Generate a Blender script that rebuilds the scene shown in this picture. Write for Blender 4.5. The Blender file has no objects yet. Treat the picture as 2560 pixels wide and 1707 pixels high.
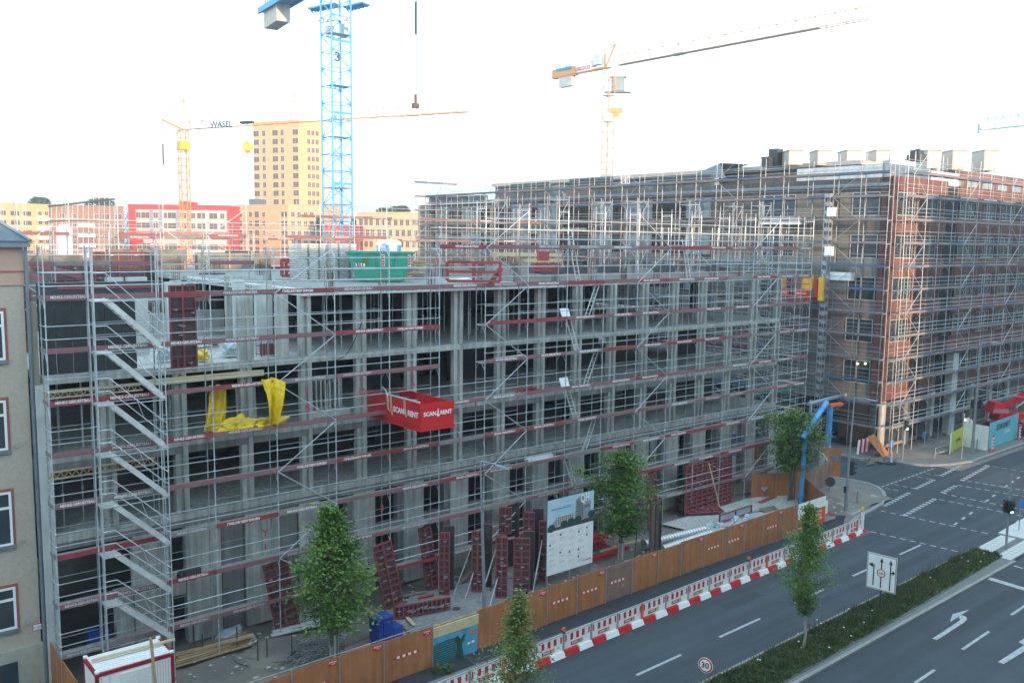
import bpy, math, random
from mathutils import Vector, Matrix
random.seed(11)
R = random.random
U = random.uniform
sc = bpy.context.scene
col = sc.collection

# ------------------------------------------------------------------ camera
CAMZ = 18.4
FOC = 2215.0
yaw, pit, rol = math.radians(50.16), math.radians(6.52), math.radians(-.695)
FW = Vector((math.cos(yaw)*math.cos(pit), math.sin(yaw)*math.cos(pit), -math.sin(pit)))
_rt = Vector((math.sin(yaw), -math.cos(yaw), 0)); _dn = FW.cross(_rt)
RT = math.cos(rol)*_rt + math.sin(rol)*_dn
DN = -math.sin(rol)*_rt + math.cos(rol)*_dn
cam = bpy.data.objects.new('camera', bpy.data.cameras.new('camera'))
col.objects.link(cam); sc.camera = cam
cam.data.sensor_width = 36; cam.data.lens = FOC/2560*36
cam.data.clip_start = .2; cam.data.clip_end = 6000
mw = Matrix((RT, -DN, -FW)).transposed().to_4x4(); mw.translation = (0, 0, CAMZ)
cam.matrix_world = mw

def ray(x, y): return FW + RT*((x-1280)/FOC) + DN*((y-853.5)/FOC)
def zp(x, y, z=0.0):
    d = ray(x, y); return d*((z-CAMZ)/d.z) + Vector((0, 0, CAMZ))
def yp(x, y, Y):
    d = ray(x, y); return d*(Y/d.y) + Vector((0, 0, CAMZ))
def xp(x, y, X):
    d = ray(x, y); return d*(X/d.x) + Vector((0, 0, CAMZ))
def fp(x, y, d): return ray(x, y)*d + Vector((0, 0, CAMZ))

# ------------------------------------------------------------------ world, sun, exposure
SUN_EL, SUN_OFF = 6.5, 12.0
wd = bpy.data.worlds.new("World"); sc.world = wd; wd.use_nodes = True
nt = wd.node_tree; nt.nodes.clear()
out = nt.nodes.new('ShaderNodeOutputWorld'); bg = nt.nodes.new('ShaderNodeBackground')
sky = nt.nodes.new('ShaderNodeTexSky'); sky.sky_type = 'NISHITA'; sky.sun_disc = False
sky.sun_elevation = math.radians(SUN_EL)
sun_dir = Vector((-math.sin(math.radians(SUN_OFF))*math.cos(math.radians(SUN_EL)),
                  -math.cos(math.radians(SUN_OFF))*math.cos(math.radians(SUN_EL)), math.sin(math.radians(SUN_EL))))
sky.sun_rotation = math.atan2(sun_dir.x, sun_dir.y)
sky.air_density = 1.0; sky.dust_density = .6; sky.ozone_density = 1.0; sky.altitude = 50
mix = nt.nodes.new('ShaderNodeMix'); mix.data_type = 'RGBA'; mix.blend_type = 'MIX'
mix.inputs['Factor'].default_value = .82
mix.inputs['B'].default_value = (3.12, 4.4, 5.35, 1)   # bright thin cloud veil of the early morning
nt.links.new(sky.outputs[0], mix.inputs['A'])
tc = nt.nodes.new('ShaderNodeTexCoord'); sx = nt.nodes.new('ShaderNodeSeparateXYZ'); nt.links.new(tc.outputs['Generated'], sx.inputs[0])
mr = nt.nodes.new('ShaderNodeMapRange'); mr.inputs['From Min'].default_value = .0; mr.inputs['From Max'].default_value = .16
mr.inputs['To Min'].default_value = .50; mr.inputs['To Max'].default_value = 1.0; mr.interpolation_type = 'SMOOTHSTEP'
nt.links.new(sx.outputs[2], mr.inputs['Value'])
vm = nt.nodes.new('ShaderNodeVectorMath'); vm.operation = 'SCALE'
nt.links.new(mix.outputs['Result'], vm.inputs[0]); nt.links.new(mr.outputs[0], vm.inputs['Scale'])
nt.links.new(vm.outputs[0], bg.inputs['Color']); bg.inputs['Strength'].default_value = .12
nt.links.new(bg.outputs[0], out.inputs[0])
sl = bpy.data.lights.new('sun', 'SUN'); sl.energy = 1.5; sl.angle = math.radians(.5); sl.color = (1, .66, .40)
so = bpy.data.objects.new('sun', sl); col.objects.link(so)
so.rotation_euler = sun_dir.to_track_quat('Z', 'Y').to_euler(); so.location = (0, -50, 60)
sc.view_settings.view_transform = 'Standard'; sc.view_settings.look = 'None'
sc.view_settings.exposure = 2.1; sc.view_settings.gamma = 1; sc.view_settings.use_curve_mapping = False
sc.render.engine = 'CYCLES'
sc.cycles.use_denoising = True; sc.cycles.max_bounces = 6; sc.cycles.diffuse_bounces = 3
sc.cycles.transparent_max_bounces = 8; sc.cycles.use_adaptive_sampling = True

# ------------------------------------------------------------------ materials
def mat(name, c, rough=.7, metal=0., var=.12, scale=1.5, bump=0., c2=None, streak=0., emit=None, spec=None):
    m = bpy.data.materials.new(name); m.use_nodes = True; t = m.node_tree; b = t.nodes['Principled BSDF']
    b.inputs['Roughness'].default_value = rough; b.inputs['Metallic'].default_value = metal
    if spec is not None: b.inputs['Specular IOR Level'].default_value = spec
    g = t.nodes.new('ShaderNodeNewGeometry')
    n = t.nodes.new('ShaderNodeTexNoise'); n.inputs['Scale'].default_value = scale; n.inputs['Detail'].default_value = 6
    n.inputs['Roughness'].default_value = .65
    t.links.new(g.outputs['Position'], n.inputs['Vector'])
    r = t.nodes.new('ShaderNodeValToRGB'); r.color_ramp.elements[0].position = .3; r.color_ramp.elements[1].position = .7
    lo = c2 if c2 else tuple(v*(1-var) for v in c); hi = c if c2 else tuple(min(1, v*(1+var)) for v in c)
    r.color_ramp.elements[0].color = (*lo, 1); r.color_ramp.elements[1].color = (*hi, 1)
    t.links.new(n.outputs['Fac'], r.inputs['Fac']); last = r.outputs['Color']
    if streak:
        mp = t.nodes.new('ShaderNodeMapping'); mp.inputs['Scale'].default_value = (5, 5, .35)
        t.links.new(g.outputs['Position'], mp.inputs['Vector'])
        s = t.nodes.new('ShaderNodeTexNoise'); s.inputs['Scale'].default_value = 1; s.inputs['Detail'].default_value = 5
        t.links.new(mp.outputs[0], s.inputs['Vector'])
        rr = t.nodes.new('ShaderNodeMapRange'); rr.inputs['From Min'].default_value = .35; rr.inputs['From Max'].default_value = .7
        rr.inputs['To Min'].default_value = 1-streak; rr.inputs['To Max'].default_value = 1+streak*.5
        t.links.new(s.outputs['Fac'], rr.inputs['Value'])
        mx = t.nodes.new('ShaderNodeVectorMath'); mx.operation = 'SCALE'
        t.links.new(last, mx.inputs[0]); t.links.new(rr.outputs[0], mx.inputs['Scale']); last = mx.outputs[0]
    t.links.new(last, b.inputs['Base Color'])
    if bump:
        bp_ = t.nodes.new('ShaderNodeBump'); bp_.inputs['Strength'].default_value = bump; bp_.inputs['Distance'].default_value = .03
        t.links.new(n.outputs['Fac'], bp_.inputs['Height']); t.links.new(bp_.outputs[0], b.inputs['Normal'])
    if emit:
        b.inputs['Emission Color'].default_value = (*emit[:3], 1); b.inputs['Emission Strength'].default_value = emit[3]
    m.diffuse_color = (*c, 1)
    return m
def brickmat(name, c1, c2, mortar, sx=4.2, w=.5, h=.25, rough=.85):
    m = bpy.data.materials.new(name); m.use_nodes = True; t = m.node_tree; b = t.nodes['Principled BSDF']
    b.inputs['Roughness'].default_value = rough
    g = t.nodes.new('ShaderNodeNewGeometry'); sp = t.nodes.new('ShaderNodeSeparateXYZ'); t.links.new(g.outputs['Position'], sp.inputs[0])
    ad = t.nodes.new('ShaderNodeMath'); ad.operation = 'ADD'; t.links.new(sp.outputs[0], ad.inputs[0]); t.links.new(sp.outputs[1], ad.inputs[1])
    cb = t.nodes.new('ShaderNodeCombineXYZ'); t.links.new(ad.outputs[0], cb.inputs[0]); t.links.new(sp.outputs[2], cb.inputs[1])
    k = t.nodes.new('ShaderNodeTexBrick'); k.inputs['Scale'].default_value = sx
    k.inputs['Brick Width'].default_value = w; k.inputs['Row Height'].default_value = h; k.inputs['Mortar Size'].default_value = .02
    k.inputs['Color1'].default_value = (*c1, 1); k.inputs['Color2'].default_value = (*c2, 1); k.inputs['Mortar'].default_value = (*mortar, 1)
    t.links.new(cb.outputs[0], k.inputs['Vector'])
    n = t.nodes.new('ShaderNodeTexNoise'); n.inputs['Scale'].default_value = .7; n.inputs['Detail'].default_value = 5
    t.links.new(g.outputs['Position'], n.inputs['Vector'])
    rr = t.nodes.new('ShaderNodeMapRange'); rr.inputs['From Min'].default_value = .3; rr.inputs['From Max'].default_value = .7
    rr.inputs['To Min'].default_value = .7; rr.inputs['To Max'].default_value = 1.25; t.links.new(n.outputs['Fac'], rr.inputs['Value'])
    mx = t.nodes.new('ShaderNodeVectorMath'); mx.operation = 'SCALE'
    t.links.new(k.outputs['Color'], mx.inputs[0]); t.links.new(rr.outputs[0], mx.inputs['Scale'])
    t.links.new(mx.outputs[0], b.inputs['Base Color'])
    return m
def leafmat(name, c1, c2):
    m = bpy.data.materials.new(name); m.use_nodes = True; t = m.node_tree; b = t.nodes['Principled BSDF']
    b.inputs['Roughness'].default_value = .6; b.inputs['Specular IOR Level'].default_value = .3
    g = t.nodes.new('ShaderNodeNewGeometry')
    n = t.nodes.new('ShaderNodeTexNoise'); n.inputs['Scale'].default_value = 1.1; n.inputs['Detail'].default_value = 3
    t.links.new(g.outputs['Position'], n.inputs['Vector'])
    ad = t.nodes.new('ShaderNodeMath'); ad.operation = 'ADD'
    ml = t.nodes.new('ShaderNodeMath'); ml.operation = 'MULTIPLY'; ml.inputs[1].default_value = .5
    t.links.new(g.outputs['Random Per Island'], ml.inputs[0]); t.links.new(ml.outputs[0], ad.inputs[0]); t.links.new(n.outputs['Fac'], ad.inputs[1])
    r = t.nodes.new('ShaderNodeValToRGB'); r.color_ramp.elements[0].position = .45; r.color_ramp.elements[1].position = 1.05
    r.color_ramp.elements[0].color = (*c1, 1); r.color_ramp.elements[1].color = (*c2, 1)
    t.links.new(ad.outputs[0], r.inputs['Fac']); t.links.new(r.outputs[0], b.inputs['Base Color'])
    b.inputs['Transmission Weight'].default_value = 0
    return m
def asphalt_mat():
    m = mat('asphalt', (.041, .050, .060), .88, c2=(.031, .038, .047), scale=.3); t = m.node_tree; b = t.nodes['Principled BSDF']
    g = [n for n in t.nodes if n.type == 'NEW_GEOMETRY'][0]; src = b.inputs['Base Color'].links[0].from_socket
    mp = t.nodes.new('ShaderNodeMapping'); mp.inputs['Scale'].default_value = (.02, 1.1, 1); t.links.new(g.outputs['Position'], mp.inputs['Vector'])
    s1 = t.nodes.new('ShaderNodeTexNoise'); s1.inputs['Scale'].default_value = .9; s1.inputs['Detail'].default_value = 3; t.links.new(mp.outputs[0], s1.inputs['Vector'])
    s2 = t.nodes.new('ShaderNodeTexNoise'); s2.inputs['Scale'].default_value = 60; s2.inputs['Detail'].default_value = 3; t.links.new(g.outputs['Position'], s2.inputs['Vector'])
    ad = t.nodes.new('ShaderNodeMath'); ad.operation = 'MULTIPLY_ADD'; ad.inputs[1].default_value = .35; t.links.new(s2.outputs['Fac'], ad.inputs[0]); t.links.new(s1.outputs['Fac'], ad.inputs[2])
    rr = t.nodes.new('ShaderNodeMapRange'); rr.inputs['From Min'].default_value = .45; rr.inputs['From Max'].default_value = .9; rr.inputs['To Min'].default_value = .72; rr.inputs['To Max'].default_value = 1.5
    t.links.new(ad.outputs[0], rr.inputs['Value']); mx = t.nodes.new('ShaderNodeVectorMath'); mx.operation = 'SCALE'
    t.links.new(src, mx.inputs[0]); t.links.new(rr.outputs[0], mx.inputs['Scale']); t.links.new(mx.outputs[0], b.inputs['Base Color']); return m
MT = {
 'concrete': mat('concrete', (.47, .475, .44), .85, var=.2, scale=.9, streak=.32, bump=.15),
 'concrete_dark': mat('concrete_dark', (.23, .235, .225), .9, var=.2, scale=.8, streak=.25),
 'concrete_light': mat('concrete_light', (.52, .53, .51), .85, var=.12, scale=1.2, streak=.12),
 'galv': mat('galvanised_steel', (.52, .55, .56), .45, .45, var=.25, scale=3),
 'galv_old': mat('weathered_galvanised_steel', (.36, .38, .39), .5, .5, var=.3, scale=3),
 'galv_white': mat('pale_galvanised_steel', (.62, .62, .60), .5, .35, var=.2, scale=2),
 'deck': mat('scaffold_planks', (.42, .40, .37), .8, c2=(.27, .24, .22), scale=4),
 'toe_red': mat('toe_board_red', (.27, .035, .045), .6, var=.2, scale=2),
 'toe_faded': mat('toe_board_faded', (.26, .085, .095), .75, c2=(.20, .12, .125), scale=3),
 'toe_grey': mat('toe_board_grey', (.26, .23, .225), .8, c2=(.19, .15, .15), scale=3),
 'toe_blue': mat('toe_board_blue', (.06, .12, .22), .7, c2=(.12, .15, .19), scale=2),
 'white': mat('white_paint', (.80, .80, .78), .55, var=.06, scale=2),
 'white_dirty': mat('dirty_white_panel', (.70, .70, .66), .6, c2=(.50, .49, .46), scale=4),
 'form_red': mat('formwork_steel_red', (.31, .035, .045), .6, c2=(.20, .075, .085), scale=5),
 'form_ply': mat('formwork_plywood_back', (.05, .033, .032), .8, c2=(.11, .08, .078), scale=4),
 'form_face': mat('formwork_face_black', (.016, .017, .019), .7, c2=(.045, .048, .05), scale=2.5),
 'form_light': mat('formwork_red_bright', (.42, .04, .045), .5, c2=(.27, .05, .05), scale=3),
 'red': mat('red_paint', (.56, .012, .016), .4, var=.12, scale=1.2),
 'red_dark': mat('dark_red_paint', (.30, .012, .02), .5, var=.2),
 'orange': mat('orange_plastic', (.75, .12, .03), .5),
 'yellow': mat('yellow_paint', (.75, .42, .03), .5),
 'tarp': mat('yellow_tarp', (.74, .50, .005), .4, var=.2, scale=3, bump=.5),
 'wood': mat('sawn_timber', (.46, .30, .15), .8, c2=(.30, .20, .11), scale=3),
 'wood_pale': mat('pale_timber', (.62, .50, .30), .8, c2=(.5, .38, .2), scale=3),
 'wood_old': mat('old_planks', (.26, .21, .16), .85, c2=(.15, .12, .10), scale=5),
 'ply': mat('hoarding_plywood', (.46, .18, .065), .65, c2=(.33, .12, .042), scale=1.1, streak=.22),
 'ply_faded': mat('hoarding_plywood_faded', (.27, .165, .12), .8, c2=(.2, .12, .09), scale=1.5, streak=.2),
 'blue_crane': mat('crane_blue', (.06, .34, .62), .45, var=.1),
 'blue_pipe': mat('pipe_blue', (.05, .27, .58), .4, var=.15),
 'blue': mat('dark_blue_paint', (.02, .05, .28), .45, var=.2),
 'crane_yel': mat('crane_yellow', (.58, .29, .09), .5, var=.1),
 'green': mat('skip_green', (.04, .36, .24), .5, c2=(.05, .26, .18), scale=2),
 'green_dark': mat('dark_green_net', (.01, .06, .045), .8),
 'black': mat('black_rubber', (.015, .016, .018), .6),
 'dark': mat('dark_grey_metal', (.05, .055, .06), .5),
 'grey_pole': mat('grey_pole', (.26, .28, .29), .5, .3, var=.15),
 'grey_blue': mat('grey_blue_pipe', (.34, .42, .46), .45, .2, var=.15),
 'asphalt': asphalt_mat(),
 'asphalt_new': mat('dark_asphalt_patch', (.022, .025, .03), .92, var=.3, scale=3),
 'asphalt_patch': mat('asphalt_repair', (.030, .037, .046), .9, var=.2, scale=2),
 'pave': mat('sidewalk_slabs', (.17, .165, .155), .9, c2=(.12, .12, .115), scale=1.3),
 'pave_light': mat('white_paving', (.50, .49, .46), .85, var=.1, scale=3),
 'pave_mid': mat('pale_slabs', (.27, .265, .25), .85, var=.1, scale=3),
 'far_glass': mat('dark_far_window', (.17, .14, .12), .6, c2=(.10, .09, .085), scale=.15, spec=.15),
 'kerb': mat('kerb_stone', (.24, .24, .23), .85, var=.15, scale=3),
 'dirt': mat('site_ground', (.23, .20, .165), .95, c2=(.12, .11, .10), scale=.5, bump=.5),
 'sand': mat('sand_heap', (.30, .24, .17), .95, c2=(.2, .16, .12), scale=2, bump=.6),
 'line': mat('road_paint', (.46, .47, .47), .7, c2=(.22, .23, .24), scale=5),
 'glass': mat('window_glass', (.035, .05, .06), .12, var=.3, scale=.6, spec=.8),
 'glass_pale': mat('pale_window_film', (.30, .38, .40), .35, c2=(.18, .25, .28), scale=.5),
 'render_w': mat('grey_render', (.45, .385, .31), .95, var=.1, scale=8, bump=.4),
 'render_p': mat('pink_render', (.50, .32, .24), .9, var=.06),
 'plinth': mat('plinth_render', (.36, .35, .29), .9, var=.1, scale=4),
 'slate': mat('slate_roof', (.11, .14, .16), .5, var=.2, scale=2),
 'zinc': mat('zinc_sheet', (.20, .24, .28), .4, .4, var=.15),
 'win_trim': mat('red_window_trim', (.32, .10, .08), .85),
 'brick': brickmat('red_brick', (.25, .10, .075), (.17, .07, .055), (.15, .12, .11)),
 'brick_dark': brickmat('dark_clinker_brick', (.12, .045, .04), (.08, .035, .035), (.06, .05, .05)),
 'beige': mat('beige_insulation', (.34, .27, .20), .9, c2=(.25, .215, .18), scale=.4, streak=.12),
 'greywall': mat('raw_grey_wall', (.24, .20, .175), .9, c2=(.12, .10, .095), scale=.5, streak=.2),
 'stained': mat('stained_formwork_wall', (.24, .235, .20), .9, c2=(.07, .075, .07), scale=1.3),
 'inner': mat('inner_wall_painted_shade', (.045, .045, .042), .9, c2=(.025, .026, .026), scale=.6),  # bare concrete with the interior shade mixed into the colour
 'charcoal': mat('charcoal_wall_and_shade', (.03, .028, .03), .9),  # dark walls; on recesses and reveals the colour paints their shade
 'cream': mat('cream_panel', (.50, .43, .37), .7, var=.06),
 'ochre': mat('ochre_render', (.60, .41, .19), .9, var=.05, scale=.1),
 'ochre2': mat('yellow_ochre_render', (.60, .46, .25), .9, var=.05, scale=.1),
 'tower': mat('golden_tile', (.68, .44, .23), .7, c2=(.52, .33, .18), scale=.9),
 'tower_side': mat('golden_tile_side', (.66, .42, .20), .7, c2=(.54, .33, .17), scale=.9),
 'redwall': mat('red_render', (.62, .05, .04), .8, var=.06, scale=.2),
 'palewall': mat('pale_grey_render', (.55, .47, .43), .85, var=.06, scale=.2),
 'brownwall': mat('brown_brick_far', (.36, .20, .15), .9, c2=(.28, .15, .11), scale=.6),
 'bark': mat('bark', (.13, .11, .085), .9, var=.3, scale=8, bump=.5),
 'bark_pale': mat('pale_bark', (.33, .29, .23), .9, var=.25, scale=8, bump=.4),
 'leaf': leafmat('leaves', (.028, .075, .010), (.14, .25, .035)),
 'leaf_light': leafmat('young_leaves', (.045, .085, .012), (.15, .20, .04)),
 'leaf_far': leafmat('far_leaves', (.015, .035, .012), (.05, .08, .03)),
 'grass': leafmat('verge_plants', (.028, .058, .012), (.10, .14, .04)),
 'straw': leafmat('dry_stalks', (.06, .05, .025), (.14, .11, .06)),
 'flower': mat('white_blossom', (.75, .75, .7), .8),
 'film': mat('plastic_film', (.52, .58, .62), .35, c2=(.30, .36, .42), scale=6, bump=.6),
 'pink': mat('pink_plastic', (.55, .22, .30), .6),
 'netmesh': mat('grey_net', (.12, .13, .13), .9),
 'lime': mat('lime_board', (.50, .55, .04), .5, var=.04),
 'turq': mat('turquoise_board', (.13, .50, .58), .5, var=.04),
 'signblue': mat('sign_blue', (.03, .20, .60), .5),
 'text_grey': mat('grey_print', (.25, .28, .32), .7),
 'pipe_cream': mat('spiral_duct', (.60, .60, .57), .35, .4, var=.08),
 'spray': mat('pink_spray_paint', (.75, .05, .12), .8),
 'rebar': mat('rusty_rebar', (.13, .085, .065), .8, var=.3, scale=6),
 'rust_ply': mat('brown_formwork_deck', (.12, .075, .058), .8, c2=(.075, .06, .058), scale=.5),
 'green_glow': mat('green_signal_lens', (.1, .8, .5), .4, emit=(.25, 1, .72, 5)),
 'lamp_warm': mat('site_lamp', (1, .8, .4), .4, emit=(1, .75, .35, 6)),
}

# ------------------------------------------------------------------ builders
class B:
    def __init__(s): s.v = []; s.f = []; s.m = []
    def quad(s, a, b, c, d, mi=0):
        n = len(s.v); s.v += [tuple(a), tuple(b), tuple(c), tuple(d)]; s.f.append((n, n+1, n+2, n+3)); s.m.append(mi)
    def poly(s, pts, mi=0):
        n = len(s.v); s.v += [tuple(p) for p in pts]; s.f.append(tuple(range(n, n+len(pts)))); s.m.append(mi)
    def hexa(s, p, mi=0):   # p: 8 points, bottom 4 ccw then top 4
        n = len(s.v); s.v += [tuple(q) for q in p]
        for f in ((3, 2, 1, 0), (4, 5, 6, 7), (0, 1, 5, 4), (1, 2, 6, 5), (2, 3, 7, 6), (3, 0, 4, 7)):
            s.f.append(tuple(n+i for i in f)); s.m.append(mi)
    def box(s, x0, y0, z0, x1, y1, z1, mi=0):
        s.hexa([(x0, y0, z0), (x1, y0, z0), (x1, y1, z0), (x0, y1, z0), (x0, y0, z1), (x1, y0, z1), (x1, y1, z1), (x0, y1, z1)], mi)
    def obox(s, c, ax, ay, az, mi=0):   # centre and three half-axis vectors
        c, ax, ay, az = map(Vector, (c, ax, ay, az))
        s.hexa([c-ax-ay-az, c+ax-ay-az, c+ax+ay-az, c-ax+ay-az, c-ax-ay+az, c+ax-ay+az, c+ax+ay+az, c-ax+ay+az], mi)
    def beam(s, a, b, w, h=None, mi=0):  # rectangular bar between two points
        a, b = Vector(a), Vector(b); d = b-a
        if d.length < 1e-6: return
        h = h or w; u = Vector((0, 0, 1)) if abs(d.normalized().z) < .95 else Vector((1, 0, 0))
        sx = d.cross(u).normalized()*w/2; sz = sx.cross(d).normalized()*h/2
        s.obox((a+b)/2, d/2, sx, sz, mi)
    def tube(s, a, b, r, n=6, r2=None, cap=True, mi=0):
        a, b = Vector(a), Vector(b); d = b-a
        if d.length < 1e-6: return
        u = Vector((0, 0, 1)) if abs(d.normalized().z) < .95 else Vector((1, 0, 0))
        e1 = d.cross(u).normalized(); e2 = e1.cross(d).normalized(); r2 = r if r2 is None else r2
        k = len(s.v)
        for p, q in ((a, r), (b, r2)):
            for i in range(n):
                t = 2*math.pi*i/n; s.v.append(tuple(p+e1*(q*math.cos(t))+e2*(q*math.sin(t))))
        for i in range(n):
            j = (i+1) % n; s.f.append((k+i, k+j, k+n+j, k+n+i)); s.m.append(mi)
        if cap: s.f.append(tuple(k+i for i in range(n))[::-1]); s.m.append(mi); s.f.append(tuple(k+n+i for i in range(n))); s.m.append(mi)
    def path(s, pts, r, n=6, mi=0):
        for a, b in zip(pts[:-1], pts[1:]): s.tube(a, b, r, n, mi=mi)
    def build(s, name, mats, parent=None, smooth=False):
        me = bpy.data.meshes.new(name); me.from_pydata(s.v, [], s.f)
        mats = mats if isinstance(mats, (list, tuple)) else [mats]
        for x in mats: me.materials.append(MT[x] if isinstance(x, str) else x)
        if len(mats) > 1: me.polygons.foreach_set('material_index', s.m)
        if smooth: me.polygons.foreach_set('use_smooth', [True]*len(me.polygons))
        me.update()
        o = bpy.data.objects.new(name, me); col.objects.link(o)
        if parent: o.parent = parent
        return o
def empty(name, label=None, cat=None, group=None, loc=(0, 0, 0)):
    o = bpy.data.objects.new(name, None); col.objects.link(o); o.location = loc; o.empty_display_size = .2
    if label: o['label'] = label; o['category'] = cat
    if group: o['group'] = group
    return o
def tag(o, label, cat, group=None):
    o['label'] = label; o['category'] = cat
    if group: o['group'] = group
    return o
def kind(o, k): o['kind'] = k; return o
_cache = {}
def shared(key, fn):
    if key not in _cache: _cache[key] = fn()
    return _cache[key]
def unit_box(m):
    def f():
        b = B(); b.box(-.5, -.5, -.5, .5, .5, .5); o = b.build('box', m); me = o.data; bpy.data.objects.remove(o); return me
    return shared(('box', m), f)
def unit_tube(m, n=6):
    def f():
        b = B(); b.tube((0, 0, 0), (0, 0, 1), 1, n); o = b.build('tube', m, smooth=False); me = o.data; bpy.data.objects.remove(o); return me
    return shared(('tube', m, n), f)
def Pbox(name, m, x0, y0, z0, x1, y1, z1, parent):
    o = bpy.data.objects.new(name, unit_box(m)); col.objects.link(o); o.parent = parent
    o.location = ((x0+x1)/2, (y0+y1)/2, (z0+z1)/2); o.scale = (abs(x1-x0), abs(y1-y0), abs(z1-z0)); return o
def Ptube(name, m, a, b, r, parent, n=6):
    a, b = Vector(a), Vector(b); d = b-a
    o = bpy.data.objects.new(name, unit_tube(m, n)); col.objects.link(o); o.parent = parent
    q = d.to_track_quat('Z', 'Y'); o.rotation_mode = 'QUATERNION'; o.rotation_quaternion = q
    o.location = a; o.scale = (r, r, d.length); return o
def Pmesh(name, me, loc, parent, rotz=0, rot=None, scale=None):
    o = bpy.data.objects.new(name, me); col.objects.link(o)
    if parent: o.parent = parent
    o.location = loc; o.rotation_euler = rot if rot else (0, 0, rotz)
    if scale: o.scale = scale
    return o
def tmp(b, name, m):
    o = b.build(name, m); me = o.data; bpy.data.objects.remove(o); return me
def text_mesh(s, size, m, ext=.004, bold=0.):
    def f():
        c = bpy.data.curves.new('lettering', 'FONT'); c.body = s; c.size = size; c.resolution_u = 2; c.extrude = ext; c.offset = bold*size
        c.align_x = 'CENTER'; c.align_y = 'CENTER'; c.materials.append(MT[m])
        o = bpy.data.objects.new('t', c); col.objects.link(o)
        dg = bpy.context.evaluated_depsgraph_get()
        me = bpy.data.meshes.new_from_object(o.evaluated_get(dg)); bpy.data.objects.remove(o)
        if not me.materials: me.materials.append(MT[m])
        return me
    return shared(('txt', s, size, m, ext, bold), f)
def text(s, size, m, loc, parent, rot=(math.pi/2, 0, 0), name='lettering', bold=.01, sx=1.):
    o = Pmesh(name, text_mesh(s, size, m, bold=bold), loc, parent, rot=rot); o.scale = (sx, 1, 1); return o
ORD = ['first', 'second', 'third', 'fourth', 'fifth', 'sixth', 'seventh', 'eighth', 'ninth', 'tenth', 'eleventh', 'twelfth', 'thirteenth',
       'fourteenth', 'fifteenth', 'sixteenth', 'seventeenth', 'eighteenth', 'nineteenth', 'twentieth']
class Lim:   # the first 300 of a part are objects, the rest one stuff mesh of that part
    def __init__(s, name, m, parent, cap=290): s.n = 0; s.b = B(); s.name = name; s.m = m; s.p = parent; s.cap = cap
    def tube(s, a, b, r, m=None):
        s.n += 1
        if s.n <= s.cap: return Ptube(s.name, m or s.m, a, b, r, s.p)
        s.b.tube(a, b, r, 5)
    def close(s):
        if s.b.v: kind(s.b.build(s.name, s.m, s.p), 'stuff')

# ================================================================== SETTING
def r3(x, y): return zp(1900+x*.2806, 1150+y*.2806)
def sheet(name, pts, z, m, thick=None):
    b = B(); pts = [(p[0], p[1]) for p in pts]
    # make counter-clockwise
    ar = sum(pts[i][0]*pts[(i+1) % len(pts)][1]-pts[(i+1) % len(pts)][0]*pts[i][1] for i in range(len(pts)))
    if ar < 0: pts = pts[::-1]
    b.poly([(x, y, z) for x, y in pts])
    if thick:
        n = len(pts)
        for i in range(n):
            p, q = pts[i], pts[(i+1) % n]; b.quad((p[0], p[1], z-thick), (q[0], q[1], z-thick), (q[0], q[1], z), (p[0], p[1], z))
    return kind(b.build(name, m), 'structure')
sheet('ground', [(-1500, -1500), (2500, -1500), (2500, 2500), (-1500, 2500)], -.03, 'dirt')
sheet('road', [(-60, 2), (260, 2), (260, 31), (74, 31), (74, 300), (58, 300), (58, 31), (-60, 31)], 0, 'asphalt')
# near pavement with the rounded street corner
corner = [r3(870, 515), r3(980, 460), r3(1080, 400), r3(1110, 330), r3(1095, 290), r3(1050, 250), r3(960, 215), r3(850, 190)]
cpts = [(p.x, p.y) for p in corner]
sheet('pavement', [(-60, 28.25), (50, 28.3)]+cpts+[(63.2, 37), (61.5, 60), (58.5, 120), (40, 120), (7, 40), (-60, 40)], .11, 'pave', .14)
b = B()
kp = [(-60, 28.25), (50, 28.3)]+cpts+[(63.2, 37), (61.5, 60)]
for p, q in zip(kp[:-1], kp[1:]): b.beam((p[0], p[1], .065), (q[0], q[1], .065), .26, .135)
kind(b.build('kerb', 'kerb'), 'structure')
sheet('asphalt_strip', [(8, 29.0), (52.3, 29.0), (55.0, 30.3), (53.5, 31.6), (52.0, 30.2), (8, 30.2)], .116, 'asphalt_new')
sheet('paving_slabs', [(55.4, 30.0), (59.6, 30.55), (61.6, 31.3), (61.2, 31.8), (55.6, 31.0)], .1165, 'pave_mid')
opp = [zp(*p) for p in ((2144, 1148), (2237, 1154), (2265, 1161), (2321, 1165), (2377, 1162), (2433, 1154), (2484, 1136), (2560, 1110))]
opts = [(p.x, p.y) for p in opp]
sheet('pavement', [(70.5, 60)]+opts+[(260, 31.7), (260, 60)], .11, 'pave', .14)
b = B()
for p, q in zip(([(70.5, 60)]+opts)[:-1], opts): b.beam((p[0], p[1], .065), (q[0], q[1], .065), .3, .135)
kind(b.build('kerb', 'kerb'), 'structure')
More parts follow.
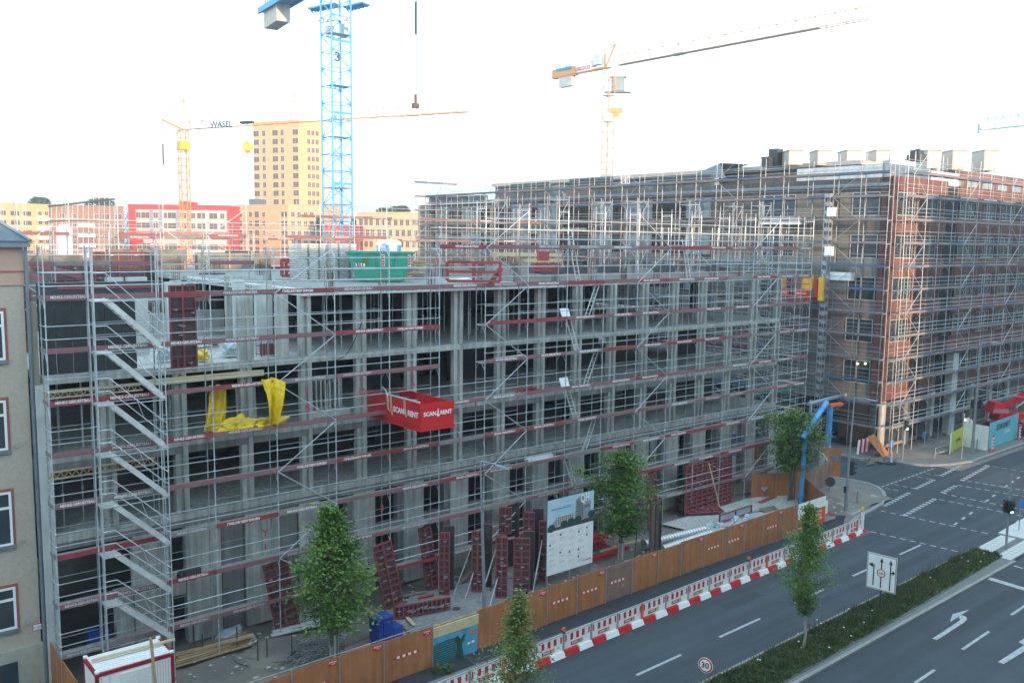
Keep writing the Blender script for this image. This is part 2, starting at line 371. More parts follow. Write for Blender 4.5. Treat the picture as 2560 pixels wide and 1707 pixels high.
# building site surface, slightly uneven
b = B(); nx, ny = 120, 20; gz = {}
for i in range(nx+1):
    for j in range(ny+1):
        x = 7.4+i*(61.4-7.4)/nx; y = 30.3+j*(39-30.3)/ny
        gz[i, j] = (x, y, .22+.07*math.sin(x*.9+y)+.05*math.sin(x*2.3-y*1.7)+U(-.02, .02)-(.1 if j == 0 else 0))
for i in range(nx):
    for j in range(ny): b.quad(gz[i, j], gz[i+1, j], gz[i+1, j+1], gz[i, j+1])
kind(b.build('site_ground', 'dirt', smooth=True), 'structure')
sheet('concrete_pad', [(22.0, 30.9), (26.8, 30.8), (27.5, 33), (33, 35.2), (24, 36.6), (21, 33.6)], .36, 'concrete_dark')
sheet('concrete_pad', [(44, 31.5), (53, 32), (57, 36.3), (43, 36.3)], .36, 'concrete')
sheet('dirt_bank', [(72.9, 60), (72.9, 37), (74.2, 34.9), (77.5, 33.2), (79.4, 33.6), (110, 33.8), (110, 37)], .125, 'dirt')
# median
gl = [(-20, 21.5), (29.7, 21.55), (36.5, 21.68), (45, 21.8), (54.4, 21.9)]
gr = [(54.2, 20.3), (44.5, 19.9), (39.7, 19.8), (32, 19.7), (-20, 19.5)]
sheet('median_soil', gl+gr, .13, 'dirt', .2)
b = B()
b.beam((-20, 19.1, .05), (54.9, 19.55, .05), .18, .15)
b.beam((-20, 21.62, .04), (54.6, 21.98, .04), .14, .16)
kind(b.build('kerb', 'kerb'), 'structure')
sheet('pavement', [(-20, 19.2), (54.9, 19.65), (54.9, 20.55), (54.2, 20.3), (44.5, 19.9), (39.7, 19.8), (32, 19.7), (-20, 19.5)], .1, 'pave')
sheet('pavement', [(54.5, 21.95), (54.75, 19.66), (62, 19.8), (62, 22.1)], .085, 'pave')
def tiles(name, p, nx, ny, m, z):
    p = [Vector((q[0], q[1], 0)) for q in p]
    root = kind(B().build(name, m), 'structure')
    for i in range(nx):
        for j in range(ny):
            def at(u, v): return p[0].lerp(p[1], u).lerp(p[3].lerp(p[2], u), v)
            g = .03
            c = [at((i+g)/nx, (j+g)/ny), at((i+1-g)/nx, (j+g)/ny), at((i+1-g)/nx, (j+1-g)/ny), at((i+g)/nx, (j+1-g)/ny)]
            h = z+U(0, .006); b = B()
            b.hexa([(q.x, q.y, z-.05) for q in c][::-1] + [(q.x, q.y, h) for q in c][::-1])
            b.build('paving_tile', m, root)
    return root
tiles('crossing_paving', [(54.65, 21.89), (59.14, 22.0), (59.25, 21.13), (54.72, 20.98)], 9, 3, 'pave_light', .105)
tiles('crossing_paving', [(54.77, 20.58), (60.4, 20.71), (60.3, 19.82), (54.79, 19.75)], 10, 3, 'pave_light', .105)
sheet('traffic_island', [(59.5, 22.3), (59.6, 20.6), (66, 20.9), (70, 21.6), (66, 22.6)], .11, 'pave_light', .14)

# painted markings: one sheet each, drawn on the asphalt
def mark(a, c, w, z=.005):
    a, c = Vector((a[0], a[1], 0)), Vector((c[0], c[1], 0)); d = (c-a).normalized(); n = Vector((-d.y, d.x, 0))*w/2
    b = B(); b.quad(a-n+Vector((0, 0, z)), c-n+Vector((0, 0, z)), c+n+Vector((0, 0, z)), a+n+Vector((0, 0, z)))
    return kind(b.build('road_marking', 'line'), 'structure')
for x0, x1 in ((-8, -4), (0, 4), (4.2+6, 14.3), (19.2, 23.2), (27.3, 30.3), (33.1, 36.4), (39.4, 42.3), (45.3, 47.2), (50.8, 53.5)):
    mark((x0, 24.1+x0*.011-.25), (x1, 24.1+x1*.011-.25), .14)
s2 = lambda x, y: zp(1600+x*.408, 1350+y*.408)
for a, c in (((1685, 873), (1805, 793)), ((1975, 668), (2138, 558)), ((2275, 457), (2400, 372))): mark(s2(*a), s2(*c), .14)
mark(s2(2135, 232), s2(2420, 318), .45)
mark(s2(2290, 155), s2(2345, 172), .15)
def dash(pts, n, w, duty=.6):
    pts = [r3(*p) for p in pts]; L = [0]
    for p, q in zip(pts[:-1], pts[1:]): L.append(L[-1]+(q-p).length)
    def at(s):
        for i in range(len(pts)-1):
            if s <= L[i+1]+1e-6: return pts[i].lerp(pts[i+1], (s-L[i])/(L[i+1]-L[i]))
        return pts[-1]
    for k in range(n): mark(at(L[-1]*k/n), at(L[-1]*(k+duty)/n), w)
dash([(985, 635), (1800, 822)], 9, .13)
dash([(1075, 450), (2070, 662)], 11, .13)
dash([(1595, 348), (2380, 505)], 9, .14)
dash([(1760, 222), (2420, 335)], 8, .14)
dash([(1625, 290), (1760, 325), (2420, 455)], 9, .14)
dash([(1845, 185), (2420, 280)], 8, .14)
dash([(1115, 250), (1260, 275)], 2, .12); dash([(1195, 215), (1420, 262)], 3, .12)
dash([(1480, 120), (1620, 142)], 2, .12); dash([(1400, 146), (1560, 178)], 2, .12)
dash([(1915, 28), (2400, 110)], 6, .12)
dash([(1730, 575), (1930, 435)], 3, .15, .4); dash([(2010, 368), (2125, 285)], 2, .15, .45); dash([(2180, 240), (2340, 130)], 3, .15, .45)
dash([(2230, 590), (2340, 515)], 2, .15, .45)
dash([(1105, 408), (1340, 285)], 9, .32, .55); dash([(1385, 255), (1560, 170)], 7, .32, .55); dash([(1610, 140), (1795, 45)], 8, .32, .55)
dash([(1290, 492), (1570, 338)], 10, .34, .55); dash([(1625, 290), (1755, 222)], 5, .32, .55); dash([(1800, 182), (2040, 45)], 10, .34, .55)
dash([(1045, 252), (1560, 70)], 14, .14, .6)
def poly_mark(pts, name='road_marking'):
    b = B(); q = [s2(*p) for p in pts]; b.poly([(p.x, p.y, .005) for p in q][::-1]); return kind(b.build(name, 'line'), 'structure')
poly_mark([(1790, 602), (1820, 610), (1990, 500), (2003, 485), (2000, 470), (1980, 460), (1960, 460), (1952, 474), (1962, 480), (1960, 490)], 'painted_turn_arrow')
poly_mark([(1900, 500), (1960, 462), (2018, 424), (1915, 452)], 'painted_turn_arrow')
poly_mark([(2192, 745), (2228, 757), (2420, 640), (2420, 600), (2352, 642)], 'painted_turn_arrow')
poly_mark([(2320, 622), (2420, 560), (2420, 600), (2352, 640)], 'painted_turn_arrow')
dash([(820, -15), (940, 8)], 2, .12)

# ------------------------------------------------------------------ unseen street blocks behind the camera, added and gapped to shape shade and sun
b = B()
b.box(-110, -16, 0, 62, -1.0, 23.2)
b.box(71, -16, 0, 230, -1.0, 27.5)
kind(b.build('unseen_shade_row', 'render_w'), 'structure')

# ================================================================== MAIN CONCRETE SHELL
DZ = lambda k: 15.98-2*k            # scaffold deck heights, level -1 .. 7
SL = [16.0, 12.8, 9.6, 6.3]        # slab tops
shell = empty('concrete_building_shell', 'long grey unfinished concrete frame with open storeys behind red boarded scaffolding', 'building shell')
FX0, FX1, FY = 7.95, 58.2, 38.25
def slab(x0, x1, zt, y1=62, th=.3, m='concrete'): return Pbox('floor_slab', m, x0, FY, zt-th, x1, y1, zt, shell)
slab(19.3, FX1, 16.0, 72, .28)
for z in SL[1:]: slab(FX0, FX1, z, 62, .3)
# near-black soffits and partitions: the gloom of the open storeys is in their colour
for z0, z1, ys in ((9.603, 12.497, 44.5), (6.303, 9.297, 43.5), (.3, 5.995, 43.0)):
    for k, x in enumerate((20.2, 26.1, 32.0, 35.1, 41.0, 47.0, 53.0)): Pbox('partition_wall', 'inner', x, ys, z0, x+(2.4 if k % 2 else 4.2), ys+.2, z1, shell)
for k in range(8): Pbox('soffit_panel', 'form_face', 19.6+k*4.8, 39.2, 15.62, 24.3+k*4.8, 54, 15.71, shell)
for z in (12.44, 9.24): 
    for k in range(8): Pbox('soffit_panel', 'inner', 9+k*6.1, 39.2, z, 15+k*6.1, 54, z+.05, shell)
# upstand beams under slabs
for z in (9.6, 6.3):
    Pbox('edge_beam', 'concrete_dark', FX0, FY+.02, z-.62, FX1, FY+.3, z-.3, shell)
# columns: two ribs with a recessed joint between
def column_mesh(h, w=.52, d=.32):
    b = B(); b.box(-w/2, 0, 0, -.06, d, h); b.box(.06, -.09, 0, w/2, d-.02, h); b.box(-.06, .09, 0, .06, d-.05, h); return tmp(b, 'column', 'concrete')
CX = [18.87+2.985*(k-3) for k in range(17)]     # 9.9 .. 57.7
colH = {1: 12.8, 2: 9.6, 3: 6.3}
cm = {3.2: column_mesh(2.92), 2.9: column_mesh(2.9), 3.0: column_mesh(3.0)}
c_top = column_mesh(2.915); c_a = column_mesh(2.895); c_b = column_mesh(2.995)
for i, x in enumerate(CX):
    cx = x+.33
    if x > 15: Pmesh('column', c_top, (cx, FY+.03, 12.803), shell)
    Pmesh('column', c_a, (cx, FY+.03, 9.603), shell)
    Pmesh('column', c_b, (cx, FY+.03, 6.303), shell)
    if i % 2 == 0 and x > 20:
        for z, hh in ((12.803, 2.915), (9.603, 2.895), (6.303, 2.995)):
            Pbox('column', 'inner', cx-.25, 46, z, cx+.25, 46.5, z+hh, shell)  # rear columns darkened, indoor shade is in the colour
# inner back walls, with the storeys' darkness put into their colour
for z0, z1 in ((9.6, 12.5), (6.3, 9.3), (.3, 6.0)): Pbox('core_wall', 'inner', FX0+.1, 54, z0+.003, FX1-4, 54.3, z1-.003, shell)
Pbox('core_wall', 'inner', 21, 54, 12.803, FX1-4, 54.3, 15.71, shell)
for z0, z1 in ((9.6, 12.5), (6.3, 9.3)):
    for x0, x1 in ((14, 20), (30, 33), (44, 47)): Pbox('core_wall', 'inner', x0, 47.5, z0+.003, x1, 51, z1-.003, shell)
# tall ground storey: broad piers and walls, openings between
for i, x in enumerate(CX):
    a = x-.12
    if x < 20 and i not in (1, ):
        continue
    if x > 20:
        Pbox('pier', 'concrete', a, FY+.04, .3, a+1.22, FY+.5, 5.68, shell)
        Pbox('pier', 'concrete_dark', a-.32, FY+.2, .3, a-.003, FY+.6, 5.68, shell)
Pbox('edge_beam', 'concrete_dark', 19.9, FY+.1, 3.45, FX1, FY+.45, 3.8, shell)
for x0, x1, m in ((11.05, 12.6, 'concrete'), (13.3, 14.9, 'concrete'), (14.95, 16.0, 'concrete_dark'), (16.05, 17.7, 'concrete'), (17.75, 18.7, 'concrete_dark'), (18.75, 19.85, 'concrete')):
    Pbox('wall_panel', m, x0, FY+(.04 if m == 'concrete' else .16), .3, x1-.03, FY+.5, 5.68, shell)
Pbox('wall_panel', 'concrete', 12.65, FY+.1, 2.6, 13.27, FY+.45, 3.6, shell)
Pbox('wall_panel', 'concrete_light', 7.6, FY-.05, .2, 8.1, FY+.9, 12.5, shell)
Pbox('wall_panel', 'concrete', 10.3, FY+.05, .3, 11.0, FY+.5, 3.4, shell)
# left bay: black formwork wall on top storey, deeper
fw = empty('black_formwork_wall', 'tall black formwork wall standing beside the house at the left end of the upper storey', 'formwork')
for k in range(6): Pbox('panel', 'form_face', 7.95+k*.62, 38.75, 12.82, 8.54+k*.62, 38.85, 15.9, fw)
Pbox('walkway_board', 'form_light', 8.6, 38.3, 16.25, 12.6, 38.36, 16.32, fw)
Pbox('top_rail', 'dark', 7.95, 38.6, 15.9, 12.8, 38.9, 16.5, fw)
# timber formwork girders along the slab edges on the left
gird = empty('timber_formwork_girder', 'yellow lattice timber girder under the upper slab edge at the far left', 'girder')
def lattice_girder(parent, x0, x1, y, z, h=.28):
    b = B(); b.box(x0, y, z-.03, x1, y+.07, z+.03); b.box(x0, y, z+h-.03, x1, y+.07, z+h+.03)
    Pg = b.build('chord', 'wood_pale', parent); b = B(); x = x0
    while x < x1-.15:
        b.beam((x, y+.035, z+.02), (x+.14, y+.035, z+h-.02), .04); b.beam((x+.14, y+.035, z+h-.02), (x+.28, y+.035, z+.02), .04); x += .28
    b.build('web', 'wood', parent)
lattice_girder(gird, 7.9, 11.6, 37.95, 12.0)
g2 = empty('timber_formwork_girder', 'yellow lattice timber girder one storey lower at the far left, below the first', 'girder')
lattice_girder(g2, 7.9, 12.0, 37.95, 8.75)
ob = B(); ob.box(11.6, 37.85, 12.15, 16.9, 38.0, 12.4); tag(ob.build('edge_formwork_beam', 'wood_pale'), 'long yellow timber beam fixed along the slab edge above the yellow tarpaulins', 'timber beam')

# steel props under the roof slab and upper floors
pm_ = B(); pm_.tube((0, 0, 0), (0, 0, 1.5), .035, 6); pm_.tube((0, 0, 1.5), (0, 0, 2.9), .026, 6); pm_.box(-.07, -.07, 0, .07, .07, .012); pm_.box(-.07, -.07, 2.89, .07, .07, 2.9)
pm_.tube((0, 0, 1.45), (0, 0, 1.56), .055, 6)
prop_me = tmp(pm_, 'steel_prop', 'galv')
n = 0
for x in [19.9+.98*k for k in range(39)]:
    for y in (39.6, 42.0, 44.6):
        if U(0, 1) < .12: continue
        o = Pmesh('steel_prop', prop_me, (x+U(-.2, .2), y+U(-.3, .3), 12.805), None, U(0, 6))
        tag(o, 'slim grey steel prop holding up the roof slab on the top storey', 'prop', 'steel props under the roof slab'); n += 1
for x in (8.7, 9.5, 10.3, 12.4, 13.2):
    for z in (9.605, 6.305, 12.805 if x < 8 else 9.605):
        o = Pmesh('steel_prop', prop_me, (x+U(-.1, .1), 39.0+U(0, .8), z), None); o.scale = (1, 1, 2.88/2.9)
        tag(o, 'slim steel prop in the dark left end bays', 'prop', 'steel props in the left end bays')
# spray numbers on the columns
sp = empty('spray_marks', 'pink spray painted survey marks on the grey concrete columns and piers', 'spray marks')
for x, z, s in ((19.2, 11.1, 'I'), (19.22, 10.3, 'E'), (22.2, 11.6, '1'), (22.2, 10.8, 'O'), (25.2, 11.4, 'I'), (25.2, 10.9, 'o'), (20.4, 4.9, 'I'), (20.4, 4.5, '13'), (20.0, 3.0, 'Y'), (23.3, 5.3, '9'), (23.35, 4.6, '3'), (17.0, 4.6, 'Y'), (17.0, 3.9, '1')):
    text(s, .5, 'spray', (x, FY-.075 if z > 6 else FY+.02, z), sp, name='painted_mark')

# ================================================================== SCAFFOLD (long facade)
def scaffold(name, label, P0, U_, Vn, xs, levels, ztop, zbot, dpt, toe, lett=None, braces=(), diag_phase=0, inner=True, rail_h=(.5, 1.0), r=.027, mt='galv', gaps=()):
    """P0 origin, U_ unit along, Vn unit towards the building. xs: post stations. levels: deck heights high to low"""
    root = empty(name, label, 'scaffold')
    U_, Vn = Vector(U_), Vector(Vn); P0 = Vector(P0)
    def P(s, v, z): q = P0+U_*s+Vn*v; return Vector((q.x, q.y, z))
    posts = Lim('post', mt, root); rails = Lim('guard_rail', mt, root); trans = Lim('transom', mt, root); ir = Lim('inner_rail', 'galv_old', root)
    for s in xs:
        zt = ztop(s)
        posts.tube(P(s, 0, zbot), P(s, 0, zt), r)
        posts.tube(P(s, dpt, zbot), P(s, dpt, zt), r, 'galv_old')
    b = B(); k_b = B()
    for z in levels:
        for s in xs:
            if z > ztop(s)+.1: continue
            trans.tube(P(s, 0, z-.06), P(s, dpt, z-.06), .022)
            k_b.tube(P(s, .02, z-.42), P(s, .28, z-.08), .014, 4); k_b.tube(P(s, dpt-.02, z-.42), P(s, dpt-.28, z-.08), .014, 4)
            # couplings
            for zz in (z+.5, z+1.0): k_b.tube(P(s, -.04, zz-.03), P(s, .04, zz+.03), .04, 5)
    kind(k_b.build('gusset', mt, root), 'stuff')
    # shared deck and toe board meshes per bay length
    rz = math.atan2(U_.y, U_.x); sgn = 1 if U_.cross(Vn).z > 0 else -1
    for li, z in enumerate(levels):
        for i in range(len(xs)-1):
            s0, s1 = xs[i], xs[i+1]; L = s1-s0
            if z > min(ztop(s0), ztop(s1)): continue
            if (li, i) in gaps: continue
            def dk():
                q = B(); q.box(0, .0, -.055, L, .33, 0); q.box(0, .36, -.055, L, .70, 0); q.box(.0, .30, -.04, .06, .37, -.004); return tmp(q, 'deck', 'deck')
            me = shared(('deck', round(L, 2)), dk); dy = -.02 if sgn > 0 else 0
            o = Pmesh('deck', me, P(s0, .03, z+U(-.012, .012)), root, rz); o.scale = (1, sgn, 1)
            tn = toe(li, i)
            if tn:
                def tb():
                    q = B(); q.box(.02, -.045, -.02, L-.02, -.015, .17); q.box(L*.44, -.052, -.05, L*.56, -.012, -.01, 0); return tmp(q, 'toe_board', tn)
                o = Pmesh('toe_board', shared(('toe', tn, round(L, 2)), tb), P(s0, 0, z), root, rz); o.scale = (1, sgn, 1); o.rotation_euler.y = U(-.004, .004)
                if lett and lett(li, i):
                    flip = R() < .12; fx = 1
                    tm = text_mesh('MENKE-GERUESTBAU', .155, 'white' if 'red' in tn or R() < .5 else 'galv_white', ext=.002, bold=.018)
                    t = Pmesh('lettering', tm, (L/2+(U(-.4, .4) if L > 2.5 else 0), -.0475, .078), o, rot=(math.pi/2, math.pi if flip else 0, 0))
                    if L < 2.3: t.scale = (.85, 1, 1)
            for h in rail_h: rails.tube(P(s0, -.035, z+h), P(s1, -.035, z+h), .019)
            if inner and (i+li) % 3 != 2: ir.tube(P(s0, dpt+.03, z+1.0), P(s1, dpt+.03, z+1.0), .017)
            if inner and (i*2+li) % 4 == 0: ir.tube(P(s0, dpt+.03, z+.5), P(s1, dpt+.03, z+.5), .017)
    br = Lim('brace', mt, root)
    lv = sorted(levels)
    for bi, i in enumerate(braces):
        for k in range(len(lv)):
            z0 = lv[k]; z1 = z0+2
            s0, s1 = xs[i], xs[i+1]
            if z1 > min(ztop(s0), ztop(s1))+.3: continue
            a, c = (s0, s1) if (k+diag_phase+bi) % 2 else (s1, s0)
            br.tube(P(a, -.05, z0), P(c, -.05, z1), .024)
    for q in (posts, rails, trans, ir, br): q.close()
    return root, P
XS = [7.7, 9.35, 11.85, 13.95]+[16.81+2.93*k for k in range(14)]+[57.2, 59.2]
def toe_main(li, i):
    h = (li*31+i*17+i*i*7) % 23
    return 'toe_red' if h < 5 else ('toe_faded' if h < 18 else 'toe_grey')
main_levels = [DZ(k) for k in range(-1, 8)]
def ztop_main(s): return 18.0 if s < 26 else 20.1
gaps = set((0, i) for i in range(len(XS)) if XS[i] < 25) | {(2, 7), (3, 7)}
scaf, SP = scaffold('facade_scaffold', 'grey tube scaffold with red lettered toe boards along the whole concrete facade', (0, 36.4, 0), (1, 0, 0), (0, 1, 0), XS,
    main_levels, ztop_main, .3, .78, toe_main, lett=lambda li, i: (li*13+i*29) % 9 < 6, braces=(4, 8, 12, 16), gaps=gaps)
# return of the scaffold round the far end
def toe_plain(li, i): return ('toe_faded', 'toe_grey', None)[(li+i) % 3]
scaffold('end_scaffold', 'short grey scaffold wrapping round the far right end of the concrete shell', (59.2, 37.2, 0), (0, 1, 0), (-1, 0, 0), [0, 2.6, 5.2, 7.8, 10.4, 13.0],
    [DZ(k) for k in range(-1, 7)], lambda s: 19.6, .3, .75, toe_plain, braces=(1, 3))
# top frames with forked heads above the upper deck on the right half
tf = B()
for x in XS:
    if x < 26: continue
    for y0, y1, zt in ((36.4, 37.18, 20.1),):
        tf.tube((x, y0, zt-.12), (x, y1, zt-.12), .026, 5)
        for yy in (y0, y1): tf.tube((x, yy, zt-.1), (x, yy, zt+.28), .022, 5)
        for k in range(4): tf.tube((x, y0+.15+k*.16, zt-.12), (x, y0+.15+k*.16, zt+.02), .012, 4)
kind(tf.build('top_frame_fork', 'galv', scaf), 'stuff')
rr = Lim('guard_rail', 'galv', scaf)
for i in range(len(XS)-1):
    if XS[i] > 26: 
        for h in (18.95, 19.5): rr.tube((XS[i], 36.36, h), (XS[i+1], 36.36, h), .02)
    elif XS[i] > 12:
        for h in (16.5, 17.0, 17.5): rr.tube((XS[i], 36.36, h), (XS[i+1], 36.36, h), .02)

# stair tower in front of the left bays
st = empty('stair_tower', 'zigzag aluminium stair flights climbing the left end of the scaffold', 'stair tower')
tx0, tx1, ty0, ty1 = 9.2, 11.75, 35.6, 36.35
for x in (tx0, tx1):
    for y in (ty0, ty1): Ptube('post', 'galv', (x, y, .3), (x, y, 17.9), .027, st)
for k in range(0, 8):
    zt = DZ(k); zb = zt-2
    if k < 7:
        f = B(); xa, xb = tx0+.45, tx1-.15
        for y in (ty0+.04, ty0+.56):
            f.beam((xa, y, zt-.02), (xb, y, zb+.12), .04, .2)
        fl = f.build('stair_flight', 'galv_white', st)
        s_ = B(); N = 9
        for j in range(1, N):
            t = j/N; x = xa+(xb-xa)*t; z = zt+(zb+.1-zt)*t
            s_.box(x-.12, ty0+.06, z-.02, x+.12, ty0+.54, z+.015)
        kind(s_.build('tread', 'galv', fl), 'stuff')
        f = B(); f.box(tx0+.02, ty0+.03, zt-.05, xa+.05, ty0+.6, zt); f.box(xb-.05, ty0+.03, zb-.02, tx1+.05, ty0+.6, zb+.04); kind(f.build('landing', 'galv_white', st), 'stuff')
        for off in (.5, 1.0):
            pts = [(tx0, ty0-.03, zt+off), (xa-.02, ty0-.03, zt+off), (xb, ty0-.03, zb+off+.1), (tx1, ty0-.03, zb+off)]
            f = B(); f.path(pts, .02, 6); f.build('handrail', 'galv', st)
        f = B(); mx_ = (xa+xb)/2; mz = (zt+zb)/2; f.tube((mx_+.25, ty0-.03, mz+.3), (mx_+.02, ty0-.03, mz+1.0), .014, 5); f.build('handrail_strut', 'galv', st)
    for y in (ty0, ty1): Ptube('ledger', 'galv', (tx0, y, zt-.07), (tx1, y, zt-.07), .02, st)
    for x in (tx0, tx1): Ptube('transom', 'galv', (x, ty0, zt-.07), (x, ty1, zt-.07), .02, st)
# end guard at the left of the scaffold
for z in main_levels[1:]:
    for h in (.5, 1.0): Ptube('end_rail', 'galv', (7.67, 36.4, z+h), (7.67, 37.18, z+h), .019, scaf)
    Pbox('end_toe_board', 'toe_grey', 7.64, 36.42, z, 7.67, 37.16, z+.15, scaf)
# ladders zigzagging up two bays
def ladder(name, a, b_, w, parent, m='galv_white', n=9, wd=Vector((1, 0, 0))):
    a, b_ = Vector(a), Vector(b_); q = B(); w2 = wd*w/2
    q.beam(a-w2, b_-w2, .03, .06); q.beam(a+w2, b_+w2, .03, .06)
    for i in range(1, n): 
        p = a.lerp(b_, i/n); q.tube(p-w2, p+w2, .014, 5)
    return q.build(name, m, parent)
for k in range(0, 9):
    zt = 17.98-2*k+1.0 if k == 0 else 17.98-2*k; zb = 15.98-2*k
    xa, xb = (34.9, 35.7) if k % 2 == 0 else (37.3, 36.4)
    ladder('ladder', (xb, 36.85, zb), (xa, 36.85, zt), .32, scaf)
ladder('ladder', (45.7, 36.9, 15.98), (45.0, 36.9, 18.6), .32, scaf)

hz = B(); hz.box(-160, -70, -1.05, 520, 480, 75); hz = hz.build('haze', 'white'); hz.data.materials.clear()
hm_ = bpy.data.materials.new('haze_air'); hm_.use_nodes = True; ht_ = hm_.node_tree; ht_.nodes.clear()
ho = ht_.nodes.new('ShaderNodeOutputMaterial'); hv = ht_.nodes.new('ShaderNodeVolumePrincipled'); hv.inputs['Density'].default_value = .0005
hv.inputs['Color'].default_value = (.93, .97, 1, 1); hv.inputs['Anisotropy'].default_value = .2
ht_.links.new(hv.outputs[0], ho.inputs['Volume']); hz.data.materials.append(hm_); kind(hz, 'stuff')

# ================================================================== STREET FRONT: HOARDING, BARRIERS
FJ = [8.0, 10.2, 12.2, 14.2, 16.25, 18.3, 20.75, 23.2, 27.42, 29.41, 31.46, 33.43, 35.49, 37.44, 39.47, 41.45, 43.33, 45.23, 47.4, 48.98]
hb = empty('plywood_hoarding', 'long brown plywood site fence along the pavement with red and white strips', 'site fence')
def ftilt(x): return 30.02+(x-27)*.012
for i in range(len(FJ)-1):
    x0, x1 = FJ[i], FJ[i+1]
    if abs(x0-20.75) < .1: continue
    m = 'ply_faded' if abs(x0-31.46) < .1 else 'ply'
    y = ftilt((x0+x1)/2); zt = 2.0+U(-.03, .03)
    p = Pbox('panel', m, x0+.012, y, .14+U(0, .03), x1-.012, y+.03, zt, hb); p.rotation_euler = (U(-.004, .004), 0, U(-.006, .006))
    if m == 'ply_faded': p['label'] = 'faded greyish panel with a faint scrawl'
    Pbox('post', 'grey_pole', x1-.03, y-.03, .12, x1+.02, y-.002, 2.02, hb)
    if i % 2 == 1 or i in (0, 4, 6):   # red notice plate, upper right
        s = Pbox('notice_plate', 'red', x1-.5, y-.02, zt-.3, x1-.12, y-.004, zt-.08, hb)
        text('ZEPPELIN', .075, 'white', (x1-.33, y-.026, zt-.15), hb, name='plate_lettering'); text('Rental', .06, 'white', (x1-.29, y-.026, zt-.23), hb, name='plate_lettering')
        Pbox('plate_logo', 'yellow', x1-.19, y-.026, zt-.2, x1-.14, y-.0205, zt-.12, hb)
    if i in (1, 3, 5, 8, 9, 10, 14, 15, 17):
        c = (x0+x1)/2-.1
        for k in range(9):
            Pbox('warning_strip', 'red' if k % 2 == 0 else 'white', c-.63+k*.14, y-.012, 1.05, c-.63+(k+1)*.14-.001, y-.004, 1.15, hb)
Pbox('coping', 'galv_old', 8, 30.0, 2.03, 20.7, 30.06, 2.05, hb)
# scrawl and pink tag on the faded panel
q = B(); xq = 31.9
pts = [(xq+.11*k, 1.72+.06*math.sin(k*2.1)) for k in range(11)]
q.path([(a, ftilt(32)-.012, z) for a, z in pts], .008, 4); q.build('scrawl', 'dark', hb)
q = B()
for k in range(14): a = U(32.1, 32.75); z = U(.45, .8); q.tube((a, ftilt(32)-.01, z), (a+U(-.15, .2), ftilt(32)-.01, z+U(-.12, .12)), .009, 4)
q.build('scrawl', 'pink', hb)
# fence returning along the old house, and the gate corner
sf = empty('side_hoarding', 'brown plywood fence running back beside the old house wall', 'site fence')
for k in range(6): Pbox('panel', 'ply', 7.68, 30.1+k*1.5, .1, 7.71, 31.58+k*1.5, 2.0, sf)
# painted mural wall with timber plank above
mw_ = empty('mural_wall', 'low blue painted wall with a palm tree, sun and brick pattern mural', 'painted wall')
ym = 29.98
Pbox('wall_board', mat('mural_blue', (.05, .24, .42), .8, c2=(.10, .38, .52), scale=1.6), 20.78, ym, .12, 23.2, ym+.06, 1.36, mw_)
Pbox('plank', 'wood_pale', 20.74, ym-.02, 1.38, 23.25, ym+.03, 1.82, mw_); Pbox('plank', 'wood', 20.74, ym+.05, 1.82, 23.3, ym+.12, 1.9, mw_)
q = B(); q.poly([(20.8, ym-.01, .14), (22.0, ym-.01, .14), (22.0, ym-.01, 1.1), (21.6, ym-.01, 1.12), (20.8, ym-.01, 1.05)]); q.build('painted_hedge', mat('mural_green', (.015, .07, .05), .85, c2=(.03, .12, .08), scale=6), mw_)
for k in range(9): Pbox('painted_line', 'blue_crane', 20.85, ym-.016, .2+k*.1, 21.95, ym-.012, .212+k*.1, mw_)
q = B(); q.poly([(22.0, ym-.014, .14), (22.42, ym-.014, .14), (22.34, ym-.014, .7), (22.6, ym-.014, 1.14), (22.4, ym-.014, 1.1), (22.28, ym-.014, .95), (22.1, ym-.014, 1.15), (21.95, ym-.014, 1.1), (22.05, ym-.014, .7)]); q.build('painted_trunk', 'green_dark', mw_)
q = B(); q.poly([(22.93+.14*math.cos(t/8*6.283), ym-.014, 1.08+.1*math.sin(t/8*6.283)) for t in range(8)]); q.build('painted_sun', 'orange', mw_)
q = B()
for c in ((22.45, 1.28), (22.4, .85)):
    for t in range(7): a = t*.9; q.poly([(c[0], ym-.015, c[1]), (c[0]+.18*math.cos(a), ym-.015, c[1]+.12*math.sin(a)), (c[0]+.15*math.cos(a+.3), ym-.015, c[1]+.1*math.sin(a+.3))])
q.build('painted_fronds', 'leaf_light', mw_)
for c in ((22.72, .62), (22.95, .64)):
    q = B(); q.poly([(c[0]+.1*math.cos(t/7*6.283), ym-.015, c[1]+.06*math.sin(t/7*6.283)) for t in range(7)]); q.build('painted_bird', 'white', mw_)

# banner on the hoarding
bn = empty('orange_banner', 'white and orange banner reading bic hung on the end of the brown fence', 'banner')
yb = ftilt(50)-.02
Pbox('sheet', mat('banner_orange', (.72, .10, .02), .5, var=.05), 49.1, yb-.012, .16, 52.3, yb-.004, 1.3, bn)
Pbox('sheet', 'white', 49.1, yb-.014, 1.3, 52.3, yb-.004, 1.98, bn)
q = B(); q.poly([(49.12, yb-.02, 1.9), (49.12, yb-.02, 1.0), (49.5, yb-.02, .82), (50.0, yb-.02, .9), (50.35, yb-.02, 1.2), (50.5, yb-.02, 1.9)]); q.build('white_shield', 'white', bn)
text('bic', .55, 'dark', (49.62, yb-.026, 1.12), bn); text('360-BETREUUNG', .16, 'white', (49.75, yb-.026, .38), bn)
for z, s in ((1.05, 'SEIT 1991'), (.82, 'BETON'), (.6, 'BAU 7788')): text(s, .19, 'white', (51.5, yb-.026, z), bn)
q = B(); q.poly([(49.95, yb-.026, 1.72), (50.15, yb-.026, 1.84), (50.4, yb-.026, 1.82), (50.22, yb-.026, 1.6)]); q.build('emblem', mat('banner_orange2', (.72, .10, .02), .5, var=.05), bn)

